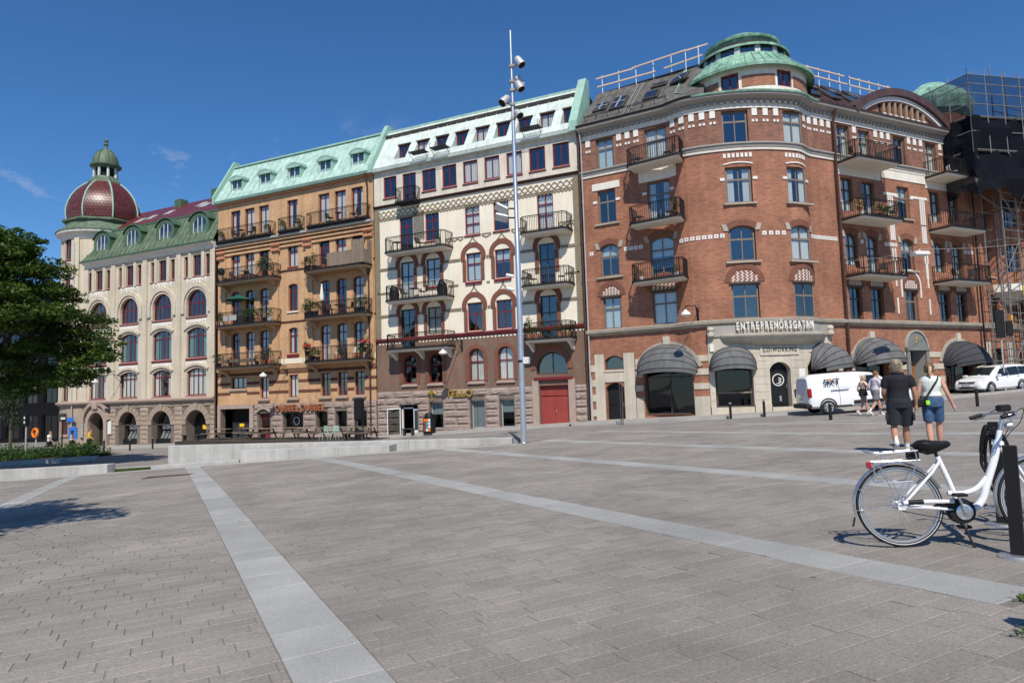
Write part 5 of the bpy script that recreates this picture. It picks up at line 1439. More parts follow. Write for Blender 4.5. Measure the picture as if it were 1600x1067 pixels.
# upper belt, frieze, dentils, cornice
sweep(FD, 'upper_belt', K['graystone'], D, d_s0, d_s1, [(0, 15.12), (0.1, 15.14), (0.14, 15.3), (0.2, 15.32), (0.2, 15.4), (0, 15.44)])
sweep(FD, 'white_band', K['plaster'], D, d_s0, d_s1, [(0, 14.98), (0.06, 14.98), (0.08, 15.1), (0, 15.12)])
sweep(FD, 'frieze', K['plaster'], D, d_s0, d_s1, [(0, 17.4), (0.07, 17.4), (0.07, 17.72), (0, 17.72)])
dn = MB(); s = 0.1
while s < d_s1-0.1:
    fbox(dn, FD, s, s+0.17, 0.07, 0.24, 17.66, 17.8, None); s += 0.34
o_ = dn.obj('dentil_course', K['graystone'], D); o_['kind'] = 'stuff'
sweep(FD, 'cornice', K['graystone'], D, d_s0, d_s1, [(0, 17.72), (0.12, 17.74), (0.16, 17.84), (0.34, 17.92), (0.52, 18.02), (0.56, 18.14), (0.0, 18.2)])
sweep(FD, 'gutter', K['iron'], D, d_s0, 7.6, [(0.3, 18.14), (0.58, 18.14), (0.62, 18.26), (0.3, 18.3)])
sweep(FD, 'gutter', K['purpleroof'], D, 14.2, d_s1, [(0.3, 18.14), (0.58, 18.14), (0.62, 18.26), (0.3, 18.3)])
sweep(FD, 'tower_flashing', K['copper'], D, 7.2, 14.6, [(-0.4, 18.14), (0.6, 18.14), (0.63, 18.24), (0.1, 18.42), (-0.4, 18.45)])
# white ornaments: one mesh shape each, one object each
def unit(name, w, h, dd, m):
    def mk(): b = MB(); b.box(-w/2, w/2, -dd, 0.0, 0, h); return b.mesh(name, K[m])
    return wmesh(('u', name, w, h, dd, m), mk)
blockm = unit('white_block', 0.3, 0.46, 0.04, 'white'); sqm = unit('white_square', 0.13, 0.14, 0.035, 'white')
for s in [0.55, 2.6, 3.15, 3.7, 6.0, 6.55, 7.1, 7.65, 8.2, 10.4, 11.0, 11.6, 13.75, 14.3, 14.85, 15.4, 15.95, 18.2, 20.15, 20.75, 21.35, 23.35, 23.95, 24.55, 26.55, 28.5]:
    inst('white_block', blockm, D, FD.M(s, 16.96))
    for e in (-0.1, 0.1): inst('white_square', sqm, D, FD.M(s+e, 16.6))
nt_ = unit('brick_notch', 0.06, 0.1, 0.045, 'redframe')
def sqmk():
    b = MB(); a = 0.12
    O = [(-a, 0), (a, 0), (a, 0.22), (-a, 0.22)]; I = [(-0.035, 0.075), (0.035, 0.075), (0.035, 0.145), (-0.035, 0.145)]
    for i in range(4):
        j = (i+1) % 4; b.add([(O[i][0], -0.03, O[i][1]), (O[j][0], -0.03, O[j][1]), (I[j][0], -0.03, I[j][1]), (I[i][0], -0.03, I[i][1]), (O[i][0], 0, O[i][1]), (O[j][0], 0, O[j][1])], [(0, 1, 2, 3), (0, 4, 5, 1)])
    return b.mesh('holed_tile', K['white'])
holed = wmesh(('holed',), sqmk)
for s in [0.5]+[2.75+k*0.31 for k in range(4)]+[6.2+k*0.31 for k in range(8)]+[10.55+k*0.36 for k in range(4)]+[13.9+k*0.29 for k in range(8)]+[18.2]+[20.4+k*0.3 for k in range(4)]+[26.55]+[28.4, 28.75, 29.1]:
    inst('holed_tile', holed, D, FD.M(s, 10.1 if not 6 < s < 9 else 10.05))
sq2 = unit('white_square_tile', 0.15, 0.24, 0.035, 'white'); sb = unit('white_side_block', 0.26, 0.16, 0.05, 'white')
for c in (9.38, 12.75):
    for k in range(-3, 4): inst('white_square_tile', sq2, D, FD.M(c+k*0.225, 14.58))
    segring(FD, 'white_arch_line', K['white'], D, c, 14.16, 1.5, 0.1, 0.07, 0.0, 0.05)
for i, (s, w) in enumerate(W4):
    if i in (4, 5, 7, 8): continue
    for e in (-1, 1): inst('white_side_block', sb, D, FD.M(s+e*(w/2+0.16), 13.28))
for (u, v, z0, z1) in ((0.72, 2.52, 14.1, 14.52), (3.75, 6.1, 14.05, 14.75), (16.4, 20.3, 14.2, 14.92), (20.45, 24.75, 14.42, 14.95), (24.7, 28.6, 14.2, 14.92), (20.5, 21.75, 13.35, 13.52), (23.1, 24.75, 13.35, 13.52)):
    mb = MB(); fbox(mb, FD, u, v, 0, 0.045, z0, z1); mb.obj('white_panel', K['plaster'], D)
for s in (21.1, 24.2):               # tall white stripe ornaments on the right wing
    for (z0, z1, xs_) in ((11.7, 13.35, (-.19, 0, .19)), (10.5, 11.6, (-.16, 0, .16)), (9.2, 10.0, (-.12, .12)), (8.2, 9.2, (-.05, .05)), (7.6, 8.2, (0,)), (5.9, 6.9, (0,))):
        for x in xs_:
            mb = MB(); fbox(mb, FD, s+x-0.055, s+x+0.055, 0, 0.04, z0, z1); mb.obj('white_stripe', K['white'], D)
ring(FD, 'white_arch_line', K['white'], D, 22.47, 7.75, 0.86, 0.98, 0, 0.045, zs=6.95)
# brick arches and limestone springers on the third floor
for i, (s, w) in enumerate(W3):
    segring(FD, 'brick_arch', K['archred'], D, s, 10.46, w, 0.22, 0.34, 0.0, 0.035)
    for e in (-1, 1):
        mb = MB(); x = s+e*(w/2+0.12); mb.add([FD.pt(x-e*0.14, 0.06, 10.4), FD.pt(x+e*0.12, 0.06, 10.4), FD.pt(x+e*0.22, 0.06, 10.78), FD.pt(x-e*0.02, 0.06, 10.78), FD.pt(x-e*0.14, 0, 10.4), FD.pt(x+e*0.12, 0, 10.4), FD.pt(x+e*0.22, 0, 10.78), FD.pt(x-e*0.02, 0, 10.78)],
            [(0,1,2,3), (0,4,5,1), (1,5,6,2), (2,6,7,3), (3,7,4,0)]); mb.obj('springer', K['beltstone'], D)
# chequered tympana over the second floor windows
for i, (s, w) in enumerate(W2):
    rr = w/2+0.02; zc = 7.5
    mb = MB(); fbox(mb, FD, s-w/2-0.1, s+w/2+0.1, 0, 0.1, 7.4, 7.5); mb.obj('lintel', K['darkframe'], D)
    n = 6
    for k in range(n):
        x = s-w/2+w*(k+0.5)/n; top = math.sqrt(max(0.02, rr*rr-(x-s)**2))*0.92; j = 0; z = 0.02
        mb = MB()
        while z < top-0.05:
            off = 0.03*((j % 2)*2-1); fbox(mb, FD, x-0.04+off, x+0.04+off, 0, 0.03, zc+z, zc+min(top, z+0.075)); z += 0.085; j += 1
        mb.obj('chequer_column', K['white'], D)
    ring(FD, 'brick_arch', K['archred'], D, s, zc, rr, rr+0.3, 0, 0.035)
# balconies
for z in (8.0, 11.4, 14.88):
    balcony(D, FD, 3.42, 6.6 if z > 12 else 6.5, z, 1.25, slab=0.18, m_slab='plaster', ch=0.18, bars=0.13)
    for (u, v) in ((16.45, 20.25), (24.7, 28.55)): balcony(D, FD, u, v, z, 1.5, slab=0.18, m_slab='plaster', ch=0.18, bars=0.13)
# ---- ground floor
for (u, v) in ((0.42, 1.02), (2.28, 2.95)):
    mb = MB(); fbox(mb, FD, u, v, 0, 0.06, -0.8, 3.95); mb.obj('stone_pier', K['limestone'], D)
mb = MB(); fbox(mb, FD, 1.02, 2.28, 0, 0.055, 2.25, 2.95); mb.obj('stone_panel', K['limestone'], D)
for (u, v) in ((3.0, 3.45), (6.5, 7.3), (15.35, 16.75), (20.0, 21.4), (23.6, 25.1), (28.3, 29.35)):
    mb = MB(); fbox(mb, FD, u, v, 0, 0.07, -0.9, 1.25); mb.obj('stone_plinth', K['limestone'], D)
    for z in (1.65, 2.45, 3.2):
        mb = MB(); fbox(mb, FD, u, v, 0, 0.05, z, z+0.34); mb.obj('stone_band', K['limestone'], D)
for (u, v, z) in ((0.05, 0.42, 1.1), (0.05, 0.42, 2.0), (0.05, 0.42, 2.9), (0.05, 0.42, 0.2)):
    mb = MB(); fbox(mb, FD, u, v, 0, 0.05, z, z+0.42); mb.obj('stone_band', K['limestone'], D)
for c, w in ((4.98, 2.95), (18.35, 2.9), (26.72, 2.9)):
    segring(FD, 'stone_arch', K['beltstone'], D, c, 2.9, w+0.7, 1.35, 0.22, 0, 0.06)
    mb = MB(); fbox(mb, FD, c-0.2, c+0.2, 0, 0.16, 4.15, 4.75); mb.obj('keystone', K['limestone'], D)
for k in range(9):                    # rusticated joints of the tower base
    z = 0.55+k*0.42
    for (u, v) in ((7.36, 7.55), (9.55, 10.3), (11.55, 12.4), (15.0, 14.86)):
        if v <= u: continue
        mb = MB(); fbox(mb, FD, u, v, 0.02, 0.075, z+0.012, z+0.40); mb.obj('stone_course', K['limestone'], D)
for (u, v) in ((7.36, 7.6), (9.5, 10.32), (11.52, 12.45)):
    mb = MB(); fbox(mb, FD, u, v, 0, 0.2, -0.8, 0.72); mb.obj('stone_plinth', K['limestone'], D)
# windows and doors of the shops
def shop(c, z, w, h, rise, mull=(), m='darkframe', bar=None):
    window(D, FD, c, z, w, h, rise, fm=m, cols=len(mull)+1 if mull else 1, trans=bar, t=0.08, rec=0.3, glass='shopglass', curtain='')
shop(4.98, 0.25, 2.95, 3.5, 0.9, (0,), bar=0.62); shop(8.55, 0.6, 1.9, 2.9, 0.7, bar=None); shop(13.75, 0.6, 2.5, 2.9, 0.8, (0,)); shop(18.35, 0.6, 2.9, 3.2, 0.9, (0,)); shop(26.72, 0.6, 2.9, 3.2, 0.9, (0,))
window(D, FD, 1.66, 3.0, 1.17, 0.83, 0.25, fm='darkframe', cols=1, trans=None, curtain='', sill=('limestone', 0.14, 0.1, 0.06))
panel_door(D, FD, 1.64, -0.25, 1.1, 2.42, 'black', 0.28, leaves=1, panels=2, rise=0.3)
dk = panel_door(D, FD, 10.92, 0.55, 1.1, 2.44, 'black', 0.3, leaves=1, panels=1, rise=0.4)
Md = FD.M(10.9, 2.02, -0.235)
mb = MB(); mb.lathe([(0.34, 0), (0.34, 0.02), (0.29, 0.02), (0.29, 0)], 32, M=Md @ RX(PI/2)); mb.obj('door_emblem', K['white'], D)
em = MB(); em.tube([Md @ Vector((0.17*math.sin(t*PI/6)*(1 if t < 6 else -1), -0.02, 0.12-0.024*t+0.0)) for t in range(0, 13)], 0.025, 6); em.tube([Md @ Vector((-0.12, -0.02, -0.2)), Md @ Vector((0.12, -0.02, -0.2))], 0.02, 6)
em.obj('door_emblem', K['white'], D)
mb = MB(); mb.box(-0.06, 0.06, -0.02, 0, 0, 0.3, FD.M(10.98, 0.85, -0.235)); mb.obj('letter_plate', K['steel'], D)
mb = MB(); fbox(mb, FD, 10.3, 11.6, 0.0, 0.35, -0.6, 0.55); mb.obj('door_step', K['limestone'], D)
mb = MB(); fbox(mb, FD, 7.6, 9.5, -0.25, -0.2, 1.35, 1.44); mb.obj('window_bar', K['greywood'], D)
# portal on the right wing: grey surround, arched head, splayed reveal, oak door
K['greyportal'] = mat('grey_green_paint', (0.19, 0.195, 0.18), 0.6, 0.08, 2)
for (u, v) in ((21.45, 21.72), (23.28, 23.55)):
    mb = MB(); fbox(mb, FD, u, v, 0, 0.14, 0.2, 3.62); mb.obj('portal_post', K['greyportal'], D)
mb = MB(); fbox(mb, FD, 21.4, 23.6, 0, 0.2, 3.62, 3.8); mb.obj('portal_lintel', K['greyportal'], D)
mb = MB(); P = [(22.5+1.05*math.cos(PI*k/16), 3.8+0.95*math.sin(PI*k/16)) for k in range(17)]; mb.quad(*[FD.pt(a, 0.05, b) for a, b in P]); mb.obj('portal_tympanum', K['greyportal'], D)
ring(FD, 'portal_arch', K['graystone'], D, 22.5, 3.8, 1.0, 1.12, 0, 0.12)
mb = MB(); mb.tube([FD.pt(22.4, 0.08, 4.1), FD.pt(22.55, 0.08, 4.5), FD.pt(22.42, 0.08, 4.28), FD.pt(22.62, 0.08, 4.3)], 0.022, 5); mb.obj('gilt_emblem', K['gold'], D)
mb = MB(); mb.quad(FD.pt(23.25, 0.0, 0.3), FD.pt(23.0, -0.62, 0.3), FD.pt(23.0, -0.62, 3.62), FD.pt(23.25, 0.0, 3.62)); mb.quad(FD.pt(21.75, 0, 0.3), FD.pt(21.9, -0.62, 0.3), FD.pt(21.9, -0.62, 3.62), FD.pt(21.75, 0, 3.62)); mb.quad(FD.pt(21.75, 0, 3.62), FD.pt(21.9, -0.62, 3.62), FD.pt(23.0, -0.62, 3.62), FD.pt(23.25, 0, 3.62)); mb.obj('portal_reveal', K['greyportal'], D)
panel_door(D, FD, 22.42, 0.62, 1.16, 2.4, 'wood', 0.56, leaves=2, panels=4)
mb = MB(); fbox(mb, FD, 21.75, 23.25, -0.7, -0.64, 0.5, 3.65); mb.obj('portal_back', K['dark'], D)
mb = MB(); fbox(mb, FD, 21.75, 23.25, -0.62, 0.5, 0.2, 0.62); mb.obj('door_step', K['limestone'], D)
# tower: crescent canopy, lettering, plaque
n = 30; rings_ = []
for k in range(n+1):
    t = -1+2*k/n; s = 11.18+3.2*t; q = math.sqrt(max(0, 1-t*t)); d1 = 0.12+0.62*q
    rings_.append([FD.pt(s, 0.0, 4.42-0.5*q), FD.pt(s, 0.08+0.1*q, 4.36-0.42*q), FD.pt(s, 0.1+0.4*q, 4.4-0.22*q), FD.pt(s, d1, 4.44-0.02*q), FD.pt(s, d1+0.04, 4.5), FD.pt(s, d1+0.04, 4.58), FD.pt(s, 0.0, 4.64)])
mb = MB(); mb.loft(rings_); mb.obj('crescent_canopy', K['limestone'], D, smooth=True)
sweep(FD, 'sign_frieze', K['graystone'], D, 7.35, 14.85, [(0, 4.5), (0.14, 4.5), (0.16, 5.1), (0, 5.12)])  # pale stone greyed here, the shadow behind the letters put into its colour
for s in (7.5, 14.7):
    mb = MB(); mb.lathe([(0, 0.62), (0.14, 0.6), (0.2, 0.45), (0.14, 0.3), (0.2, 0.26), (0.2, 0.1), (0.1, 0.0), (0, 0)], 12, M=FD.M(s, 4.45, 0.2)); mb.obj('stone_knob', K['limestone'], D, smooth=True)
sign = 'ENTREPREN\u00d6RSGATAN'
wd = {'N': 1.12, 'G': 1.1, '\u00d6': 1.12, 'E': 0.92, 'T': 0.92, 'R': 1.0, 'P': 0.96, 'S': 0.95, 'A': 1.05}
tot = sum(wd[c] for c in sign); s = 8.72
for ch_ in sign:
    w_ = wd[ch_]*4.15/tot; label_text(ch_, 0.58, K['white'], D, FD.M(s+w_/2, 4.7, 0.3), 0.05, sx=0.56, name='letter'); s += w_
mb = MB(); fbox(mb, FD, 9.9, 12.0, 0.05, 0.13, 3.38, 3.88); mb.obj('plaque', K['limestone'], D)
s = 10.02
for ch_ in 'CO-WORKING':
    w_ = {'W': 1.3, 'I': 0.5, '-': 0.6}.get(ch_, 1.0)*0.198; label_text(ch_, 0.33, K['darkframe'], D, FD.M(s+w_/2, 3.5, 0.145), 0.006, sx=0.72, name='letter'); s += w_
mb = MB(); fbox(mb, FD, 11.95, 12.3, 0.06, 0.1, 1.6, 2.6); mb.obj('notice_frame', K['white'], D)
mb = MB(); fbox(mb, FD, 7.42, 7.62, 0.06, 0.16, 3.7, 4.1); mb.obj('wall_lamp', K['white'], D)
# round-hooped awnings, each cloth gore a piece
def awning(F, parent, sc, z, W, Hh, reach, m, gores=5, end=1.35, val=0.22, sag=0.012, text=None):
    M = F.M(sc, z); n = 18
    def hoop(phi, k=1.0):
        out = []
        for i in range(n+1):
            th = PI*i/n; x = W/2*math.cos(th)*-1; r = (math.sin(th)**0.75)
            out.append(M @ Vector((x*(1-0.02*math.sin(phi)), -r*reach*math.sin(phi)*k-0.02, r*Hh*math.cos(phi)*k)))
        return out
    root = None
    fr = MB()
    for g in range(gores+1): fr.tube(hoop(end*g/gores), 0.018, 5, cap=False)
    root = fr.obj('awning', K['iron'], parent)
    for g in range(gores):
        mb = MB(); L_ = [hoop(end*(g+t/4)/gores, 1.0-sag*math.sin(PI*t/4)) for t in range(5)]
        for a, b in zip(L_[:-1], L_[1:]):
            for i in range(n): mb.quad(a[i], b[i], b[i+1], a[i+1])
        mb.obj('awning_cloth', K[m], root, smooth=True)
    h = hoop(end); mb = MB()
    for i in range(2, n-2): mb.quad(h[i], h[i]+Vector((0, 0, -val)), h[i+1]+Vector((0, 0, -val)), h[i+1])
    mb.obj('valance', K[m], root)
    if text:
        p = h[int(n*0.62)]; q = h[int(n*0.86)]
        ang = math.atan2(q.y-p.y, q.x-p.x); c = (p+q)/2
        nrm = Vector((math.sin(ang), -math.cos(ang), 0))
        label_text(text[0], text[1], K['white'], root, T(c.x+nrm.x*0.12, c.y+nrm.y*0.12, c.z+text[2]) @ RZ(ang) @ RX(-0.25), 0.003, sx=0.8)
    return root
awning(FD, D, 5.0, 2.5, 3.75, 1.82, 1.3, 'awning')
awning(FD, D, 8.52, 2.62, 2.5, 1.35, 0.95, 'awning', gores=4)
awning(FD, D, 13.8, 2.45, 2.8, 1.6, 1.75, 'awning', text=('1577 K', 0.52, 0.12))
awning(FD, D, 18.35, 2.7, 3.4, 1.7, 1.8, 'awning')
awning(FD, D, 26.74, 2.55, 3.4, 1.7, 1.8, 'awning_dk', text=('CLINIC 1577', 0.34, -0.16))
# roof of the left wing with skylights, ladder and plank rails
mb = MB(); mb.quad(FD.pt(0, -3.1, 21.72), FD.pt(7.6, -3.1, 21.72), FD.pt(7.6, -9, 19), FD.pt(0, -9, 19)); roofD = mb.obj('roof', K['slate'], D)
roof_panels(FD, roofD, 0.1, 5.2, (0.45, 18.26), (-3.1, 21.72), 0.5, 'slate')
mb = MB(); mb.quad(FD.pt(5.2, 0.45, 18.26), FD.pt(7.8, 0.0, 18.3), FD.pt(8.2, -3.1, 21.72), FD.pt(5.2, -3.1, 21.72)); mb.obj('roof_sheet', K['slate'], roofD)
def on_roof(F, s, t, a=(0.45, 18.26), b=(-3.1, 21.72)):
    d = a[0]+(b[0]-a[0])*t; z = a[1]+(b[1]-a[1])*t; return F.M(s, z, d) @ RX(math.atan2(b[1]-a[1], a[0]-b[0]))
def skylight(F, s, t, w, h, cross=False):
    M = on_roof(F, s, t); mb = MB(); mb.bbox(-w/2, w/2, -h/2, h/2, 0, 0.16, 0.03, M); o = mb.obj('skylight', K['darkframe'], D)
    g = MB(); g.quad(*[M @ Vector(p) for p in ((-w/2+.08, -h/2+.08, .165), (w/2-.08, -h/2+.08, .165), (w/2-.08, h/2-.08, .165), (-w/2+.08, h/2-.08, .165))]); g.obj('pane', K['glass'], o)
    g = MB(); g.quad(*[M @ Vector(p) for p in ((-w/2+.08, -h/2+.08, .162), (w/2-.08, -h/2+.08, .162), (w/2-.08, h/2-.08, .162), (-w/2+.08, h/2-.08, .162))]); g.obj('lining', K['dark'], o)
    if cross:
        c = MB(); c.box(-0.03, 0.03, -h/2, h/2, .165, .19, M); c.box(-w/2, w/2, -0.03, 0.03, .165, .19, M); c.obj('glazing_bar', K['zinc'], o)
skylight(FD, 1.15, 0.42, 0.95, 1.0, True); skylight(FD, 2.35, 0.42, 0.95, 1.7, True); skylight(FD, 4.5, 0.4, 0.95, 1.1); skylight(FD, 4.72, 0.68, 1.0, 0.5); skylight(FD, 6.2, 0.66, 1.1, 0.9)
lad = MB(); M1, M2 = on_roof(FD, 3.3, 0.02), on_roof(FD, 3.3, 0.9)
for e in (-0.17, 0.17): lad.tube([M1 @ Vector((e, 0, 0.1)), M2 @ Vector((e, 0, 0.1))], 0.018, 5)
for k in range(13): M = on_roof(FD, 3.3, 0.05+k*0.065); lad.tube([M @ Vector((-0.17, 0, 0.1)), M @ Vector((0.17, 0, 0.1))], 0.012, 4)
lad.obj('roof_ladder', K['zinc'], D)
sg_ = MB()
for k in range(2):
    sg_.tube([on_roof(FD, 0.4, 0.1+k*0.04) @ Vector((0, 0, 0.25)), on_roof(FD, 5.8, 0.1+k*0.04) @ Vector((0, 0, 0.25))], 0.02, 5)
for k in range(8): sg_.tube([on_roof(FD, 0.5+k*0.75, 0.1) @ Vector((0, 0, 0)), on_roof(FD, 0.5+k*0.75, 0.1) @ Vector((0, 0, 0.3))], 0.02, 5)
sg_.obj('snow_guard', K['iron'], D)
def plank_rail(F, sa, sb, z, d, posts, rails):
    for k in range(posts):
        s = sa+(sb-sa)*k/(posts-1); mb = MB(); mb.tube([F.pt(s, d, z-0.35), F.pt(s, d, z+1.15)], 0.03, 6); mb.obj('rail_post', K['whiteframe'], D)
    for (u, v, zz, dz) in rails:
        mb = MB(); a, b = F.pt(sa+(sb-sa)*u, d+0.05, z+zz), F.pt(sa+(sb-sa)*v, d+0.05, z+zz+dz)
        L_ = (b-a).length; Mx = Matrix.Translation((a+b)/2) @ RZ(math.atan2(b.y-a.y, b.x-a.x)) @ RY(-math.asin((b.z-a.z)/L_)); mb.bbox(-L_/2, L_/2, -0.02, 0.02, -0.05, 0.05, 0.008, Mx); mb.obj('guard_plank', K['pine'], D)
plank_rail(FD, 0.5, 7.6, 21.7, -3.0, 7, [(-0.06, 0.32, 1.0, 0.0), (-0.05, 0.52, 0.42, 0.0), (0.3, 0.84, 1.06, 0.0), (0.6, 1.05, 0.45, 0.05), (0.78, 1.12, 1.1, 0.05)])
# roof of the right wing
mb = MB(); mb.quad(FD.pt(13.9, -3.1, 21.5), FD.pt(d_s1, -3.1, 21.5), FD.pt(d_s1, -9, 19), FD.pt(13.9, -9, 19)); roofR = mb.obj('roof', K['purpleroof'], D)
roof_panels(FD, roofR, 14.4, d_s1, (0.45, 18.26), (-3.1, 21.5), 0.62, 'purpleroof')
for s, t in ((15.3, 0.3), (16.6, 0.62), (17.3, 0.35), (18.6, 0.6), (19.2, 0.33), (20.6, 0.6)): skylight(FD, s, t, 0.85, 1.25)
plank_rail(FD, 14.2, 26.2, 21.5, -3.0, 13, [(-0.02, 0.62, 1.0, 0.0), (-0.02, 0.64, 0.48, 0.0), (0.66, 1.02, 0.98, 0.0), (0.66, 1.03, 0.46, 0.0)])
# segmental gable
gc, gw, gz = 22.45, 4.25, 18.3
rise = 1.45; rr = (gw*gw+rise*rise)/(2*rise); ga = math.asin(gw/rr); zc = gz+rise-rr
P = [(gc+(rr-0.1)*math.sin(ga*(1-2*k/24)), zc+(rr-0.1)*math.cos(ga*(1-2*k/24))) for k in range(25)]
gb = MB(); gb.quad(*[FD.pt(a, 0.2, b) for a, b in P]); 
for k, (a, b) in enumerate(P): gb.uv[k] = (a, b)
gb.obj('gable_wall', K['redbrick'], D)
ring(FD, 'gable_white_arch', K['white'], D, gc, zc, rr-0.32, rr-0.05, 0.18, 0.42, PI/2-ga, PI/2+ga, 24)
ring(FD, 'gable_roof', K['purpleroof'], D, gc, zc, rr-0.03, rr+0.42, -2.0, 0.62, PI/2-ga-0.05, PI/2+ga+0.05, 24)
for k in range(-4, 4):
    c = gc+0.25+k*0.55; mb = MB(); top = zc+math.sqrt((rr-0.35)**2-(c-gc)**2)
    fbox(mb, FD, c-0.12, c+0.12, 0.18, 0.21, gz+0.18, top); mb.obj('gable_niche', K['dark'], D)
    mb = MB(); c2 = c+0.275; top = zc+math.sqrt((rr-0.35)**2-(c2-gc)**2); mb.lathe([(0.11, gz+0.2), (0.11, top)], 8, (FD.pt(c2, 0.26, 0).x, FD.pt(c2, 0.26, 0).y)); mb.obj('gable_colonnette', K['redbrick'], D)
    mb = MB(); fbox(mb, FD, c2-0.14, c2+0.14, 0.18, 0.36, gz+0.1, gz+0.2); mb.obj('colonnette_foot', K['white'], D)
# copper tower
TC = (-3.98, 43.18)
class Drum(Cyl): pass
FDr = Drum(TC, 3.55); r_ = 3.55
hdr = []
for phi in (-1.05, -0.12+0.1-0.1, 0.72+0.05, 1.6): hdr.append((phi*r_, 18.55, 1.0, 0.98))
wall(FDr, 'drum_wall', K['plaster'], D, -2.0*r_, 2.0*r_, 18.2, 19.85, hdr, dep=0.2, ds=0.35)
for phi in (-0.56, 0.33, 1.2, -1.5):
    wall(FDr, 'drum_brick_panel', K['redbrick'], D, (phi-0.26)*r_, (phi+0.26)*r_, 18.6, 19.25, ds=0.3, d=0.02)
for h in hdr: window(D, FDr, h[0], h[1], h[2], h[3], fm='redframe', trans=None, rec=0.1, t=0.1, bar=0.09, curtain='')
mb = MB(); mb.lathe([(2.2, 18.0), (2.2, 22)], 24, TC); mb.obj('tower_core', K['room'], D)
tw = MB(); tw.lathe([(3.55, 19.8), (4.0, 19.62), (4.02, 19.78), (3.72, 19.98), (3.2, 20.45), (2.72, 20.98), (2.68, 21.02)], 48, TC); tw.obj('tower_lower_roof', K['copper'], D, smooth=True)
sm_ = MB()
for k in range(44):
    a = 2*PI*k/44; sm_.tube([(TC[0]+r*math.cos(a), TC[1]+r*math.sin(a), z) for r, z in ((3.76, 20.0), (3.23, 20.48), (2.75, 21.0))], 0.022, 4)
o_ = sm_.obj('roof_seam', K['copper'], D); o_['kind'] = 'stuff'
mb = MB(); mb.lathe([(2.5, 20.95), (2.5, 21.5)], 40, TC); mb.obj('lantern_wall', K['dark'], D)
for k in range(14):
    a = 2*PI*k/14; mb = MB(); mb.box(-0.16, 0.16, -2.56, -2.42, 20.95, 21.5, T(TC[0], TC[1], 0) @ RZ(a)); mb.obj('lantern_mullion', K['zinc'], D)
    mb = MB(); a += PI/14; Mx = T(TC[0], TC[1], 0) @ RZ(a); mb.quad(*[Mx @ Vector(p) for p in ((-0.42, -2.51, 21.0), (0.42, -2.51, 21.0), (0.42, -2.51, 21.46), (-0.42, -2.51, 21.46))]); mb.obj('lantern_pane', K['glass'], D)
tu = MB(); tu.lathe([(2.45, 21.6), (2.72, 21.44), (2.74, 21.58), (2.5, 21.68), (2.05, 21.78), (2.02, 22.2), (2.2, 22.24), (2.24, 22.38), (2.1, 22.45), (1.4, 22.85), (0.5, 23.3), (0.1, 23.5), (0, 23.5)], 48, TC); tu.obj('tower_upper_roof', K['copper'], D, smooth=R(25))
sm_ = MB()
for k in range(40):
    a = 2*PI*k/40; sm_.tube([(TC[0]+r*math.cos(a), TC[1]+r*math.sin(a), z) for r, z in ((2.07, 21.8), (2.05, 22.2))], 0.018, 4)
o_ = sm_.obj('roof_seam', K['copper'], D); o_['kind'] = 'stuff'
mb = MB(); mb.quad(FD.pt(6.1, -0.6, 19.2), FD.pt(7.9, -0.2, 18.5), (TC[0]-2.6, TC[1]+0.6, 21.0), FD.pt(6.3, -2.8, 21.5)); mb.obj('copper_apron', K['copper'], D)
downpipe(FD, D, 16.18, 0.5, 17.3, 'brownpipe', 0.2, 0.075, top=(0.45, 18.15))
downpipe(FD, D, 29.2, 0.8, 17.3, 'black', 0.3, 0.06)
downpipe(FD, D, 0.12, -0.2, 17.3, 'zinc', 0.14, 0.05, top=(0.4, 18.15))
bd = MB(); bd.quad(FD.pt(0, -0.3, -2), FD.pt(0, -9, -2), FD.pt(0, -9, 19), FD.pt(0, -0.3, 18.2)); bd.obj('side_wall', K['redbrick'], D)
rehang_windows(D)

# ================================================================ house E beyond, behind scaffolding
E_ = empty('scaffolded_brick_house', (11, 58, 0.8))
tag(E_, 'red brick house behind scaffolding at the right edge with a green cone roof', 'building')
e0, e1 = 29.45, 42.0
hE = []
for s in (31.2, 34.2, 36.4, 39):
    hE += [(s, 5.5, 1.1, 1.95), (s, 8.7, 1.1, 2.0, 0.2), (s, 12.0, 1.1, 2.05), (s, 15.4, 1.1, 1.9), (s, 1.2, 1.3, 2.6, 0.4)]
wall(FD, 'wall', K['redbrick'], E_, e0, e1, -0.6, 18.2, hE)
for h in hE: window(E_, FD, h[0], h[1], h[2], h[3], h[4] if len(h) > 4 else 0, fm='darkframe', curtain='', sill=('beltstone', 0.13, 0.1, 0.15))
interior(FD, E_, e0, e1, [0.5, 5, 8, 11.3, 14.8, 18], 2.4)
sweep(FD, 'belt_course', K['beltstone'], E_, e0, e1, [(0, 5.08), (0.2, 5.12), (0.3, 5.4), (0, 5.46)])
sweep(FD, 'upper_belt', K['graystone'], E_, e0, e1, [(0, 15.0), (0.15, 15.1), (0.2, 15.4), (0, 15.44)])
sweep(FD, 'cornice', K['graystone'], E_, e0, e1, [(0, 17.5), (0.3, 17.8), (0.6, 18.1), (0, 18.2)])
for s in (29.9, 32.5):
    mb = MB(); fbox(mb, FD, s-0.35, s+0.35, 0, 0.06, 0.2, 4.2); mb.obj('stone_pier', K['limestone'], E_)
FO = Cyl((FD.pt(33.2, -0.9, 0).x, FD.pt(33.2, -0.9, 0).y), 2.0)
og = FD.ang(33.2)*2.0
wall(FO, 'oriel_wall', K['redbrick'], E_, og-3.0, og+3.0, 8.1, 19.6, [(og-1.0, 8.9, 0.9, 1.9, 0.2), (og+1.0, 8.9, 0.9, 1.9, 0.2), (og-1.0, 12, 0.9, 2.0), (og+1.0, 12, 0.9, 2.0), (og-1.0, 15.4, 0.9, 1.9), (og+1.0, 15.4, 0.9, 1.9)])
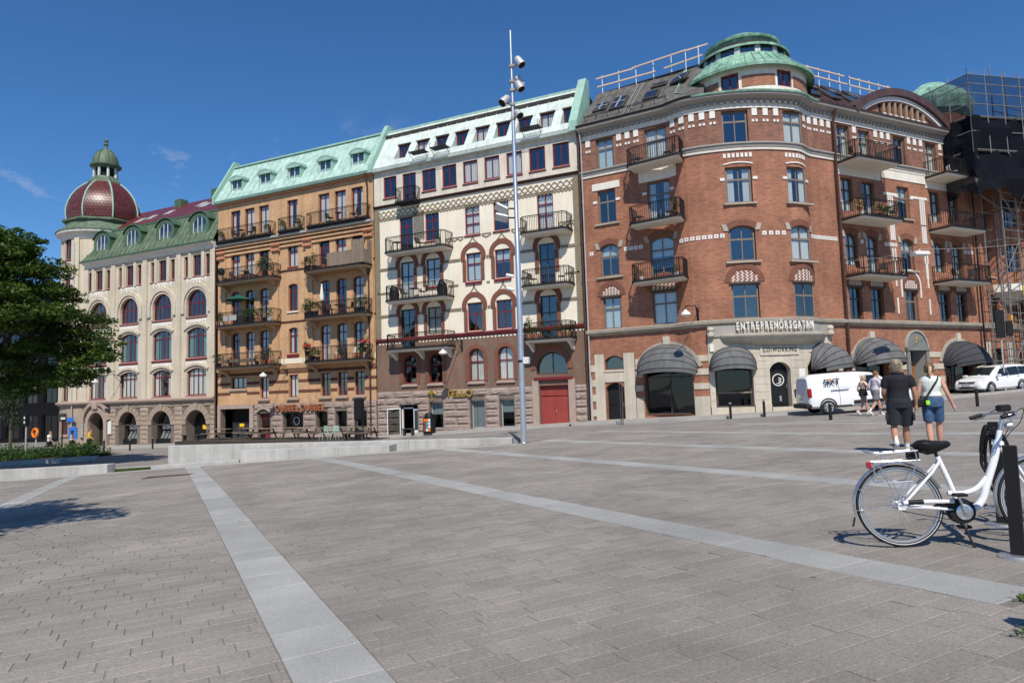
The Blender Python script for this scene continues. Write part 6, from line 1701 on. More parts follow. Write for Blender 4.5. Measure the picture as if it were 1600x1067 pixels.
for a in (-1.0, 1.0):
    for z, h in ((8.9, 1.9), (12, 2.0), (15.4, 1.9)): window(E_, FO, og+a, z, 0.9, h, fm='darkframe', curtain='')
sweep(FO, 'oriel_foot', K['plaster'], E_, og-3.0, og+3.0, [(-1.9, 6.6), (-1.0, 6.75), (0.0, 7.5), (0.15, 7.6), (0.15, 8.1), (-0.3, 8.1)])
mb = MB(); mb.lathe([(3.0, 19.4), (3.2, 19.6), (2.9, 19.9), (0.0, 22.6)], 10, (9.6, 60.5)); 
cn = MB(); cn.lathe([(2.3, 22.2), (2.75, 22.7), (2.9, 23.2), (2.95, 23.6), (2.75, 24.0), (1.9, 24.7), (0.9, 25.4), (0.0, 25.75)], 8, (8.35, 63.0)); cn.obj('cone_roof', K['copper'], E_)
mb = MB(); mb.lathe([(2.3, 17.0), (2.3, 22.3)], 16, (8.35, 63.0)); mb.obj('turret_wall', K['archred'], E_)
K['coppernew'] = mat('new_copper', (0.55, 0.25, 0.16), 0.4, 0.15, 1.5, metal=0.5)
mb = MB(); mb.quad(FD.pt(27.5, -2.6, 20.2), FD.pt(33, -1.5, 19.2), FD.pt(33, -4.5, 22), FD.pt(27.5, -4.5, 21.4)); mb.obj('copper_roof', K['coppernew'], E_)
mb = MB(); mb.quad(FD.pt(e0, 0.3, 18.2), FD.pt(e1, 0.3, 18.2), FD.pt(e1, -5, 21.5), FD.pt(e0, -5, 21.5)); mb.obj('roof', K['purpleroof'], E_)
# scaffolding
S_ = empty('scaffolding', FD.pt(32, 1.5, 0.8))
tag(S_, 'steel scaffolding with dark safety net wrapped round the far brick house', 'scaffolding')
K['alu'] = mat('scaffold_tube', (0.24, 0.24, 0.235), 0.5, 0.25, 3, metal=0.4)
K['rustwood'] = mat('scaffold_plank', (0.30, 0.21, 0.13), 0.85, 0.2, 3)
def stube(a, b, r=0.032, m='alu', name='scaffold_tube'):
    mb = MB(); mb.tube([a, b], r, 6); return mb.obj(name, K[m], S_)
cols = [29.75, 31.4, 33.1, 34.8, 36.5, 38.2, 40]
for s in cols:
    for d in (0.55, 1.75): stube(FD.pt(s, d, 0.6), FD.pt(s, d, 22.6 if d > 1 else 20.5), 0.04)
lev = [2.9, 4.9, 6.9, 8.9, 10.9, 12.9, 14.9, 16.9, 18.9]
for z in lev:
    for d, zz in ((1.78, z), (1.78, z+0.55), (1.78, z+1.05), (0.52, z)):
        stube(FD.pt(29.6, d, zz), FD.pt(41, d, zz), 0.026)
    for s in cols: stube(FD.pt(s, 0.5, z-0.05), FD.pt(s, 1.8, z-0.05), 0.026)
    if z > 14: 
        for k in range(3):
            mb = MB(); fbox(mb, FD, 29.7, 41, 0.6+k*0.37, 0.94+k*0.37, z, z+0.05); mb.obj('scaffold_board', K['rustwood'], S_)
for k, (sa, sb) in enumerate(zip(cols[:-1], cols[1:])):
    for j, z in enumerate(lev[:-1]):
        if (k+j) % 3 == 0: stube(FD.pt(sa, 1.82, z), FD.pt(sb, 1.82, z+2), 0.024)
for s, z in ((29.75, 5.2), (31.4, 7.2), (33.1, 5.2), (33.1, 9.2), (31.4, 4.2), (34.8, 7.4)):
    mb = MB(); mb.tube([FD.pt(s, 1.75, z), FD.pt(s, 1.75, z+0.6)], 0.05, 6); mb.obj('yellow_collar', K['yellow'], S_)
# cantilevered work deck with netting at eaves height
P1 = Vector((8.9, 51.3)); P0 = Vector((5.2, 55.2)); P2 = Vector((13.2, 54.6)); P3 = Vector((17.0, 59.5))
K['net'] = glassmat('safety_net', (0.16, 0.17, 0.20), 0.0, 0.9)
K['net'].node_tree.nodes['Mix Shader'].inputs['Fac'].default_value = 0.0
for l in list(K['net'].node_tree.links):
    if l.to_node.name == 'Mix Shader' and l.to_socket.name == 'Fac': K['net'].node_tree.links.remove(l)
K['net'].node_tree.nodes['Mix Shader'].inputs['Fac'].default_value = 0.62
for nn in K['net'].node_tree.nodes:
    if nn.type == 'BSDF_GLOSSY':
        nd = K['net'].node_tree.nodes.new('ShaderNodeBsdfDiffuse'); nd.inputs[0].default_value = (0.012, 0.014, 0.02, 1)
        K['net'].node_tree.links.new(nd.outputs[0], K['net'].node_tree.nodes['Mix Shader'].inputs[2])
    if nn.type == 'BSDF_TRANSPARENT': nn.inputs[0].default_value = (0.62, 0.64, 0.70, 1)
K['net2'] = K['net'].copy(); K['net2'].name = 'net_and_shade_sheet'; K['net2'].node_tree.nodes['Mix Shader'].inputs['Fac'].default_value = 0.8
K['net'].node_tree.nodes['Mix Shader'].inputs['Fac'].default_value = 0.42
def v3(p, z): return Vector((p.x, p.y, z))
zt = 21.35
for a, b, n in ((P0, P1, 4), (P1, P2, 4), (P2, P3, 4)):
    for k in range(n+1):
        p = a.lerp(b, k/n); stube(v3(p, 16.2), v3(p, zt+0.35), 0.03)
    for z in (16.4, 17.6, 18.6, 19.4, 20.1, 20.75, zt): stube(v3(a, z), v3(b, z), 0.03)
    mb = MB(); mb.quad(v3(a, 18.6), v3(b, 18.6), v3(b, zt), v3(a, zt)); mb.obj('safety_net', K['net'], S_)
    mb = MB(); gn = random.Random(int(a.x*10)); dn_ = Vector((b.y-a.y, a.x-b.x)).normalized(); gx_ = [[v3(a.lerp(b, i/9)+dn_*gn.uniform(-.18, .18), 13.6+j*0.84+(gn.uniform(-.5, .5) if j == 0 else 0)) for i in range(10)] for j in range(7)]
    for j in range(6):
        for i in range(9): mb.quad(gx_[j][i], gx_[j][i+1], gx_[j+1][i+1], gx_[j+1][i])
    mb.obj('net_and_shade_sheet', K['net2'], S_, smooth=True)
for z in (18.5, 16.3):
    mb = MB(); q = [P0, P1, P2, P3, Vector((14, 63)), Vector((7, 58))]
    mb.add([v3(p, z) for p in q]+[v3(p, z+0.12) for p in q], [tuple(range(5, -1, -1)), tuple(range(6, 12))]+[(i, (i+1) % 6, (i+1) % 6+6, i+6) for i in range(6)]); mb.obj('work_deck', K['darkwood'], S_)
for p in (P0.lerp(P1, 0.5), P1, P1.lerp(P2, 0.5), P2):
    q = FD.pt(31.5, 1.7, 12.2) if p.x < 11 else FD.pt(36, 1.7, 12.2); stube(v3(p, 16.3), q, 0.035)
K['shade_sheet'] = K['net'].copy(); K['shade_sheet'].name = 'facade_shade_sheet'; K['shade_sheet'].node_tree.nodes['Mix Shader'].inputs['Fac'].default_value = 0.5  # sheets added to darken the brick front, standing in for its shade
for (u, v) in ((32.9, 35.6), (35.7, 38.4), (38.5, 41.2)):
    mb = MB(); gn = random.Random(int(u)); q_ = [[FD.pt(u+(v-u)*i/6, 1.92+gn.uniform(-.06, .1), 2.6+j*1.15+(gn.uniform(-.2, .4) if j == 0 else 0)) for i in range(7)] for j in range(11)]
    for j in range(10):
        for i in range(6): mb.quad(q_[j][i], q_[j][i+1], q_[j+1][i+1], q_[j+1][i])
    mb.obj('net_and_shade_sheet', K['shade_sheet'], S_, smooth=True)
for k in range(5):
    for d in (0.9, 1.3): stube(FD.pt(30.5+k*1.7, d, 0.7), FD.pt(30.5+k*1.7, d, 14), 0.03, 'rustwood' if k % 2 else 'alu')
mb = MB(); mb.box(-0.7, 0.7, -0.03, 0.03, -0.2, 0.2, FD.M(33.6, 13.6, 1.9)); mb.obj('red_board', mat('red_sheet', (0.35, 0.02, 0.02), 0.6, 0.1, 2), S_)
mb = MB(); mb.box(-0.8, 0.8, -0.03, 0.03, -0.12, 0.12, FD.M(34.0, 12.4, 1.9) @ RY(-0.1)); mb.obj('red_board', bpy.data.materials['red_sheet'], S_)
for z in (10.5, 8.0): 
    mb = MB(); mb.quad(FD.pt(34.9, 1.9, z), FD.pt(36.4, 1.9, z), FD.pt(36.4, 1.9, z+2), FD.pt(34.9, 1.9, z+2)); mb.obj('tarpaulin', K['blue'], S_)

# ---------------------------------------------------------------- pavements along the houses
class Line:
    curved = False
def pavement(name, F, s0, s1, w, n, hz=0.1):
    mb = MB(); kb = MB(); S = [s0+(s1-s0)*i/n for i in range(n+1)]
    for a, b in zip(S[:-1], S[1:]):
        q = [F.pt(a, w, 0), F.pt(b, w, 0), F.pt(b, -0.6, 0), F.pt(a, -0.6, 0)]
        mb.quad(*[(p.x, p.y, G(p.x, p.y)+hz) for p in q])
        q2 = [F.pt(a, w+0.3, 0), F.pt(b, w+0.3, 0), F.pt(b, w, 0), F.pt(a, w, 0)]
        z = [G(p.x, p.y) for p in q2]
        kb.add([(q2[0].x, q2[0].y, z[0]-0.1), (q2[1].x, q2[1].y, z[1]-0.1), (q2[0].x, q2[0].y, z[0]+hz+0.006), (q2[1].x, q2[1].y, z[1]+hz+0.006), (q2[2].x, q2[2].y, z[2]+hz+0.006), (q2[3].x, q2[3].y, z[3]+hz+0.006)], [(0, 1, 3, 2), (2, 3, 4, 5)])
    o = mb.obj(name, K['sidewalk']); o['kind'] = 'structure'
    k = kb.obj('kerb', K['kerb'], o)
pavement('pavement', FA, -66, -13.7, 3.4, 40, 0.08); pavement('pavement', FD, 0.0, 40, 3.0, 60, 0.1)
# ================================================================ lamp mast
def mast():
    x, y = -10.35, 22.73; z0 = G(x, y)
    r = empty('lamp_mast', (x, y, z0)); tag(r, 'tall slim galvanised lamp mast with clustered spotlights at the plaza edge', 'lamp mast')
    mb = MB(); mb.lathe([(0.16, z0-0.02), (0.16, z0+0.03), (0.110, z0+0.05), (0.104, 4.0), (0.098, 7.6), (0.080, 7.66), (0.075, 11.0), (0.056, 13.0), (0.045, 15.45), (0, 15.46)], 20, (x, y)); mb.obj('pole', K['steel'], r, smooth=True)
    R_ = Vector((0.904, 0.428, 0)); Fw = Vector((-0.426, 0.905, 0))
    def spot(z, side, tilt, yaw, s=1.0):
        d = (R_*side*math.cos(yaw) + Fw*math.sin(yaw)).normalized()
        c = Vector((x, y, z)) + d*0.42*s + Vector((0, 0, 0.1))
        a = MB(); a.tube([Vector((x, y, z)), Vector((x, y, z))+d*0.26*s, c], 0.045, 8); a.tube([Vector((x, y, z-0.05)), Vector((x, y, z+0.05))], 0.1, 10)
        o = a.obj('spot_arm', K['graystone'], r)
        aim = (d*math.cos(tilt) - Vector((0, 0, 1))*math.sin(tilt)).normalized()
        q = aim.to_track_quat('Z', 'Y').to_matrix().to_4x4()
        h = MB(); h.lathe([(0, -0.26*s), (0.12*s, -0.25*s), (0.17*s, -0.18*s), (0.19*s, 0.0), (0.2*s, 0.2*s), (0.21*s, 0.21*s), (0.21*s, 0.27*s), (0.185*s, 0.27*s)], 18, M=Matrix.Translation(c) @ q); h.obj('spot_housing', K['zinc'], r, smooth=True)
        l = MB(); l.lathe([(0.185*s, 0.25*s), (0, 0.24*s)], 18, M=Matrix.Translation(c) @ q); l.obj('spot_lens', K['dark'], r)
    spot(14.05, 1, 1.0, -0.5, 0.8); spot(13.45, 1, 0.9, 0.6, 0.76); spot(13.1, 1, 1.05, -0.6, 0.76); spot(12.55, -1, 0.8, -0.6, 0.8); spot(12.0, 1, 0.85, -0.9, 0.7)
    for z, tl in ((8.55, 0.5), (8.2, 0.25)):
        c = Vector((x, y, z)) - R_*0.55 - Fw*0.1
        M = Matrix.Translation(c) @ RZ(math.atan2(0.428, 0.904)) @ RY(tl) @ RX(0.6)
        f = MB(); f.bbox(-0.24, 0.24, -0.07, 0.07, -0.15, 0.15, 0.03, M); o = f.obj('floodlight', K['zinc'], r)
        g = MB(); g.tube([Vector((x, y, z)), c], 0.03, 6); g.obj('bracket', K['iron'], r)
    for z in (6.0, 5.5):
        c = Vector((x, y, z)) - R_*0.32 - Fw*0.12
        f = MB(); f.tube([Vector((x, y, z)), c], 0.02, 6); f.tube([c+Vector((-0.12, -0.05, 0.05)), c+Vector((0.14, 0.05, -0.02))], 0.06, 10); f.obj('camera', K['whiteframe'], r)
    f = MB(); f.bbox(x+0.1, x+0.32, y-0.08, y+0.06, 2.75, 3.0, 0.02); f.obj('control_box', K['whiteframe'], r)
    f = MB(); f.tube([(x, y, 2.82), (x, y, 2.9)], 0.122, 16); f.obj('strap', K['iron'], r)
mast()

# ================================================================ bollards
def bollard_proto():
    r = empty('bollard'); mb = MB(); mb.lathe([(0.062, -0.05), (0.062, 0.70), (0.058, 0.72), (0.06, 0.735), (0.06, 0.775), (0.045, 0.8), (0, 0.805)], 14); mb.obj('post', K['iron'], r, smooth=True)
    b = MB(); b.lathe([(0.0625, 0.735), (0.0625, 0.765)], 14); b.obj('reflector_band', K['whiteframe'], r)
    return r
b0 = bollard_proto(); tag(b0, 'x', 'bollard', 'black bollards along the pavements')
for i, (x, y, s, lean, lab) in enumerate([
    (-4.82, 35.5, 1.0, 0, 'black bollard left of the pub door in front of the second awning'), (-3.28, 36.0, 1.02, 0, 'black bollard right below the round door emblem on the corner'),
    (-0.26, 29.4, 0.86, 0, 'black bollard in front of the white van rear wheel'), (5.26, 33.98, 1.0, 0, 'black bollard in front of the parked white car'),
    (1.86, 30.75, 1.35, 0, 'thick black bollard beside the couple walking past the van'), (-53.02, 33.3, 1.15, 0, 'black bollard at the hedge end nearest the turret downpipe'),
    (-48.67, 32.74, 1.15, 0, 'black bollard in front of the oak door portal'), (-47.52, 33.95, 1.05, 0, 'black bollard before the left shop arch with white cards'), (-46.62, 35.14, 1.05, 0, 'black bollard before the middle shop arch with white cards')]):
    M = T(x, y, G(x, y)) @ Matrix.Diagonal((1, 1, s, 1)) @ (Matrix.Diagonal((1.7, 1.7, 1, 1)) if i == 4 else Matrix.Identity(4))
    if i == 0: b0.matrix_basis = M; WM[b0.name] = M; b0['label'] = lab
    else: copy_tree(b0, M, lab)
def leaning_posts():
    x, y = -10.25, 34.86; z = G(x, y)
    r = empty('leaning_posts', (x, y, z)); tag(r, 'two thin black and yellow marker poles leaning by the small corner door', 'pole')
    for dx, lx, m in ((0, -0.28, 'black'), (0.1, -0.25, 'yellow')):
        mb = MB(); mb.tube([(x+dx, y, z), (x+dx+lx, y+0.9, z+2.1)], 0.03, 8); mb.obj('pole', K[m] if m == 'black' else K['darkwood'], r)
leaning_posts()

# ================================================================ vehicles
K['carwhite'] = mat('white_car_paint', (0.80, 0.81, 0.82), 0.25, 0.02, 1, spec=0.5, coat=0.6, coords='obj')
K['carglass'] = mat('dark_car_glass', (0.012, 0.015, 0.016), 0.06, 0.1, 1, spec=0.8)
K['carblack'] = mat('car_black_trim', (0.018, 0.018, 0.019), 0.6, 0.1, 3)
K['rim'] = mat('alloy_rim', (0.55, 0.56, 0.58), 0.35, 0.05, 2, metal=0.8)
K['taillight'] = mat('red_lamp_glass', (0.35, 0.01, 0.015), 0.15, 0.05, 2, spec=0.6)
K['headlight'] = mat('clear_lamp', (0.5, 0.52, 0.55), 0.12, 0.2, 6, spec=0.8)
def shell(st, name, parent, m='carwhite'):
    """stations: (x, zbottom, zbelt, ztop, half width, roof half width)"""
    rings = []
    for (x, zb, zl, zt, w, wr) in st:
        h = []
        for sg in (1, -1):
            side = [(0.0, zb), (w*0.82, zb), (w*0.97, zb+0.1), (w, zb+(zl-zb)*0.45), (w*0.985, zl-0.08), (w*0.955, zl), (w*0.955+(wr-w*0.955)*0.55, zl+(zt-zl)*0.55), (wr, zt-min(0.09, (zt-zl)*0.35)), (wr-0.1, zt-0.02), (wr*0.5, zt), (0.0, zt+0.008)]
            h.append(side)
        ring_ = [(x, y, z) for y, z in h[0]] + [(x, -y, z) for y, z in h[1][-2:0:-1]]
        rings.append(ring_)
    mb = MB(); mb.loft(rings); return mb.obj(name, K[m], parent, smooth=R(35))
def wheel(parent, x, y, r, w, spokes=5, rimc='rim'):
    sg = 1 if y > 0 else -1; M = T(x, y, r) @ RX(-sg*PI/2)
    t = MB(); t.lathe([(r*0.66, -w), (r*0.93, -w), (r, -w*0.75), (r, -0.03), (r*0.94, 0.0), (r*0.68, 0.0), (r*0.66, -0.02)], 28, M=M); o = t.obj('wheel', K['rubber'], parent, smooth=True)
    k = MB(); k.lathe([(r*0.67, -0.015), (r*0.64, -0.005), (r*0.60, -0.03), (0, -0.05)], 28, M=M); k.obj('rim_well', K['carblack'], o)
    q = MB(); q.lathe([(r*0.67, -0.012), (r*0.65, 0.004), (r*0.58, -0.01)], 28, M=M)
    for i in range(spokes):
        a = 2*PI*i/spokes; q.box(-0.045, 0.045, 0.02, r*0.62, -0.03, -0.004, M @ RZ(a))
    q.lathe([(0.07, -0.02), (0.06, 0.004), (0, 0.008)], 12, M=M); q.obj('rim', K[rimc], o, smooth=True)
    a = MB(); a.lathe([(r*1.17, -0.02), (r*1.17, 0.004), (r*0.98, 0.004)], 24, M=T(x, y*0.992, r*1.02) @ RX(-sg*PI/2), a0=-0.25 if sg > 0 else PI-0.25+0, a1=PI+0.25 if sg > 0 else 2*PI+0.25)
    return o
def panel(parent, name, m, pts, M=None, th=None):
    mb = MB(); mb.quad(*pts); return mb.obj(name, K[m], parent, M)
def van():
    r = empty('delivery_van'); tag(r, 'white rental delivery van parked by the corner house seen from its rear', 'van')
    shell([(-0.86, 0.42, 0.95, 1.02, 0.72, 0.60), (-0.80, 0.32, 1.0, 1.70, 0.84, 0.66), (-0.70, 0.28, 1.02, 1.80, 0.90, 0.72), (-0.4, 0.27, 1.04, 1.86, 0.92, 0.74), (0.6, 0.26, 1.05, 1.88, 0.925, 0.74), (1.5, 0.26, 1.05, 1.87, 0.925, 0.74), (2.1, 0.26, 1.06, 1.81, 0.925, 0.72), (2.5, 0.26, 1.07, 1.66, 0.925, 0.70), (2.9, 0.26, 1.08, 1.36, 0.92, 0.72), (3.15, 0.26, 1.06, 1.14, 0.91, 0.76), (3.6, 0.26, 0.98, 1.05, 0.88, 0.74), (3.8, 0.28, 0.86, 0.92, 0.80, 0.66), (3.86, 0.34, 0.7, 0.76, 0.66, 0.55)], 'body', r)
    for sg in (-1, 1):
        for x in (0.0, 2.92):
            wheel(r, x, sg*0.93, 0.325, 0.22, 7)
            a = MB(); a.lathe([(0.40, 0.0), (0.335, 0.0)], 20, M=T(x, sg*0.929, 0.34) @ RX(-sg*PI/2), a0=-0.35, a1=PI+0.35) if sg < 0 else a.lathe([(0.40, 0.0), (0.335, 0.0)], 20, M=T(x, sg*0.929, 0.34) @ RX(-sg*PI/2), a0=PI-0.35, a1=2*PI+0.35)
            a.obj('wheel_arch', K['carblack'], r)
    y = -0.936
    g = MB(); g.quad((2.2, -0.905, 1.09), (2.78, -0.905, 1.09), (2.62, -0.84, 1.3), (2.32, -0.76, 1.62), (2.18, -0.752, 1.66), (1.7, -0.752, 1.68), (1.62, -0.80, 1.5), (1.66, -0.905, 1.09)); g.obj('side_window', K['carglass'], r)
    s = MB(); s.quad((0.36, y, 0.38), (1.05, y, 0.38), (1.05, y, 0.30), (0.36, y, 0.30)); s.obj('sill_trim', K['carblack'], r)
    s = MB(); s.bbox(1.15, 2.5, y-0.012, y+0.02, 0.40, 0.56, 0.01); s.obj('side_protector', K['carblack'], r)
    s = MB(); s.box(0.15, 0.98, -0.945, -0.92, 1.055, 1.09); s.obj('slide_rail', K['carblack'], r)
    for x in (1.33, 1.78):
        s = MB(); s.bbox(x, x+0.2, -0.955, -0.92, 0.99, 1.04, 0.01); s.obj('door_handle', K['carblack'], r)
    for (x0, z0, x1, z1) in ((0.55, 0.42, 0.55, 1.7), (1.58, 0.36, 1.58, 1.72), (2.62, 0.40, 2.66, 1.06), (0.55, 1.18, 1.55, 1.18)):
        s = MB(); s.tube([(x0, -0.934 if z0 < 1.1 else -0.905, z0), (x0, -0.925, 1.0), (x1, -0.78 if z1 > 1.5 else -0.925, z1)] if x0 == x1 else [(x0, -0.915, z0), (x1, -0.915, z1)], 0.006, 4); s.obj('panel_gap', K['carblack'], r)
    # rear face
    x = -0.845
    g = MB()
    for a, b in ((-0.66, -0.04), (0.04, 0.66)): g.quad((-0.822, b, 1.08), (-0.822, a, 1.08), (-0.785, a*0.93, 1.64), (-0.785, b*0.93, 1.64))
    g.obj('rear_window', K['carglass'], r)
    s = MB(); s.bbox(-0.98, -0.72, -0.86, 0.86, 0.30, 0.52, 0.05); s.obj('rear_bumper', K['carblack'], r)
    for sg in (-1, 1):
        s = MB(); s.bbox(-0.85, -0.70, sg*0.84-0.07, sg*0.84+0.07, 0.80, 1.22, 0.03); s.obj('tail_light', K['taillight'], r)
    s = MB(); s.box(-0.88, -0.86, -0.26, 0.26, 0.66, 0.77); s.obj('number_plate', K['whiteframe'], r)
    s = MB(); s.tube([(-0.845, 0, 0.55), (-0.84, 0, 1.0), (-0.79, 0, 1.66)], 0.008, 4); s.obj('door_gap', K['carblack'], r)
    g = MB(); g.quad((2.52, -0.6, 1.69), (2.52, 0.6, 1.69), (3.1, 0.7, 1.2), (3.1, -0.7, 1.2)); g.obj('windscreen', K['carglass'], r)
    for sg in (-1, 1):
        s = MB(); s.bbox(2.55, 2.7, sg*1.02-0.1, sg*1.02+0.1, 1.1, 1.36, 0.04); s.obj('mirror', K['carblack'], r)
    # lettering: dark letters with an orange flame between
    Mt = T(-0.16, -0.955, 1.28) @ RX(-0.2)
    dk = mat('lettering_black', (0.02, 0.02, 0.025), 0.5, 0.05, 2)
    label_text('SIXT', 0.36, dk, r, Mt @ T(0.40, 0, 0), 0.006, name='letters', bold=0.028)
    s = MB(); s.quad(*[Mt @ Vector(p) for p in ((0.24, -0.01, 0.29), (0.36, -0.01, 0.28), (0.46, -0.01, 0.36), (0.33, -0.01, 0.335))]); s.obj('flame_mark', K['orange'], r)
    label_text('SIXT', 0.2, K['whiteframe'], r, T(-0.835, -0.34, 1.2) @ RZ(-PI/2) @ RX(-0.06), 0.003, name='letters')
    px, py = -0.33, 34.69; d = math.atan2(0.38, 0.925)
    off = Vector((math.sin(d), -math.cos(d)))*0.93    # visible wheel sits on the near side
    cx, cy = px-off.x, py-off.y
    slope = (G(cx+1.5*math.cos(d), cy+1.5*math.sin(d))-G(cx-1.0*math.cos(d), cy-1.0*math.sin(d)))/2.5
    M = T(cx, cy, G(cx, cy)+0.01) @ RZ(d) @ RY(-math.atan(slope))
    r.matrix_basis = M; WM[r.name] = M
van()
def mpv():
    r = empty('parked_car'); tag(r, 'white family car parked on the slope facing the camera', 'car')
    shell([(-3.45, 0.5, 0.9, 0.95, 0.70, 0.6), (-3.38, 0.36, 1.0, 1.3, 0.80, 0.62), (-3.15, 0.25, 1.02, 1.52, 0.88, 0.66), (-2.6, 0.22, 1.02, 1.63, 0.90, 0.66), (-1.6, 0.21, 1.0, 1.67, 0.91, 0.66), (-0.7, 0.21, 0.98, 1.63, 0.91, 0.65), (-0.25, 0.21, 0.97, 1.5, 0.91, 0.64), (0.25, 0.21, 0.96, 1.22, 0.91, 0.66), (0.55, 0.22, 0.95, 1.04, 0.905, 0.72), (1.0, 0.22, 0.88, 0.96, 0.89, 0.74), (1.35, 0.22, 0.78, 0.86, 0.86, 0.72), (1.52, 0.24, 0.66, 0.73, 0.80, 0.66), (1.58, 0.3, 0.5, 0.56, 0.70, 0.58)], 'body', r)
    for sg in (-1, 1):
        for x in (0.72, -1.98):
            wheel(r, x, sg*0.915, 0.325, 0.21, 5)
            a = MB(); a.lathe([(0.39, 0.0), (0.33, 0.0)], 20, M=T(x, sg*0.914, 0.335) @ RX(-sg*PI/2), a0=-0.3 if sg < 0 else PI-0.3, a1=PI+0.3 if sg < 0 else 2*PI+0.3); a.obj('wheel_arch', K['carblack'], r)
    g = MB(); g.quad((-0.32, -0.57, 1.555), (-0.32, 0.57, 1.555), (0.0, 0.6, 1.385), (0.46, 0.68, 1.10), (0.46, -0.68, 1.10), (0.0, -0.6, 1.385)); g.obj('windscreen', K['carglass'], r)
    for sg in (-1, 1):
        for nm, P in (('front_side_window', [(0.22, 0.90, 1.0), (-0.9, 0.90, 1.02), (-0.9, 0.735, 1.49), (-0.35, 0.745, 1.44)]), ('rear_side_window', [(-0.97, 0.90, 1.02), (-1.9, 0.90, 1.04), (-1.9, 0.735, 1.52), (-0.97, 0.735, 1.5)]), ('quarter_window', [(-1.97, 0.895, 1.05), (-2.85, 0.885, 1.08), (-2.75, 0.745, 1.48), (-1.97, 0.735, 1.51)])):
            P = [(x, sg*(y+0.008), z) for x, y, z in P]
            g = MB(); g.quad(*(P if sg < 0 else P[::-1])); g.obj(nm, K['carglass'], r)
        s = MB(); s.bbox(0.1, 0.28, sg*1.03-0.12, sg*1.03+0.12, 0.98, 1.12, 0.04); s.obj('mirror', K['carwhite'], r)
        s = MB(); s.add([(1.55, sg*0.42, 0.72), (1.38, sg*0.82, 0.76), (1.12, sg*0.90, 0.84), (1.3, sg*0.80, 0.86), (1.46, sg*0.45, 0.80)], [(0, 1, 2, 3, 4)] if sg > 0 else [(4, 3, 2, 1, 0)]); s.obj('headlight', K['headlight'], r)
        s = MB(); s.add([(1.60, sg*0.50, 0.34), (1.52, sg*0.80, 0.38), (1.50, sg*0.82, 0.48), (1.58, sg*0.52, 0.46)], [(0, 1, 2, 3)] if sg > 0 else [(3, 2, 1, 0)]); s.obj('air_intake', K['carblack'], r)
        for x in (-0.85, -1.82):
            s = MB(); s.bbox(x, x+0.2, sg*0.925-0.015, sg*0.925+0.015, 0.93, 0.96, 0.008); s.obj('door_handle', K['carwhite'], r)
    s = MB(); s.bbox(1.46, 1.592, -0.5, 0.5, 0.69, 0.76, 0.02); s.obj('grille', K['carblack'], r)
    s = MB(); s.lathe([(0.06, 0), (0.05, 0.01), (0, 0.012)], 16, M=T(1.595, 0, 0.725) @ RY(PI/2)); s.obj('badge', K['rim'], r)
    s = MB(); s.bbox(1.5, 1.612, -0.48, 0.48, 0.33, 0.45, 0.03); s.obj('lower_grille', K['carblack'], r)
    s = MB(); s.box(1.60, 1.625, -0.26, 0.26, 0.50, 0.60); s.obj('number_plate', K['whiteframe'], r)
    s = MB(); s.box(1.624, 1.628, -0.26, -0.21, 0.50, 0.60); s.obj('plate_band', K['blue'], r)
    s = MB(); s.bbox(1.2, 1.6, -0.8, 0.8, 0.2, 0.28, 0.03); s.obj('front_lip', K['carblack'], r)
    # nose points back along the street towards the camera
    d = math.atan2(0.71, 0.70)+PI; px, py = 8.45, 49.4
    M = T(px, py, G(px, py)) @ RZ(d) @ T(-0.72, -0.915, 0) @ RY(0.0)
    sl = (G(px+2, py+2.4)-G(px, py))/3.1
    M = T(px, py, G(px, py)+0.01) @ RZ(d) @ RY(math.atan(sl)) @ T(-0.72, -0.915, 0)
    r.matrix_basis = M; WM[r.name] = M
mpv()

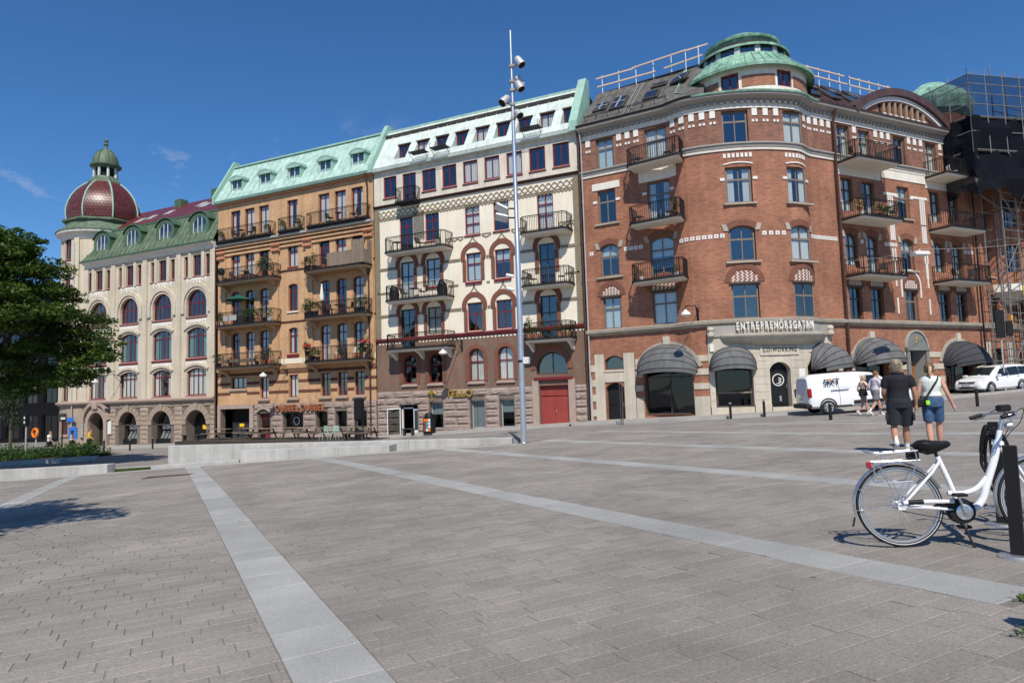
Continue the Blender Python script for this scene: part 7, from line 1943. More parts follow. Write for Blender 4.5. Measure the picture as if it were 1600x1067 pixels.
# ================================================================ bicycle and stands
K['bikewhite'] = mat('white_bike_paint', (0.80, 0.81, 0.83), 0.2, 0.02, 2, coat=0.5, coords='obj')
K['chrome'] = mat('brushed_alloy', (0.66, 0.67, 0.69), 0.3, 0.06, 6, metal=0.9)
K['reflect'] = mat('tyre_reflector', (0.60, 0.60, 0.60), 0.4, 0.05, 3)
def bez(pts, n=14):
    """smooth curve through points"""
    P = [Vector(p) for p in pts]; out = []
    P = [P[0]*2-P[1]]+P+[P[-1]*2-P[-2]]
    for i in range(1, len(P)-2):
        for k in range(n):
            t = k/n; a, b, c, d = P[i-1], P[i], P[i+1], P[i+2]
            out.append(0.5*((2*b)+(c-a)*t+(2*a-5*b+4*c-d)*t*t+(-a+3*b-3*c+d)*t**3))
    out.append(P[-2]); return out
def bike_wheel(r, x, name):
    Rr = 0.318; M = T(x, 0, 0.355) @ RX(PI/2)
    t = MB(); t.lathe([(0.322, -0.018), (0.335, -0.022), (0.350, -0.016), (0.355, 0.0), (0.350, 0.016), (0.335, 0.022), (0.322, 0.018), (0.318, 0.0), (0.322, -0.018)], 56, M=M); o = t.obj(name, K['rubber'], r, smooth=True)
    for sg in (-1, 1):
        q = MB(); q.lathe([(0.3285, sg*0.0205), (0.3335, sg*0.0225)] if sg > 0 else [(0.3335, -0.0225), (0.3285, -0.0205)], 56, M=M); q.obj('reflex_band', K['reflect'], o)
    q = MB(); q.lathe([(0.322, -0.012), (0.306, -0.012), (0.300, -0.006), (0.300, 0.006), (0.306, 0.012), (0.322, 0.012)], 56, M=M); q.obj('rim', K['chrome'], o, smooth=True)
    s = MB()
    for i in range(36):
        a = 2*PI*i/36; sg = 1 if i % 2 else -1; b = a + (0.9 if (i//2) % 2 else -0.9)
        s.tube([M @ Vector((0.03*math.cos(b), 0.03*math.sin(b), sg*0.03)), M @ Vector((0.302*math.cos(a), 0.302*math.sin(a), 0))], 0.0013, 3, cap=False)
    so = s.obj('spokes', K['chrome'], o); so['kind'] = 'stuff'
    h = MB(); h.lathe([(0.006, -0.075), (0.012, -0.07), (0.036, -0.035), (0.022, -0.03), (0.022, 0.03), (0.036, 0.035), (0.012, 0.07), (0.006, 0.075)], 16, M=M); h.obj('hub', K['chrome'], o, smooth=True)
    return o
def bicycle():
    r = empty('bicycle'); tag(r, 'white step-through bicycle with silver rear carrier parked at the black stands', 'bicycle')
    bike_wheel(r, 0.0, 'rear_wheel'); bike_wheel(r, 1.13, 'front_wheel')
    f = MB()
    f.tube([(0.362, 0, 0.76), (0.42, 0, 0.56), (0.478, 0, 0.32)], 0.022, 14)                       # seat tube
    f.tube(bez([(0.47, 0, 0.285), (0.58, 0, 0.30), (0.66, 0, 0.37), (0.715, 0, 0.50), (0.80, 0, 0.70), (0.855, 0, 0.86)]), 0.031, 16)  # main tube
    f.tube(bez([(0.40, 0, 0.44), (0.52, 0, 0.435), (0.63, 0, 0.47), (0.725, 0, 0.56)]), 0.022, 12)
    f.tube([(0.835, 0, 0.78), (0.885, 0, 0.95)], 0.024, 14)
    for sg in (-1, 1):
        f.tube([(0.37, sg*0.02, 0.72), (0.29, sg*0.045, 0.63), (0.01, sg*0.068, 0.362)], 0.0115, 8)
        f.tube([(0.0, sg*0.068, 0.352), (0.22, sg*0.055, 0.33), (0.45, sg*0.035, 0.30)], 0.012, 8)
        f.box(-0.03, 0.03, sg*0.068-0.004, sg*0.068+0.004, 0.325, 0.385)
    f.obj('frame', K['bikewhite'], r, smooth=True)
    s = MB(); s.tube([(0.01, -0.082, 0.385), (0.22, -0.066, 0.385), (0.42, -0.05, 0.375)], 0.018, 10); s.obj('chain_guard_tube', K['bikewhite'], r, smooth=True)
    s = MB(); s.tube([(0.05, -0.088, 0.387), (0.17, -0.08, 0.387)], 0.021, 10); s.obj('stay_grip', K['black'], r, smooth=True)
    k = MB(); k.tube([(0.362, 0, 0.755), (0.35, 0, 0.80), (0.335, 0, 0.845)], 0.015, 12); k.obj('seat_post', K['black'], r, smooth=True)
    # saddle
    rings = []
    for (x, w, z, h) in ((0.085, 0.03, 0.868, 0.02), (0.10, 0.075, 0.872, 0.04), (0.14, 0.10, 0.882, 0.085), (0.19, 0.095, 0.878, 0.10), (0.25, 0.06, 0.87, 0.085), (0.31, 0.034, 0.872, 0.06), (0.36, 0.026, 0.876, 0.045), (0.385, 0.012, 0.868, 0.02)):
        rings.append([(x+0.095, w*math.cos(a), z+(h*0.35*math.sin(a) if math.sin(a) > 0 else h*math.sin(a))) for a in [2*PI*i/16 for i in range(16)]])
    sd = MB(); sd.loft(rings); sd.obj('saddle', K['black'], r, smooth=True)
    k = MB()
    for sg in (-1, 1): k.tube([(0.225, sg*0.05, 0.835), (0.295, sg*0.025, 0.815), (0.415, sg*0.02, 0.838)], 0.006, 6)
    for sg in (-1, 1): k.tube([(0.235, sg*0.05, 0.80), (0.235, sg*0.05, 0.85)], 0.02, 8)
    k.obj('saddle_springs', K['black'], r)
    # mudguards
    def guard(x, a0, a1, name):
        mb = MB(); n = 30; rg = []
        for i in range(n+1):
            a = a0+(a1-a0)*i/n; rg.append([(x+rr*math.cos(a), y, 0.355+rr*math.sin(a)) for rr, y in ((0.365, -0.03), (0.378, -0.018), (0.382, 0), (0.378, 0.018), (0.365, 0.03), (0.374, 0.0))])
        mb.loft(rg); mb.obj(name, K['chrome'], r, smooth=True)
    guard(0.0, R(20), R(192), 'rear_mudguard'); guard(1.13, R(30), R(200), 'front_mudguard')
    k = MB(); k.add([(-0.375, -0.03, 0.27), (-0.375, 0.03, 0.27), (-0.40, 0.03, 0.19), (-0.40, -0.03, 0.19)], [(0, 1, 2, 3)]); k.obj('mud_flap', K['black'], r)
    k = MB()
    for sg in (-1, 1): k.tube([(0.0, sg*0.075, 0.36), (-0.33, sg*0.035, 0.52)], 0.003, 5); k.tube([(0.0, sg*0.075, 0.36), (-0.37, sg*0.03, 0.33)], 0.003, 5)
    k.obj('guard_stay', K['chrome'], r)
    # carrier: upper and lower decks
    c = MB()
    for sg in (-1, 1):
        c.tube(bez([(-0.315, sg*0.02, 0.852), (-0.24, sg*0.07, 0.822), (-0.1, sg*0.075, 0.818), (0.11, sg*0.065, 0.826)]), 0.0075, 8)
        c.tube([(-0.25, sg*0.06, 0.745), (0.0, sg*0.062, 0.742), (0.13, sg*0.05, 0.742)], 0.006, 8)
        c.tube([(-0.18, sg*0.07, 0.82), (-0.2, sg*0.062, 0.745)], 0.005, 6); c.tube([(0.09, sg*0.066, 0.824), (0.1, sg*0.06, 0.742), (0.0, sg*0.078, 0.365)], 0.0055, 6)
        c.tube([(-0.24, sg*0.062, 0.74), (-0.10, sg*0.072, 0.565), (0.0, sg*0.078, 0.38)], 0.005, 6); c.tube([(-0.25, sg*0.06, 0.74), (-0.26, sg*0.06, 0.66), (-0.21, sg*0.075, 0.56), (0.06, sg*0.075, 0.565)], 0.005, 6)
    for x in (-0.30, -0.24, -0.16, -0.05, 0.08, 0.11): c.tube([(x, -0.066 if x > -0.28 else -0.03, 0.822 if x > -0.25 else 0.84), (x, 0.066 if x > -0.28 else 0.03, 0.822 if x > -0.25 else 0.84)], 0.006, 6)
    for x in (-0.25, -0.12, 0.02, 0.13): c.tube([(x, -0.06, 0.743), (x, 0.06, 0.743)], 0.005, 6)
    c.v = [(x+0.08*min(1, max(0, (z-0.36)/0.3)), y, z) for x, y, z in c.v]; c.obj('carrier', K['chrome'], r, smooth=True)
    b = MB(); b.bbox(0.12, 0.21, -0.03, 0.03, 0.75, 0.815, 0.008); b.obj('battery_case', K['black'], r)
    l = MB(); l.bbox(-0.22, -0.185, -0.022, 0.022, 0.69, 0.745, 0.008); l.obj('tail_light', K['taillight'], r)
    # drive
    m = MB(); m.lathe([(0.0, -0.05), (0.102, -0.05), (0.110, -0.02), (0.110, 0.02), (0.102, 0.05), (0, 0.05)], 32, M=T(0.478, 0, 0.288) @ RX(PI/2)); m.obj('motor_cover', K['black'], r, smooth=R(30))
    m = MB(); m.prism([(0.26, 0.345), (0.30, 0.365), (0.42, 0.395), (0.50, 0.39), (0.50, 0.24), (0.40, 0.215), (0.385, 0.27), (0.33, 0.335)], -0.045, -0.028); m.obj('chain_cover', K['black'], r)
    m = MB(); m.lathe([(0.0, 0.052), (0.062, 0.052), (0.066, 0.06), (0.05, 0.066), (0.02, 0.062), (0.0, 0.066)], 28, M=T(0.49, 0, 0.282) @ RX(PI/2)); m.obj('chainring', K['chrome'], r, smooth=True)
    m = MB(); m.tube([(0.0, -0.06, 0.315), (0.2, -0.05, 0.262), (0.42, -0.045, 0.215)], 0.004, 5); m.tube([(0.02, -0.06, 0.385), (0.3, -0.05, 0.365)], 0.004, 5); m.obj('chain', K['iron'], r)
    m = MB(); m.tube([(0.49, -0.075, 0.282), (0.445, -0.085, 0.435)], [0.013, 0.010], 8); m.obj('crank', K['chrome'], r, smooth=True)
    m = MB(); m.tube([(0.49, 0.075, 0.282), (0.535, 0.085, 0.135)], [0.013, 0.010], 8); m.obj('crank', K['chrome'], r, smooth=True)
    for (x, z, y) in ((0.443, 0.437, -0.135), (0.537, 0.133, 0.135)):
        m = MB(); m.bbox(x-0.045, x+0.045, y-0.05, y+0.05, z-0.013, z+0.013, 0.006); m.obj('pedal', K['black'], r)
    m = MB(); m.tube([(0.43, 0.03, 0.235), (0.47, -0.06, 0.165), (0.50, -0.115, 0.0)], [0.012, 0.011, 0.009], 8); m.tube([(0.495, -0.11, 0.02), (0.51, -0.125, 0.0)], 0.013, 6); m.obj('kickstand', K['iron'], r)
    # fork, stem, bars, brakes, lamp, bell
    m = MB()
    for sg in (-1, 1): m.tube(bez([(0.86, sg*0.03, 0.84), (0.92, sg*0.05, 0.72), (1.02, sg*0.056, 0.50), (1.13, sg*0.06, 0.357)]), 0.012, 10)
    m.tube([(0.86, -0.05, 0.845), (0.86, 0.05, 0.845)], 0.02, 10); m.obj('fork', K['bikewhite'], r, smooth=True)
    m = MB(); m.tube([(0.88, 0, 0.94), (0.915, 0, 1.05), (0.95, 0, 1.09)], 0.014, 10); m.obj('stem', K['chrome'], r, smooth=True)
    m = MB(); m.tube(bez([(0.80, -0.30, 1.07), (0.88, -0.29, 1.09), (0.95, -0.18, 1.10), (0.955, 0, 1.095), (0.95, 0.18, 1.10), (0.88, 0.29, 1.09), (0.80, 0.30, 1.07)]), 0.011, 10); m.obj('handlebar', K['chrome'], r, smooth=True)
    for sg in (-1, 1):
        m = MB(); m.tube([(0.785, sg*0.30, 1.066), (0.885, sg*0.29, 1.09)], 0.018, 10); m.obj('grip', K['black'], r, smooth=True)
        m = MB(); m.tube([(0.91, sg*0.27, 1.09), (0.89, sg*0.30, 1.06), (0.82, sg*0.32, 1.045)], 0.006, 6); m.obj('brake_lever', K['chrome'], r)
        m = MB(); m.tube(bez([(0.90, sg*0.26, 1.09), (1.0, sg*0.20, 1.13), (1.02, sg*0.08, 1.02), (0.94, sg*0.03, 0.92), (0.88, 0.02, 0.82)]), 0.0035, 5); m.obj('brake_cable', K['black'], r)
    m = MB(); m.bbox(0.90, 0.98, -0.05, 0.05, 1.11, 1.17, 0.012); m.obj('display', K['black'], r)
    m = MB(); m.lathe([(0, -0.05), (0.025, -0.04), (0.038, 0.0), (0.036, 0.01), (0, 0.012)], 14, M=T(0.97, 0, 0.985) @ RY(PI/2)); m.obj('headlight', K['chrome'], r, smooth=True)
    hd = Vector((0.973, 0.23)); a = math.atan2(hd.y, hd.x); px, py = 0.46, 6.97
    sl = (G(px+hd.x, py+hd.y)-G(px, py))
    M = T(px, py, G(px, py)) @ RZ(a) @ RY(-math.atan(sl)) @ RX(R(-3))
    r.matrix_basis = M; WM[r.name] = M
    return r
BK = bicycle()
def stand(x, y, lab, hoops=True, h=0.92, lean=0.0):
    r = empty('bicycle_stand', (x, y, G(x, y))); tag(r, lab, 'bicycle stand', 'black bicycle stands')
    M = T(x, y, G(x, y)) @ RZ(R(-20)) @ RX(lean)
    mb = MB(); mb.bbox(-0.046, 0.046, -0.025, 0.025, 0.0, h, 0.008, M); mb.obj('post', K['iron'], r)
    p = MB(); p.lathe([(0.0, 0.016), (0.125, 0.016), (0.14, 0.004), (0.14, -0.01)], 24, M=M); p.obj('base_plate', K['steel'], r)
    
    if hoops: s = MB(); s.box(-0.03, 0.03, -0.028, -0.0255, h-0.16, h-0.11, M); s.obj('sticker', K['whiteframe'], r)
    if hoops:
        for k, (o1, o2) in enumerate(((-0.13, 0.42), (-0.10, 0.55), (0.12, 0.5))):
            q = MB(); q.tube([M @ v for v in bez([(0, -0.03*k, h-0.05), (o1*0.6, -0.02, h-0.06-0.03*k), (o1, 0.02*k, h-0.30), (o1*0.8, 0, h-o2), (0, 0.0, h-o2-0.12)])], 0.014, 8); q.obj('lock_hoop', K['black'], r, smooth=True)
    return r
stand(1.215, 6.66, 'nearest black bicycle stand at the right edge in front of the bicycle wheel', False, 0.87, R(-2))
stand(1.36, 8.0, 'black bicycle stand with hanging lock hoops behind the handlebar')
stand(1.50, 8.9, 'farthest black bicycle stand mostly hidden behind the hooped one', True)
stand(1.62, 5.35, 'black bicycle stand just outside the right edge casting a loop shadow', True)
stand(1.25, 4.35, 'black bicycle stand outside the bottom right corner casting a loop shadow', True)
# leafy twig beside the stands, right edge
def twig():
    g = random.Random(8); x, y = 1.95, 7.9; z0 = G(x, y)
    r = empty('potted_shrub', (x, y, z0)); tag(r, 'small leafy shrub peeking in beside the handlebar at the right edge', 'shrub')
    p = MB(); p.lathe([(0.0, z0), (0.17, z0), (0.22, z0+0.4), (0.24, z0+0.42), (0.2, z0+0.42), (0.18, z0+0.38), (0, z0+0.38)], 16, (x, y)); p.obj('pot', K['iron'], r, smooth=True)
    s = MB(); l = MB()
    for k in range(9):
        a = g.uniform(0, 2*PI); q = [Vector((x, y, z0+0.35)), Vector((x+0.12*math.cos(a), y+0.12*math.sin(a), z0+0.75)), Vector((x+0.3*math.cos(a), y+0.3*math.sin(a), z0+g.uniform(0.8, 1.05)))]
        s.tube(q, [0.008, 0.006, 0.003], 5)
        for j in range(22):
            t = g.random(); c = q[1].lerp(q[2], t)+Vector((g.gauss(0, .05), g.gauss(0, .05), g.gauss(0, .05))); d = Vector((g.gauss(0, 1), g.gauss(0, 1), g.gauss(0, .6))).normalized(); u = d.orthogonal().normalized()*0.016
            l.add([c, c+d*0.03+u, c+d*0.065, c+d*0.03-u], [(0, 1, 2, 3)])
    s.obj('stem', K['bark'], r); l.obj('leaves', leafmat('lime_leaves', (0.09, 0.16, 0.03), (0.2, 0.27, 0.06), 6), r)
twig()
# ================================================================ people
K['skin'] = mat('skin', (0.52, 0.29, 0.20), 0.55, 0.08, 8, coords='obj')
K['skin2'] = mat('tanned_skin', (0.42, 0.215, 0.14), 0.55, 0.08, 8, coords='obj')
def ell(c, rx, ry, n=18, z=None): return [(c[0]+rx*math.cos(2*PI*i/n), c[1]+ry*math.sin(2*PI*i/n), c[2]) for i in range(n)]
def solid(name, build, m, parent, vox, smooth_it=6):
    mb = MB(); build(mb); o = mb.obj(name, m, parent)
    md = o.modifiers.new('remesh', 'REMESH'); md.mode = 'VOXEL'; md.voxel_size = vox; md.use_smooth_shade = True
    sm = o.modifiers.new('smooth', 'SMOOTH'); sm.factor = 0.5; sm.iterations = smooth_it
    return o
def limb(mb, pts, rs, n=12): mb.tube(bez(pts, 5), [float(np.interp(i/(len(bez(pts, 5))-1)*(len(rs)-1), range(len(rs)), rs)) for i in range(len(bez(pts, 5)))], n)
def ball(mb, c, rx, ry, rz, n=14):
    rings = []
    for j in range(1, 9):
        a = PI*j/9; rings.append(ell((c[0], c[1], c[2]-rz*math.cos(a)), rx*math.sin(a), ry*math.sin(a), n))
    mb.loft(rings)
def hand(mb, w, d, side, curl=0.6, s=1.0):
    """w wrist, d direction of the hand; five separate fingers and a thumb at the side"""
    w = Vector(w); d = Vector(d).normalized(); u = Vector((0, 1, 0)) - d*d.y; u.normalize(); n = d.cross(u).normalized()*side
    limb(mb, [w, w+d*0.045*s, w+d*0.085*s], [0.026*s, 0.033*s, 0.031*s], 10)
    for k, (o, L_) in enumerate(((0.028, 0.070), (0.010, 0.078), (-0.010, 0.073), (-0.028, 0.058))):
        b = w+d*0.075*s+u*o*s; m1 = b+(d*math.cos(curl*0.5)-n*math.sin(curl*0.5))*L_*0.5*s; e = m1+(d*math.cos(curl*1.4)-n*math.sin(curl*1.4))*L_*0.5*s
        mb.tube([b, m1, e], [0.0105*s, 0.0098*s, 0.0085*s], 8)
    b = w+d*0.02*s+u*0.028*s; mb.tube([b, b+(d*0.7+u*0.7-n*0.2).normalized()*0.035*s, b+(d*0.95+u*0.4-n*0.4).normalized()*0.066*s], [0.012*s, 0.011*s, 0.009*s], 8)
def person(P, label, group=None, vox=0.0095):
    """P: dict of joints in local space (x right, y forward, z up) and clothing"""
    r = empty('person'); tag(r, label, 'person', group)
    J = P['J']; b = P.get('build', 1.0); female = P.get('female', False)
    hip, chest, neck, head = [Vector(J[k]) for k in ('hip', 'chest', 'neck', 'head')]
    sh = P.get('shoulder', 0.2)
    def torso(mb, g, z0=None, z1=None):
        sec = [(-0.10, 0.155*b, 0.115*b), (0.0, 0.165*b, 0.12*b), (0.10, 0.15*b, 0.115*b), (0.20, 0.145*b if not female else 0.125*b, 0.11*b), (0.32, 0.165*b, 0.12*b), (0.42, sh*0.9, 0.115*b), (0.475, sh*0.80, 0.09*b), (0.51, 0.085, 0.068)]
        k = (neck.z-hip.z)/0.51; rings = []
        for (h, rx, ry) in sec:
            z = hip.z+h*k
            if (z0 is not None and z < z0-1e-6) or (z1 is not None and z > z1+1e-6): continue
            t = max(0, h*k/(neck.z-hip.z)); c = hip.lerp(neck, t); rings.append(ell((c.x, c.y+0.02*math.sin(t*PI), z), rx+g, ry+g))
        mb.loft(rings)
    def head_(mb):
        h = head
        limb(mb, [neck-Vector((0, 0, 0.04)), neck.lerp(h, 0.4), h-Vector((0, 0, 0.05))], [0.06, 0.056, 0.056], 12)
        f = P.get('face', (0, 1)); fx, fy = f; s = P.get('hs', 1.0)
        def L(a, b_, c): return (h.x+fy*a*s+fx*b_*s, h.y-fx*a*s+fy*b_*s, h.z+c*s)   # a right, b forward
        rings = []
        for (z, rx, ry, oy) in ((-0.125, 0.03, 0.035, 0.06), (-0.105, 0.052, 0.062, 0.035), (-0.07, 0.064, 0.082, 0.012), (-0.02, 0.072, 0.095, 0.0), (0.03, 0.076, 0.1, -0.004), (0.075, 0.071, 0.093, -0.008), (0.105, 0.05, 0.066, -0.01), (0.12, 0.02, 0.026, -0.01)):
            rings.append([L(rx*math.cos(2*PI*i/16), oy+ry*math.sin(2*PI*i/16), z) for i in range(16)])
        mb.loft(rings)
        mb.tube([L(0, 0.09, 0.015), L(0, 0.116, -0.035), L(0, 0.088, -0.045)], [0.01, 0.015, 0.011], 8)
        mb.tube([L(-0.022, 0.086, -0.075), L(0, 0.094, -0.074), L(0.022, 0.086, -0.075)], 0.009, 6)
        for sg in (-1, 1): mb.tube([L(sg*0.074, -0.005, 0.02), L(sg*0.084, -0.012, 0.0), L(sg*0.074, -0.002, -0.035)], [0.012, 0.014, 0.009], 8)
        P['L'] = L
    def body(mb):
        torso(mb, 0.0); head_(mb)
        for sd in ('l', 'r'):
            S, E_, W_ = J[sd+'sh'], J[sd+'el'], J[sd+'wr']
            limb(mb, [S, E_, W_], [0.052*b, 0.043*b, 0.039*b, 0.036*b, 0.027*b]); hand(mb, W_, P.get(sd+'hd', Vector(W_)-Vector(E_)), 1 if sd == 'r' else -1, P.get('curl', 0.6))
            H_, K_, A_ = J[sd+'hip'], J[sd+'kn'], J[sd+'an']
            limb(mb, [H_, K_, A_], [0.088*b, 0.07*b, 0.052*b, 0.058*b, 0.036*b]); mb.tube([A_, (A_[0]+J[sd+'toe'][0])*0.5*0+A_[0]*0.0+A_[0] if False else A_[0], ] if False else [A_, J[sd+'toe']], [0.035, 0.03], 8)
    solid('body', body, P['skin'], r, vox)
    def shirt(mb):
        torso(mb, 0.018, z0=J['hem'])
        for sd in ('l', 'r'):
            S, E_ = Vector(J[sd+'sh']), Vector(J[sd+'el'])
            if P['sleeve'] > 0:
                q = S.lerp(E_, P['sleeve']); limb(mb, [S+(S-E_)*0.05+Vector((-S.x*0.15, 0, 0.005)), S.lerp(q, 0.5), q], [0.075*b, 0.074*b, 0.068*b])
                if P['sleeve'] >= 1: limb(mb, [E_, Vector(E_).lerp(Vector(J[sd+'wr']), 0.85)], [0.06, 0.05])
    so = solid('shirt', shirt, P['shirt'], r, vox*1.1)
    def shorts(mb):
        k = hip.z; rg = []
        for (h, rx, ry) in ((-0.11, 0.165*b, 0.125*b), (0.0, 0.18*b, 0.138*b), (0.09, 0.168*b, 0.13*b), (J['waist']-k, 0.158*b, 0.125*b)): rg.append(ell((hip.x, hip.y, k+h), rx+0.008, ry+0.008))
        mb.loft(rg)
        for sd in ('l', 'r'):
            H_, K_ = Vector(J[sd+'hip']), Vector(J[sd+'kn']); q = H_.lerp(K_, P['shortlen']); w = P.get('legw', 0.02)
            limb(mb, [H_+Vector((0, 0, 0.03)), H_.lerp(q, 0.5), q], [0.092*b+w, 0.086*b+w, 0.074*b+w*1.5])
    solid('shorts', shorts, P['shorts'], r, vox*1.1)
    for sd in ('l', 'r'):
        A_, T_ = Vector(J[sd+'an']), Vector(J[sd+'toe']); d = T_-A_; df = Vector((d.x, d.y, d.z*1.0)).normalized(); up = Vector((0, 0, 1)); rt = df.cross(up).normalized(); nu = rt.cross(df).normalized()
        heel = A_-nu*0.055-df*0.045
        def shoe(mb, df=df, rt=rt, nu=nu, heel=heel):
            rg = []
            for (t, w, hh) in ((0.0, 0.026, 0.05), (0.03, 0.036, 0.075), (0.09, 0.038, 0.085), (0.15, 0.044, 0.06), (0.21, 0.046, 0.045), (0.25, 0.034, 0.034), (0.268, 0.014, 0.02)):
                c = heel+df*t; rg.append([c+rt*w*math.cos(a)+nu*(hh*0.5+hh*0.5*math.sin(a)) for a in [2*PI*i/14 for i in range(14)]])
            mb.loft(rg)
        mb = MB(); shoe(mb); o = mb.obj('shoe', P['shoe'], r, smooth=True)
        so_ = MB(); rg = []
        for t, w in ((-0.005, 0.026), (0.04, 0.038), (0.15, 0.046), (0.22, 0.047), (0.262, 0.03), (0.275, 0.01)):
            c = heel+df*t; rg.append([c+rt*w-nu*0.004, c+rt*w+nu*0.018, c-rt*w+nu*0.018, c-rt*w-nu*0.004])
        so_.loft(rg); so_.obj('sole', P.get('sole', K['whiteframe']), o)
        if P.get('sock'):
            q = MB(); K_ = Vector(J[sd+'kn']); q.tube([A_-nu*0.02, A_.lerp(K_, P['sock'])], [0.043, 0.047], 12); q.obj('sock', K['whiteframe'], r, smooth=True)
    P['hair'](r, P, head)
    return r
def hair_cap(m, fluff=0.012, low=-0.06, n=500, seed=1, length=0.03, fringe=True):
    def f(r, P, h):
        L = P['L']; g = random.Random(seed); mb = MB(); rings = []
        for (z, rx, ry, oy) in ((low, 0.074, 0.088, -0.018), (low+0.04, 0.08, 0.098, -0.014), (0.03, 0.084, 0.104, -0.014), (0.075, 0.079, 0.1, -0.012), (0.108, 0.058, 0.076, -0.012), (0.128, 0.022, 0.03, -0.01)):
            q = []
            for i in range(20):
                a = 2*PI*i/20; c, s = math.cos(a), math.sin(a)
                k = 1+fluff*8*(g.random()-0.4)
                y = oy+ry*s*k
                if s > 0.45 and z < 0.06: y = min(y, oy+ry*0.45)
                q.append(L(rx*c*k, y, z+g.uniform(-fluff, fluff)*0.5))
            rings.append(q)
        mb.loft(rings); o = mb.obj('hair', m, r, smooth=True)
        lk = MB()
        for i in range(n):
            a = g.uniform(0, 2*PI); z = g.uniform(low, 0.125); s = math.sin(a)
            if s > 0.5 and z < 0.07: continue
            k = math.sqrt(max(0.05, 1-(max(0, z)/0.14)**2)); p = Vector(L(0.082*k*math.cos(a), -0.013+0.102*k*s, z)); d = Vector((g.gauss(0, .5), g.gauss(0, .5), -0.8+g.gauss(0, .5))).normalized()+ (p-h).normalized()*0.5; d.normalize()
            e = p+d*length*g.uniform(0.5, 1.4); u = d.orthogonal().normalized()*0.004; lk.add([p-u, p+u, e], [(0, 1, 2)])
        s_ = lk.obj('hair_strands', m, o); s_['kind'] = 'stuff'
    return f
def place(r, x, y, heading, s=1.0):
    M = T(x, y, G(x, y)) @ RZ(heading) @ Matrix.Diagonal((s, s, s, 1)); r.matrix_basis = M; WM[r.name] = M
greyhair = mat('grey_blond_hair', (0.30, 0.235, 0.17), 0.6, 0.3, 30, coords='obj'); darkblond = mat('dark_blond_hair', (0.13, 0.085, 0.05), 0.5, 0.3, 30, coords='obj'); blond = mat('light_hair', (0.50, 0.35, 0.20), 0.5, 0.2, 30, coords='obj'); brownh = mat('brown_hair', (0.18, 0.10, 0.055), 0.5, 0.2, 30, coords='obj')
navy = mat('black_polo', (0.016, 0.016, 0.021), 0.85, 0.2, 9, bump=0.4, bs=14, coords='obj'); charc = mat('charcoal_cotton', (0.024, 0.025, 0.031), 0.85, 0.2, 9, bump=0.5, bs=16, coords='obj')
mintw = mat('white_cotton', (0.70, 0.75, 0.71), 0.85, 0.06, 9, bump=0.4, bs=14, coords='obj'); denim = mat('blue_denim', (0.055, 0.105, 0.20), 0.85, 0.3, 14, fine=0.2, fs=60, bump=0.4, bs=18, coords='obj')
tanshoe = mat('tan_suede', (0.30, 0.19, 0.10), 0.8, 0.15, 12, coords='obj')
# man in the foreground couple, walking away
man = person(dict(J=dict(hip=(0, 0, 0.95), chest=(0, 0.0, 1.25), neck=(0, 0.0, 1.50), head=(-0.005, 0.035, 1.655), hem=0.90, waist=1.02,
    lsh=(-0.195, 0.0, 1.43), lel=(-0.25, 0.05, 1.14), lwr=(-0.20, 0.26, 1.02), rsh=(0.195, 0.0, 1.43), rel=(0.27, -0.01, 1.14), rwr=(0.285, 0.05, 0.90),
    lhip=(-0.095, 0, 0.90), lkn=(-0.115, 0.04, 0.50), lan=(-0.12, -0.20, 0.165), ltoe=(-0.125, -0.10, 0.045), rhip=(0.095, 0, 0.90), rkn=(0.10, 0.14, 0.50), ran=(0.105, 0.20, 0.085), rtoe=(0.12, 0.35, 0.05)),
    build=1.14, shoulder=0.235, skin=K['skin2'], shirt=navy, shorts=charc, shoe=tanshoe, sleeve=0.62, shortlen=0.93, legw=0.03, sock=0.42, face=(0.05, 1.0), hs=1.08, rhd=(0.02, 0.05, -1), hair=hair_cap(greyhair, 0.02, -0.085, 900, 4, 0.05)),
    'man in black polo shirt and dark cargo shorts walking away hand in hand', 'couple walking across the plaza')
place(man, 1.11, 15.5, R(3), 1.02)
pk = MB()
for sg in (-1, 1): pk.bbox(sg*0.225-0.02, sg*0.225+0.02, -0.06, 0.10, 0.60, 0.76, 0.015, WM[man.name])
pk.obj('cargo_pocket', charc, man)
cl = MB(); cl.tube([WM[man.name] @ Vector((0.10*math.cos(a), 0.0+0.075*math.sin(a), 1.515)) for a in [2*PI*i/16 for i in range(16)]], 0.022, 8, closed=True); cl.obj('collar', navy, man, smooth=True)
woman = person(dict(J=dict(hip=(0, 0, 0.90), chest=(0, 0, 1.17), neck=(0, 0.0, 1.395), head=(0.0, 0.03, 1.53), hem=0.955, waist=0.985,
    lsh=(-0.165, 0.0, 1.33), lel=(-0.225, -0.02, 1.08), lwr=(-0.265, 0.04, 0.87), rsh=(0.165, 0, 1.33), rel=(0.25, -0.06, 1.07), rwr=(0.335, -0.03, 0.83),
    lhip=(-0.09, 0, 0.86), lkn=(-0.085, 0.02, 0.46), lan=(-0.075, -0.08, 0.09), ltoe=(-0.08, 0.06, 0.04), rhip=(0.09, 0, 0.86), rkn=(0.095, 0.10, 0.46), ran=(0.09, 0.14, 0.085), rtoe=(0.11, 0.29, 0.04)),
    build=1.06, female=True, shoulder=0.19, skin=K['skin'], shirt=mintw, shorts=denim, shoe=mat('tan_sandal', (0.35, 0.2, 0.12), 0.7, 0.1, 5), sole=K['darkwood'], sleeve=0.0, shortlen=0.88, legw=0.008, face=(0.45, 0.9), hs=1.0, lhd=(-0.1, 0.1, -1), hair=hair_cap(darkblond, 0.006, -0.055, 400, 9, 0.03)),
    'woman in white sleeveless top and blue denim shorts walking away with black shoulder bag', 'couple walking across the plaza')
place(woman, 1.74, 16.15, R(-2), 1.03)
MW = WM[woman.name]
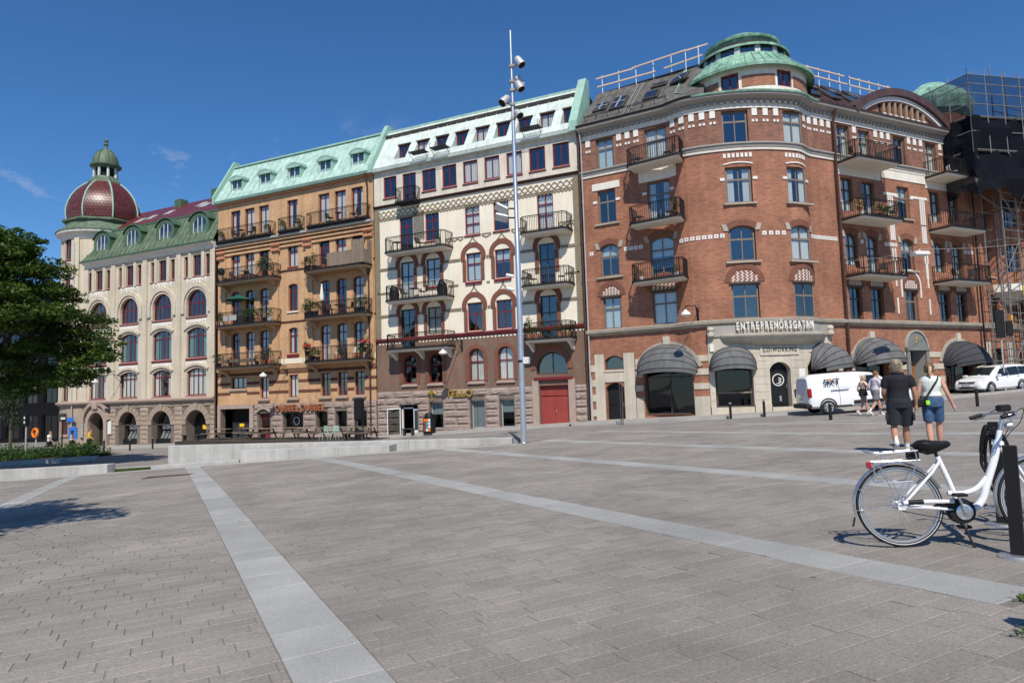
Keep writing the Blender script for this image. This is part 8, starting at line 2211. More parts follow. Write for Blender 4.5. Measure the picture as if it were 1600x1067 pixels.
pt_ = MB(); pt_.tube([MW @ Vector(p) for p in ((0.0, -0.075, 1.575), (-0.005, -0.115, 1.53), (-0.012, -0.12, 1.45), (-0.01, -0.12, 1.36))], [0.03, 0.034, 0.03, 0.012], 10); pt_.obj('ponytail', blond, woman, smooth=True)
# shoulder bag: a thing of its own, carried by the woman
bag = empty('shoulder_bag', MW @ Vector((-0.20, -0.10, 0.82))); tag(bag, 'black shoulder bag with lime green tag hanging at the woman\'s left hip', 'bag')
q = MB(); q.bbox(-0.14, 0.14, -0.045, 0.045, 0.0, 0.17, 0.03, MW @ T(-0.2, -0.13, 0.80) @ RZ(0.35) @ RY(-0.18)); q.obj('pouch', K['black'], bag)
q = MB(); path = bez([(-0.13, -0.165, 0.95), (0.0, -0.165, 1.16), (0.10, -0.135, 1.32), (0.125, -0.03, 1.40), (0.11, 0.08, 1.34), (-0.05, 0.15, 1.12), (-0.22, 0.06, 0.95)], 8)
rg = []
for i, p in enumerate(path):
    d = (path[min(i+1, len(path)-1)]-path[max(i-1, 0)]).normalized(); c = Vector((0, 0, 1.15)); o_ = (p-Vector((0, 0, p.z))).normalized(); w = d.cross(o_).normalized()*0.018
    rg.append([MW @ (p-w), MW @ (p+w), MW @ (p+w+o_*0.004), MW @ (p-w+o_*0.004)])
q.loft(rg); q.obj('strap', charc, bag)
q = MB(); q.bbox(-0.03, 0.04, -0.02, 0.02, 0.0, 0.09, 0.01, MW @ T(-0.095, -0.185, 0.835) @ RZ(0.35)); q.obj('lime_tag', mat('lime_plastic', (0.30, 0.72, 0.05), 0.4, 0.05, 3), bag)
# couple passing the van, in profile
def walker(x, y, lab, shirt, shorts, shoe, hairm, female, h, sleeve, sock, seed, sl, phase):
    p = phase
    J = dict(hip=(0, 0, 0.93), chest=(0, 0.02, 1.22), neck=(0, 0.03, 1.45), head=(0, 0.075, 1.60), hem=0.88, waist=0.98,
        lsh=(-0.18, 0.02, 1.385), lel=(-0.22, -0.10*p, 1.12), lwr=(-0.19, 0.03-0.05*p, 0.90), rsh=(0.18, 0.02, 1.385), rel=(0.22, 0.04+0.1*p, 1.12), rwr=(0.19, 0.20+0.12*p, 0.98),
        lhip=(-0.09, 0, 0.88), lkn=(-0.09, 0.17*p, 0.50), lan=(-0.09, 0.24*p-0.02, 0.10 if p > 0 else 0.15), ltoe=(-0.09, 0.24*p+0.12, 0.05), rhip=(0.09, 0, 0.88), rkn=(0.09, 0.02-0.1*p, 0.48), ran=(0.09, -0.32*p, 0.16 if p > 0 else 0.10), rtoe=(0.09, -0.32*p+0.12, 0.05))
    r = person(dict(J=J, build=0.98 if female else 1.05, female=female, shoulder=0.18 if female else 0.215, skin=K['skin'], shirt=shirt, shorts=shorts, shoe=shoe, sleeve=sleeve, shortlen=sl, legw=0.03, sock=sock, face=(0.0, 1.0), hair=hair_cap(hairm, 0.008, -0.10 if female else -0.03, 300, seed, 0.04)), lab, 'couple walking past the van', 0.014)
    place(r, x, y, R(-62), h); return r
lav = mat('pale_lilac_linen', (0.60, 0.54, 0.60), 0.85, 0.06, 9, coords='obj'); peach = mat('peach_cotton', (0.66, 0.46, 0.38), 0.85, 0.06, 9, coords='obj'); greyc = mat('grey_cotton', (0.17, 0.165, 0.18), 0.85, 0.1, 9, coords='obj'); mauve = mat('mauve_cotton', (0.33, 0.22, 0.20), 0.85, 0.1, 9, coords='obj')
walker(1.42, 31.3, 'man in pale lilac shirt and grey shorts walking past the van', lav, greyc, K['whiteframe'], brownh, False, 1.03, 1.0, 0.3, 3, 0.72, 1)
w2 = walker(1.0, 32.2, 'blonde woman in peach top with dark bag walking behind the lilac shirt', peach, mauve, K['curtain'], blond, True, 0.96, 0.5, None, 5, 0.78, 1)
MW2 = WM[w2.name]
bag2 = empty('tote_bag', MW2 @ Vector((0.2, -0.2, 0.85))); tag(bag2, 'dark tote bag on the blonde woman\'s shoulder beside the van', 'bag')
q = MB(); q.prism([(-0.19, 0.0), (0.19, 0.0), (0.12, 0.30), (-0.12, 0.30)], -0.05, 0.05, MW2 @ T(0.24, -0.12, 0.83) @ RZ(PI/2)); q.obj('pouch', K['black'], bag2)
q = MB(); q.tube([MW2 @ Vector(p) for p in ((0.24, -0.2, 1.12), (0.2, -0.06, 1.40), (0.24, 0.0, 1.12))], 0.012, 6); q.obj('strap', K['black'], bag2)
# ================================================================ trees
def leaf_cloud(mb, c, rx, ry, rz, n, size, g, flat=0.5):
    for k in range(n):
        while True:
            a, b, d = g.uniform(-1, 1), g.uniform(-1, 1), g.uniform(-1, 1)
            if a*a+b*b+d*d < 1: break
        p = Vector((c[0]+a*rx, c[1]+b*ry, c[2]+d*rz - 0.12*(a*a+b*b)*rx*0.6))
        u = Vector((g.gauss(0, 1), g.gauss(0, 1), g.gauss(0, flat))).normalized(); v = u.cross(Vector((g.gauss(0, .5), g.gauss(0, .5), 1))).normalized()
        s = size*g.uniform(0.6, 1.3)
        mb.add([p-u*s, p-v*s*0.42, p+u*s, p+v*s*0.42], [(0, 1, 2, 3)])
def tree(name, x, y, label, env, tips, pads, leaves, size, seed, ok=None, trunk=(0.2, 2.6), mat_='leaf'):
    g = random.Random(seed); z0 = G(x, y); r = empty(name, (x, y, z0)); tag(r, label, 'tree')
    tr = MB(); top = Vector((x, y, trunk[1]))
    tr.tube([(x, y, z0-0.1), (x+0.05, y, z0+0.5), (x+0.02, y+0.05, trunk[1]*0.6), top], [trunk[0]*1.35, trunk[0], trunk[0]*0.85, trunk[0]*0.75], 12)
    cents = []
    tries = 0
    while len(cents) < pads and tries < 9000:
        tries += 1
        z = g.uniform(env[0][0], env[-1][0]); rad = float(np.interp(z, [e[0] for e in env], [e[1] for e in env]))
        a = g.uniform(0, 2*PI); q = rad*math.sqrt(g.uniform(0.05, 1.0)); p = Vector((x+q*math.cos(a), y+q*math.sin(a), z))
        if ok and not ok(p): continue
        cents.append(p)
    cents += [Vector(t) for t in tips]
    lv = MB()
    limbs = []
    for k in range(9):
        a = 2*PI*k/9+g.uniform(-.2, .2); h = g.uniform(0.35, 0.8); zz = trunk[1]+(env[-1][0]-trunk[1])*h; rad = float(np.interp(zz, [e[0] for e in env], [e[1] for e in env]))*0.6
        e = Vector((x+rad*math.cos(a), y+rad*math.sin(a), zz)); m = top.lerp(e, 0.45)+Vector((0, 0, 0.5)); pts = bez([top, m, e], 5); tr.tube(pts, [trunk[0]*0.5*(1-0.8*i/(len(pts)-1)) for i in range(len(pts))], 8); limbs += pts[2:]
    for c in cents:
        q = min(limbs, key=lambda p: (p-c).length); tr.tube([q, q.lerp(c, 0.5)+Vector((0, 0, 0.15)), c], [0.05, 0.035, 0.012], 5)
        f = g.uniform(0.75, 1.25)
        leaf_cloud(lv, c, 1.0*f, 1.0*f, 0.46*f, int(leaves*f), size, g)
        for j in range(3):
            a = g.uniform(0, 2*PI); leaf_cloud(lv, c+Vector((1.0*f*math.cos(a), 1.0*f*math.sin(a), -0.15)), 0.42, 0.42, 0.14, leaves//8, size, g)
    tr.obj('trunk', K['bark'], r, smooth=True); lv.obj('crown', K[mat_], r)
    return r
def outside(p):
    return math.degrees(math.atan2(-p.x, p.y)) > 67.5 or p.y < 0.5
tree('locust_tree', -37.8, 18.3, 'dark green locust tree with layered branches at the left edge', [(3.6, 4.6), (4.6, 6.2), (6.5, 5.2), (8.6, 3.7), (10.4, 1.4)],
     [(-31.6, 21.2, 4.2), (-32.2, 21.4, 4.9), (-32.9, 21.6, 5.6), (-32.4, 20.6, 3.6), (-33.4, 21.8, 6.2), (-33.8, 20.0, 7.4), (-34.3, 20.2, 8.5), (-35.3, 19.2, 9.6), (-33.0, 20.6, 3.1), (-36.0, 19.6, 10.2), (-33.5, 21.0, 4.4), (-34.4, 20.4, 5.2), (-34.0, 20.9, 3.4), (-35.2, 20.2, 3.0), (-36.4, 19.8, 2.7), (-35.6, 19.5, 3.8), (-37.0, 20.2, 3.3), (-34.6, 19.6, 6.4), (-35.4, 19.0, 7.6)], 112, 480, 0.12, 2)
tree('shade_tree', -12.4, 0.9, 'leafy tree just outside the left edge casting its shadow on the paving', [(4.8, 2.6), (6.0, 3.3), (7.2, 2.4), (8.2, 1.0)], [], 30, 280, 0.12, 6, outside)
# ivy column beside the turret
def column_tree(x, y, label, h, w, m):
    g = random.Random(3); z0 = G(x, y); r = empty('climbing_ivy', (x, y, z0)); tag(r, label, 'plant')
    t = MB(); t.tube([(x, y, z0), (x+0.15, y, z0+h*0.5), (x+0.05, y, z0+h*0.95)], [0.13, 0.1, 0.04], 8); t.obj('stem', K['bark'], r)
    l = MB()
    for k in range(26): leaf_cloud(l, (x+g.gauss(0, .2), y+g.gauss(0, .2), z0+h*(0.32+0.68*k/26)), w*g.uniform(.7, 1.1), w, 0.5, 90, 0.11, g, 1.0)
    l.obj('foliage', K[m], r)
column_tree(-60.6, 32.9, 'grey green ivy covered column left of the turret corner', 7.6, 0.75, 'ivy')
# hedge bed
def hedge():
    g = random.Random(12); r = empty('hedge', (-47, 28, -1.5)); tag(r, 'leafy green ground cover hedge at the left edge', 'hedge'); r['kind'] = 'stuff'
    l = MB(); s = MB()
    A_ = Vector((-56.5, 24.6)); B_ = Vector((-43.2, 28.2)); d = (B_-A_).normalized(); n = Vector((-d.y, d.x)); Ln = (B_-A_).length
    for k in range(300):
        u = g.uniform(0, Ln); v = g.uniform(0.1, 3.0)*(1 if u < Ln-1.2 else 0.5); p = A_+d*u+n*v; h = 0.62+0.24*math.sin(u*1.3)+0.15*math.sin(u*3.1+v); h *= min(1, 0.45+v*0.8)*min(1, 0.35+(Ln-u)*0.5)
        leaf_cloud(l, (p.x, p.y, G(p.x, p.y)+h*0.6), 0.42, 0.42, h*0.5+0.08, 66, 0.085, g, 0.8)
    o = l.obj('foliage', K['hedge'], r); o['kind'] = 'stuff'
    q = [A_, B_, B_+n*3, A_+n*3]; s.quad(*[(p.x, p.y, G(p.x, p.y)+0.05) for p in q]); s.obj('bed_soil', K['bark'], r)
hedge()
# small plant sprig at the kerb wall
weed(-38.2, 24.9, 'dry weed sprig at the end of the kerb wall', 30)

# ================================================================ dark building on the left
DK = empty('dark_office_building', (-90, 56, -2.5)); tag(DK, 'dark charcoal building with shade in its colour behind the tree at the far left', 'building')
K['shaded'] = mat('shade_dark_facade', (0.009, 0.009, 0.011), 0.9, 0.2, 1, spec=0.1)  # near-black colour holds the shade on this front
FK = Straight(52.0)
hK = []
for zz in (2.6, 6.2, 9.8, 13.2):
    for k in range(12): hK.append((-76+(-3.9)*k, zz, 2.6, 2.1))
hK += [(-76-3.9*k, -1.8, 3.0, 2.9) for k in range(12)]
wall(FK, 'wall', K['shaded'], DK, -124, -73.6, -4, 17.2, hK)
for h in hK: window(DK, FK, h[0], h[1], h[2], h[3], fm='black', cols=2, trans=None, curtain='', glass='shopglass')
mb = MB(); mb.box(-124, -73.6, 53.5, 53.6, -4, 17); mb.obj('interior', K['dark'], DK)
mb = MB(); mb.quad((-73.6, 52, -4), (-73.6, 75, -4), (-73.6, 75, 17.2), (-73.6, 52, 17.2)); mb.obj('side_wall', K['shaded'], DK)
sweep(FK, 'parapet', K['shaded'], DK, -124, -73.6, [(0, 17.0), (0.2, 17.0), (0.2, 17.5), (-0.4, 17.5)])
mb = MB(); mb.add([(-92, 55, 17.4), (-74.5, 55, 17.4), (-74.5, 62, 17.4), (-92, 62, 17.4), (-92, 55.6, 19.4), (-77.5, 56.5, 21.6), (-76, 60.5, 19.6), (-92, 60.5, 21)], [(0, 1, 5, 4), (1, 2, 6, 5), (4, 5, 6, 7)]); mb.obj('blue_roof', mat('blue_glazing', (0.015, 0.03, 0.085), 0.3, 0.2, 1), DK)

# ================================================================ street lamps on wires and brackets
def wall_lamp(F, s, z, d, sa, za, label):
    r = empty('street_lamp', F.pt(sa, 0.02, za)); tag(r, label, 'street lamp', 'white lamps on facade brackets')
    c = F.pt(s, d, z); mb = MB(); mb.tube([F.pt(sa, 0.0, za), F.pt(sa, d*0.4, za+0.25), c+Vector((0, 0, 0.42)), c+Vector((0, 0, 0.2))], 0.025, 6); mb.tube([F.pt(sa, 0.02, za-0.5), F.pt(sa, d*0.4, za+0.22)], 0.02, 6); mb.box(-0.06, 0.06, -0.04, 0.04, -0.6, 0.2, F.M(sa, za)); mb.obj('bracket', K['iron'], r)
    h = MB(); h.lathe([(0, 0.24), (0.07, 0.22), (0.1, 0.14), (0.24, 0.08), (0.27, -0.06), (0.25, -0.08), (0.12, -0.14), (0, -0.15)], 20, M=Matrix.Translation(c)); h.obj('lamp_shade', K['white'], r, smooth=True)
wall_lamp(FA, -38.3, 3.72, 2.1, -37.95, 4.35, 'white street lamp hanging in front of the yellow brick house')
wall_lamp(FA, -22.85, 4.55, 2.0, -22.55, 5.3, 'white street lamp hanging in front of the cream rendered house')
wall_lamp(FD, 6.6, 5.72, 1.9, 6.9, 6.0, 'white street lamp on the red brick house above the second awning')
wall_lamp(FA, -57.8, 4.0, 2.0, -57.2, 4.4, 'white street lamp hanging in front of the cream brick corner house')
wall_lamp(FT, -1.5, 3.7, 2.0, -1.9, 4.1, 'white street lamp left of the turret against the dark building')
def wire_lamp():
    r = empty('hanging_street_lamp', (4.35, 39.2, 8.3)); tag(r, 'flat white street lamp hung on a wire before the right wing', 'street lamp')
    a = FD.pt(16.6, 0.1, 8.9); b = FD.pt(31.5, 1.8, 10.6); c = Vector((4.4, 41.0, 8.55)); mb = MB(); mb.tube([a, a.lerp(c, 0.5)-Vector((0, 0, 0.12)), c], 0.012, 4); mb.tube([c, c.lerp(b, 0.5)-Vector((0, 0, 0.12)), b], 0.012, 4); mb.obj('wire', K['zinc'], r)
    M = Matrix.Translation(c-Vector((0, 0, 0.25))) @ RZ(0.6); h = MB(); h.bbox(-0.42, 0.42, -0.22, 0.22, -0.1, 0.12, 0.05, M); h.tube([M @ Vector((0, 0, 0.1)), M @ Vector((0, 0, 0.26))], 0.03, 6); h.obj('lamp_body', K['white'], r)
    for sg in (-1, 1): h = MB(); h.lathe([(0.06, -0.04), (0.06, 0.04)], 10, M=M @ T(sg*0.46, 0, 0.06) @ RX(PI/2)); h.obj('lamp_end', K['graystone'], r)
wire_lamp()

# ================================================================ street corner things at the left
def pole_sign(x, y, h, name, label, cat, head):
    z = G(x, y); r = empty(name, (x, y, z)); tag(r, label, cat); mb = MB(); mb.tube([(x, y, z), (x, y, z+h)], 0.05, 8); mb.obj('pole', K['zinc'] if name != 'notice_pole' else K['iron'], r); head(r, x, y, z+h); return r
def buoy(r, x, y, z):
    mb = MB(); mb.tube([(x+0.3*math.cos(a), y-0.08, z-0.1+0.3*math.sin(a)) for a in [2*PI*i/20 for i in range(20)]], 0.09, 8, closed=True); mb.obj('ring', K['orange'], r, smooth=True); mb = MB(); mb.box(x-0.3, x+0.3, y-0.02, y+0.02, z-0.4, z+0.3); mb.obj('backboard', K['darkwood'], r)
pole_sign(-54.2, 31.2, 1.75, 'lifebuoy_stand', 'orange lifebuoy ring on a post behind the hedge', 'lifebuoy', buoy)
def signal(r, x, y, z):
    mb = MB(); mb.bbox(x-0.15, x+0.15, y-0.12, y+0.12, z-0.1, z+0.75, 0.02); mb.obj('signal_box', K['black'], r)
    for k in range(2): mb = MB(); mb.lathe([(0.09, 0), (0, 0.02)], 12, M=T(x, y-0.13, z+0.15+k*0.3) @ RX(PI/2)); mb.obj('signal_lens', K['whiteframe'], r)
pole_sign(-49.6, 27.9, 2.3, 'traffic_signal', 'pedestrian signal on a pale pole at the far left', 'traffic signal', signal)
def box_head(r, x, y, z):
    mb = MB(); mb.bbox(x-0.3, x+0.3, y-0.12, y+0.12, z-0.5, z+0.1, 0.04); mb.obj('cabinet', K['darkwood'], r); mb = MB(); mb.box(x+0.05, x+0.55, y-0.15, y-0.13, z-0.35, z-0.2); mb.obj('plate', K['white'], r)
pole_sign(-52.4, 32.0, 2.9, 'notice_pole', 'tall dark post with a box on top beside the turret downpipe', 'sign post', box_head)
def blue_sign(r, x, y, z):
    mb = MB(); mb.box(x-0.55, x+0.55, y-0.03, y+0.03, z-0.7, z+0.3); mb.obj('panel', K['blue'], r)
pole_sign(-57.5, 36.0, 1.6, 'blue_notice', 'blue notice panel standing behind the hedge', 'sign', blue_sign)
yel = mat('yellow_jacket', (0.62, 0.38, 0.05), 0.8, 0.1, 5)
a = walker(-54.3, 32.2, 'person in a pale shirt behind the hedge near the lifebuoy', K['curtain'], charc, K['black'], brownh, False, 1.0, 0.6, None, 15, 0.8, 1); a['group'] = 'people behind the hedge'
a = walker(-52.7, 32.9, 'person in a pale top behind the hedge left of the yellow jacket', mat('pale_pink_top', (0.6, 0.5, 0.5), 0.8, 0.1, 5), charc, K['black'], darkblond, True, 0.98, 0.6, None, 16, 0.8, 1); a['group'] = 'people behind the hedge'
a = walker(-52.0, 33.8, 'person in a yellow jacket behind the hedge by the turret', yel, charc, K['black'], darkblond, False, 1.0, 1.0, None, 17, 0.9, 1); a['group'] = 'people behind the hedge'
# traffic signal before the scaffolding and blue street sign
def signal2(r, x, y, z):
    mb = MB(); mb.bbox(x-0.22, x+0.22, y-0.18, y+0.18, z-1.6, z+0.1, 0.03); mb.obj('signal_box', K['black'], r)
    mb = MB(); mb.bbox(x+0.3, x+0.62, y-0.18, y+0.14, z-1.5, z-0.6, 0.03); mb.obj('side_signal', K['black'], r)
pole_sign(9.3, 50.4, 4.9, 'traffic_signal', 'dark traffic signal on a pole before the scaffolding behind the white car', 'traffic signal', signal2)
mb = MB(); mb.box(-0.45, 0.45, -0.02, 0.02, -0.16, 0.16, FD.M(32.6, 3.9, 1.9)); o_ = mb.obj('street_sign', K['blue']); tag(o_, 'small blue street name sign on the scaffolding', 'sign')

# ================================================================ restaurant terrace before the yellow house
dz = -0.78
dk_ = empty('terrace_deck', (-34, 35.5, -1.1)); tag(dk_, 'dark wooden terrace deck in front of the yellow brick house', 'deck')
for k in range(22):
    mb = MB(); mb.bbox(-41.8, -25.9, 33.2+k*0.185, 33.2+k*0.185+0.175, dz-0.05, dz, 0.008); mb.obj('deck_board', K['darkwood'], dk_)
mb = MB(); mb.box(-41.8, -25.9, 33.22, 33.3, -1.6, dz-0.055); mb.obj('fascia', K['darkwood'], dk_)
def picnic(x, y, rz, lab, L_=1.8):
    M = T(x, y, dz) @ RZ(rz); r = empty('picnic_table', M=M); tag(r, lab, 'table', 'dark picnic tables on the terrace')
    for k in range(5): mb = MB(); mb.bbox(-L_/2, L_/2, -0.36+k*0.146, -0.36+k*0.146+0.136, 0.70, 0.74, 0.006, M); mb.obj('table_board', K['greywood'], r)
    for sg in (-1, 1):
        for k in range(2): mb = MB(); mb.bbox(-L_/2, L_/2, sg*0.68-0.13+k*0.14, sg*0.68-0.13+k*0.14+0.13, 0.42, 0.455, 0.006, M); mb.obj('bench_board', K['greywood'], r)
        mb = MB(); mb.box(sg*L_*0.36-0.04, sg*L_*0.36+0.04, -0.8, 0.8, 0.36, 0.42, M); mb.tube([M @ Vector((sg*L_*0.36, -0.62, 0)), M @ Vector((sg*L_*0.36, -0.25, 0.7))], 0.045, 6); mb.tube([M @ Vector((sg*L_*0.36, 0.62, 0)), M @ Vector((sg*L_*0.36, 0.25, 0.7))], 0.045, 6); mb.obj('trestle', K['darkwood'], r)
for k in range(7):
    picnic(-39.6+k*2.1, 35.0+0.9*(k % 2), 0.0, ['leftmost picnic table on the terrace before the lattice gate', 'second picnic table from the left on the terrace', 'third picnic table below the terrace window emblem', 'picnic table below the middle of the two word sign', 'picnic table below the right end of the two word sign', 'picnic table left of the patio heater', 'rightmost picnic table near the downpipe'][k])
def bench(x, y, lab, L_=1.6):
    r = empty('bench', (x, y, dz)); tag(r, lab, 'bench', 'low benches along the terrace edge')
    mb = MB(); mb.bbox(x-L_/2, x+L_/2, y-0.16, y+0.16, dz+0.38, dz+0.43, 0.008); mb.obj('seat', K['darkwood'], r)
    for sg in (-1, 1): mb = MB(); mb.box(x+sg*(L_/2-0.15)-0.04, x+sg*(L_/2-0.15)+0.04, y-0.13, y+0.13, dz, dz+0.38); mb.obj('leg', K['darkwood'], r)
bench(-40.6, 33.55, 'low dark bench at the left end of the terrace edge'); bench(-26.6, 33.6, 'low dark bench at the right end of the terrace edge'); bench(-23.6, 35.0, 'short dark bench on the pavement before the restaurant door', 0.9)
bpy.data.objects['bench.002'].matrix_basis = T(0, 0, G(-23.6, 35)+0.08-dz) @ bpy.data.objects['bench.002'].matrix_basis
def chair_green(x, y, rz, lab):
    M = T(x, y, dz) @ RZ(rz); r = empty('garden_chair', M=M); tag(r, lab, 'chair', 'green slatted terrace chairs'); m = K['minttrim']
    for k in range(4): mb = MB(); mb.box(-0.2, 0.2, -0.2+k*0.1, -0.2+k*0.1+0.08, 0.44, 0.46, M); mb.obj('seat_slat', m, r)
    for k in range(3): mb = MB(); mb.box(-0.2, 0.2, 0.2, 0.22, 0.55+k*0.12, 0.64+k*0.12, M); mb.obj('back_slat', m, r)
    for sx in (-1, 1):
        for sy in (-1, 1): mb = MB(); mb.tube([M @ Vector((sx*0.19, sy*0.19, 0)), M @ Vector((sx*0.19, sy*0.19, 0.45 if sy < 0 else 0.92))], 0.013, 6); mb.obj('leg', m, r)
chair_green(-28.6, 34.2, 0.2, 'green slatted chair left of the patio heater'); chair_green(-29.4, 34.1, -0.3, 'green slatted chair farther left of the patio heater')
def heater():
    x, y = -26.9, 34.5; r = empty('patio_heater', (x, y, dz)); tag(r, 'dark patio heater with covered head at the right of the terrace', 'heater')
    for e in (-0.28, 0.28): mb = MB(); mb.tube([(x+e, y, dz), (x+e, y, dz+1.5)], 0.035, 8); mb.obj('leg', K['iron'], r)
    mb = MB(); mb.bbox(x-0.28, x+0.28, y-0.15, y+0.15, dz+1.15, dz+2.6, 0.12); mb.obj('cover', K['black'], r); mb = MB(); mb.lathe([(0, dz), (0.3, dz), (0.3, dz+0.5), (0.1, dz+0.6), (0, dz+0.6)], 14, (x, y)); mb.obj('base', K['black'], r)
heater()
def adstand():
    x, y = -23.0, 36.4; z = G(x, y)+0.08; r = empty('litter_bin', (x, y, z)); tag(r, 'dark round topped litter bin with colourful posters beside the restaurant door', 'litter bin')
    mb = MB(); mb.bbox(x-0.3, x+0.3, y-0.25, y+0.25, z, z+1.0, 0.03); mb.obj('cabinet', K['black'], r)
    mb = MB(); mb.lathe([(0.3, 0.0), (0.28, 0.15), (0.2, 0.26), (0, 0.3)], 16, M=T(x, y, z+1.0)); mb.obj('hood', K['black'], r, smooth=True)
    g = random.Random(2); cols_ = [K['red'], K['blind'], K['orange'], K['blue'], K['white'], K['teal']]
    for i in range(3):
        for j in range(4): mb = MB(); mb.box(x-0.25+i*0.17, x-0.25+i*0.17+0.15, y-0.262, y-0.253, z+0.15+j*0.2, z+0.15+j*0.2+0.17); mb.obj('poster', cols_[g.randrange(6)], r)
adstand()

# ================================================================ balcony plants and furniture
def plant_mesh(seed, w, h, n, size, flower=None):
    g = random.Random(seed); mb = MB()
    for k in range(7): leaf_cloud(mb, (g.gauss(0, w*0.35), g.gauss(0, w*0.3), h*(0.25+0.1*k)), w*0.5, w*0.5, h*0.25, n//7, size, g, 1.0)
    return mb
PL = []
for i, (w, h, n) in enumerate(((0.26, 0.5, 150), (0.34, 0.7, 240), (0.3, 0.95, 260), (0.42, 0.6, 260))):
    PL.append(plant_mesh(20+i, w, h, n, 0.055).mesh('foliage', K['leaf2']))
ballm = MB(); gg = random.Random(4)
for k in range(420):
    d = Vector((gg.gauss(0, 1), gg.gauss(0, 1), gg.gauss(0, 1))).normalized()*0.27*gg.uniform(.85, 1.05); u = d.orthogonal().normalized()*0.04; v = d.cross(u).normalized()*0.025; p = d+Vector((0, 0, 0.25)); ballm.add([p-u, p-v, p+u, p+v], [(0, 1, 2, 3)])
PL.append(ballm.mesh('foliage', K['leaf2']))
def potmesh(m, r=0.17, h=0.32):
    mb = MB(); mb.lathe([(0, 0), (r*0.72, 0), (r, h-0.04), (r*1.06, h-0.04), (r*1.06, h), (r*0.9, h), (r*0.88, h-0.05), (0, h-0.05)], 14); return mb.mesh('pot', m, True)
POT = {'t': potmesh(K['terracotta']), 'g': potmesh(K['graystone'], 0.22, 0.4), 'w': potmesh(K['white'], 0.16, 0.3), 'k': potmesh(K['black'], 0.17, 0.3)}
FLOW = mat('red_geranium', (0.62, 0.02, 0.035), 0.6, 0.1, 8)
fl = MB(); gg = random.Random(6)
for k in range(130):
    p = Vector((gg.gauss(0, .16), gg.gauss(0, .13), 0.55+gg.gauss(0, .06))); u = Vector((gg.gauss(0, 1), gg.gauss(0, 1), gg.gauss(0, 1))).normalized()*0.04; v = u.orthogonal().normalized()*0.035; fl.add([p-u, p-v, p+u, p+v], [(0, 1, 2, 3)])
FLM = fl.mesh('blossoms', FLOW)
def plant(p, kind, pot, lab, s=1.0, red=False, lift=0.0):
    M = Matrix.Translation(p) @ RZ(rnd.uniform(0, 6)) @ Matrix.Diagonal((s, s, s, 1)); r = empty('potted_plant', M=M); tag(r, lab, 'plant', 'plants on the balconies')
    inst('pot', POT[pot], r, M); hh = 0.26 if pot != 'g' else 0.34; inst('foliage', PL[kind], r, M @ T(0, 0, hh))
    if red: inst('blossoms', FLM, r, M @ T(0, 0, 0.1))
def chair_proto(m, name='balcony_chair'):
    r = empty(name); mb = MB(); mb.bbox(-0.21, 0.21, -0.2, 0.22, 0.43, 0.47, 0.01); mb.obj('seat', m, r); mb = MB(); mb.bbox(-0.2, 0.2, 0.2, 0.24, 0.5, 0.92, 0.01, RX(-0.15)); mb.obj('backrest', m, r)
    for sx in (-1, 1):
        for sy in (-1, 1): mb = MB(); mb.tube([(sx*0.19, sy*0.19, 0), (sx*0.19, sy*0.19, 0.46)], 0.014, 6); mb.obj('leg', K['iron'], r)
    return r
CH = {'d': chair_proto(K['darkwood']), 'w': chair_proto(K['white'])}; first = {'d': True, 'w': True}
def chair(p, rz, kind, lab):
    M = Matrix.Translation(p) @ RZ(rz)
    if first[kind]: first[kind] = False; o = CH[kind]; o.matrix_basis = M; WM[o.name] = M; tag(o, lab, 'chair', 'chairs on the balconies')
    else: copy_tree(CH[kind], M, lab, 'chairs on the balconies')
def rtable(p, m, lab, rad=0.36):
    M = Matrix.Translation(p); r = empty('balcony_table', M=M); tag(r, lab, 'table'); mb = MB(); mb.lathe([(0, 0.74), (rad, 0.74), (rad, 0.71), (0, 0.71)], 20, M=M); mb.obj('table_top', K[m], r); mb = MB(); mb.lathe([(0.03, 0.71), (0.03, 0.06), (0.2, 0.02), (0.2, 0)], 12, M=M); mb.obj('table_leg', K['iron'], r)
def BA(x, d, z): return FA.pt(x, d, z+0.0)
z2, z3, z4, z5 = 4.62, 7.9, 11.4, 14.86
bl, br = 'left balcony of the yellow brick house', 'right balcony of the yellow brick house'
fl2, fl3, fl4 = 'second floor ', 'third floor ', 'fourth floor '
plant(BA(-44.6, 0.36, z5), 4, 'g', 'round shrub in grey pot at the left end of the top left balcony'); plant(BA(-39.6, 0.36, z5), 4, 'g', 'round shrub in grey pot at the right end of the top left balcony')
plant(BA(-38.0, 0.36, z5), 4, 'g', 'round shrub in grey pot left of the single top floor door'); plant(BA(-36.5, 0.36, z5), 4, 'g', 'round shrub in grey pot right of the single top floor door')
rtable(BA(-42.4, 0.33, z5), 'darkwood', 'small dark table on the top left balcony', 0.26); chair(BA(-43.0, 0.32, z5), 1.4, 'd', 'dark chair left of the small table on the top left balcony'); chair(BA(-41.4, 0.32, z5), -1.4, 'd', 'dark chair on the top left balcony by its middle door')
rtable(BA(-32.6, 0.33, z5), 'darkwood', 'small dark table on the top right balcony', 0.26); chair(BA(-33.4, 0.32, z5), 1.4, 'd', 'dark chair left of the table on the top right balcony'); chair(BA(-31.2, 0.32, z5), -1.3, 'd', 'dark chair at the right end of the top right balcony')
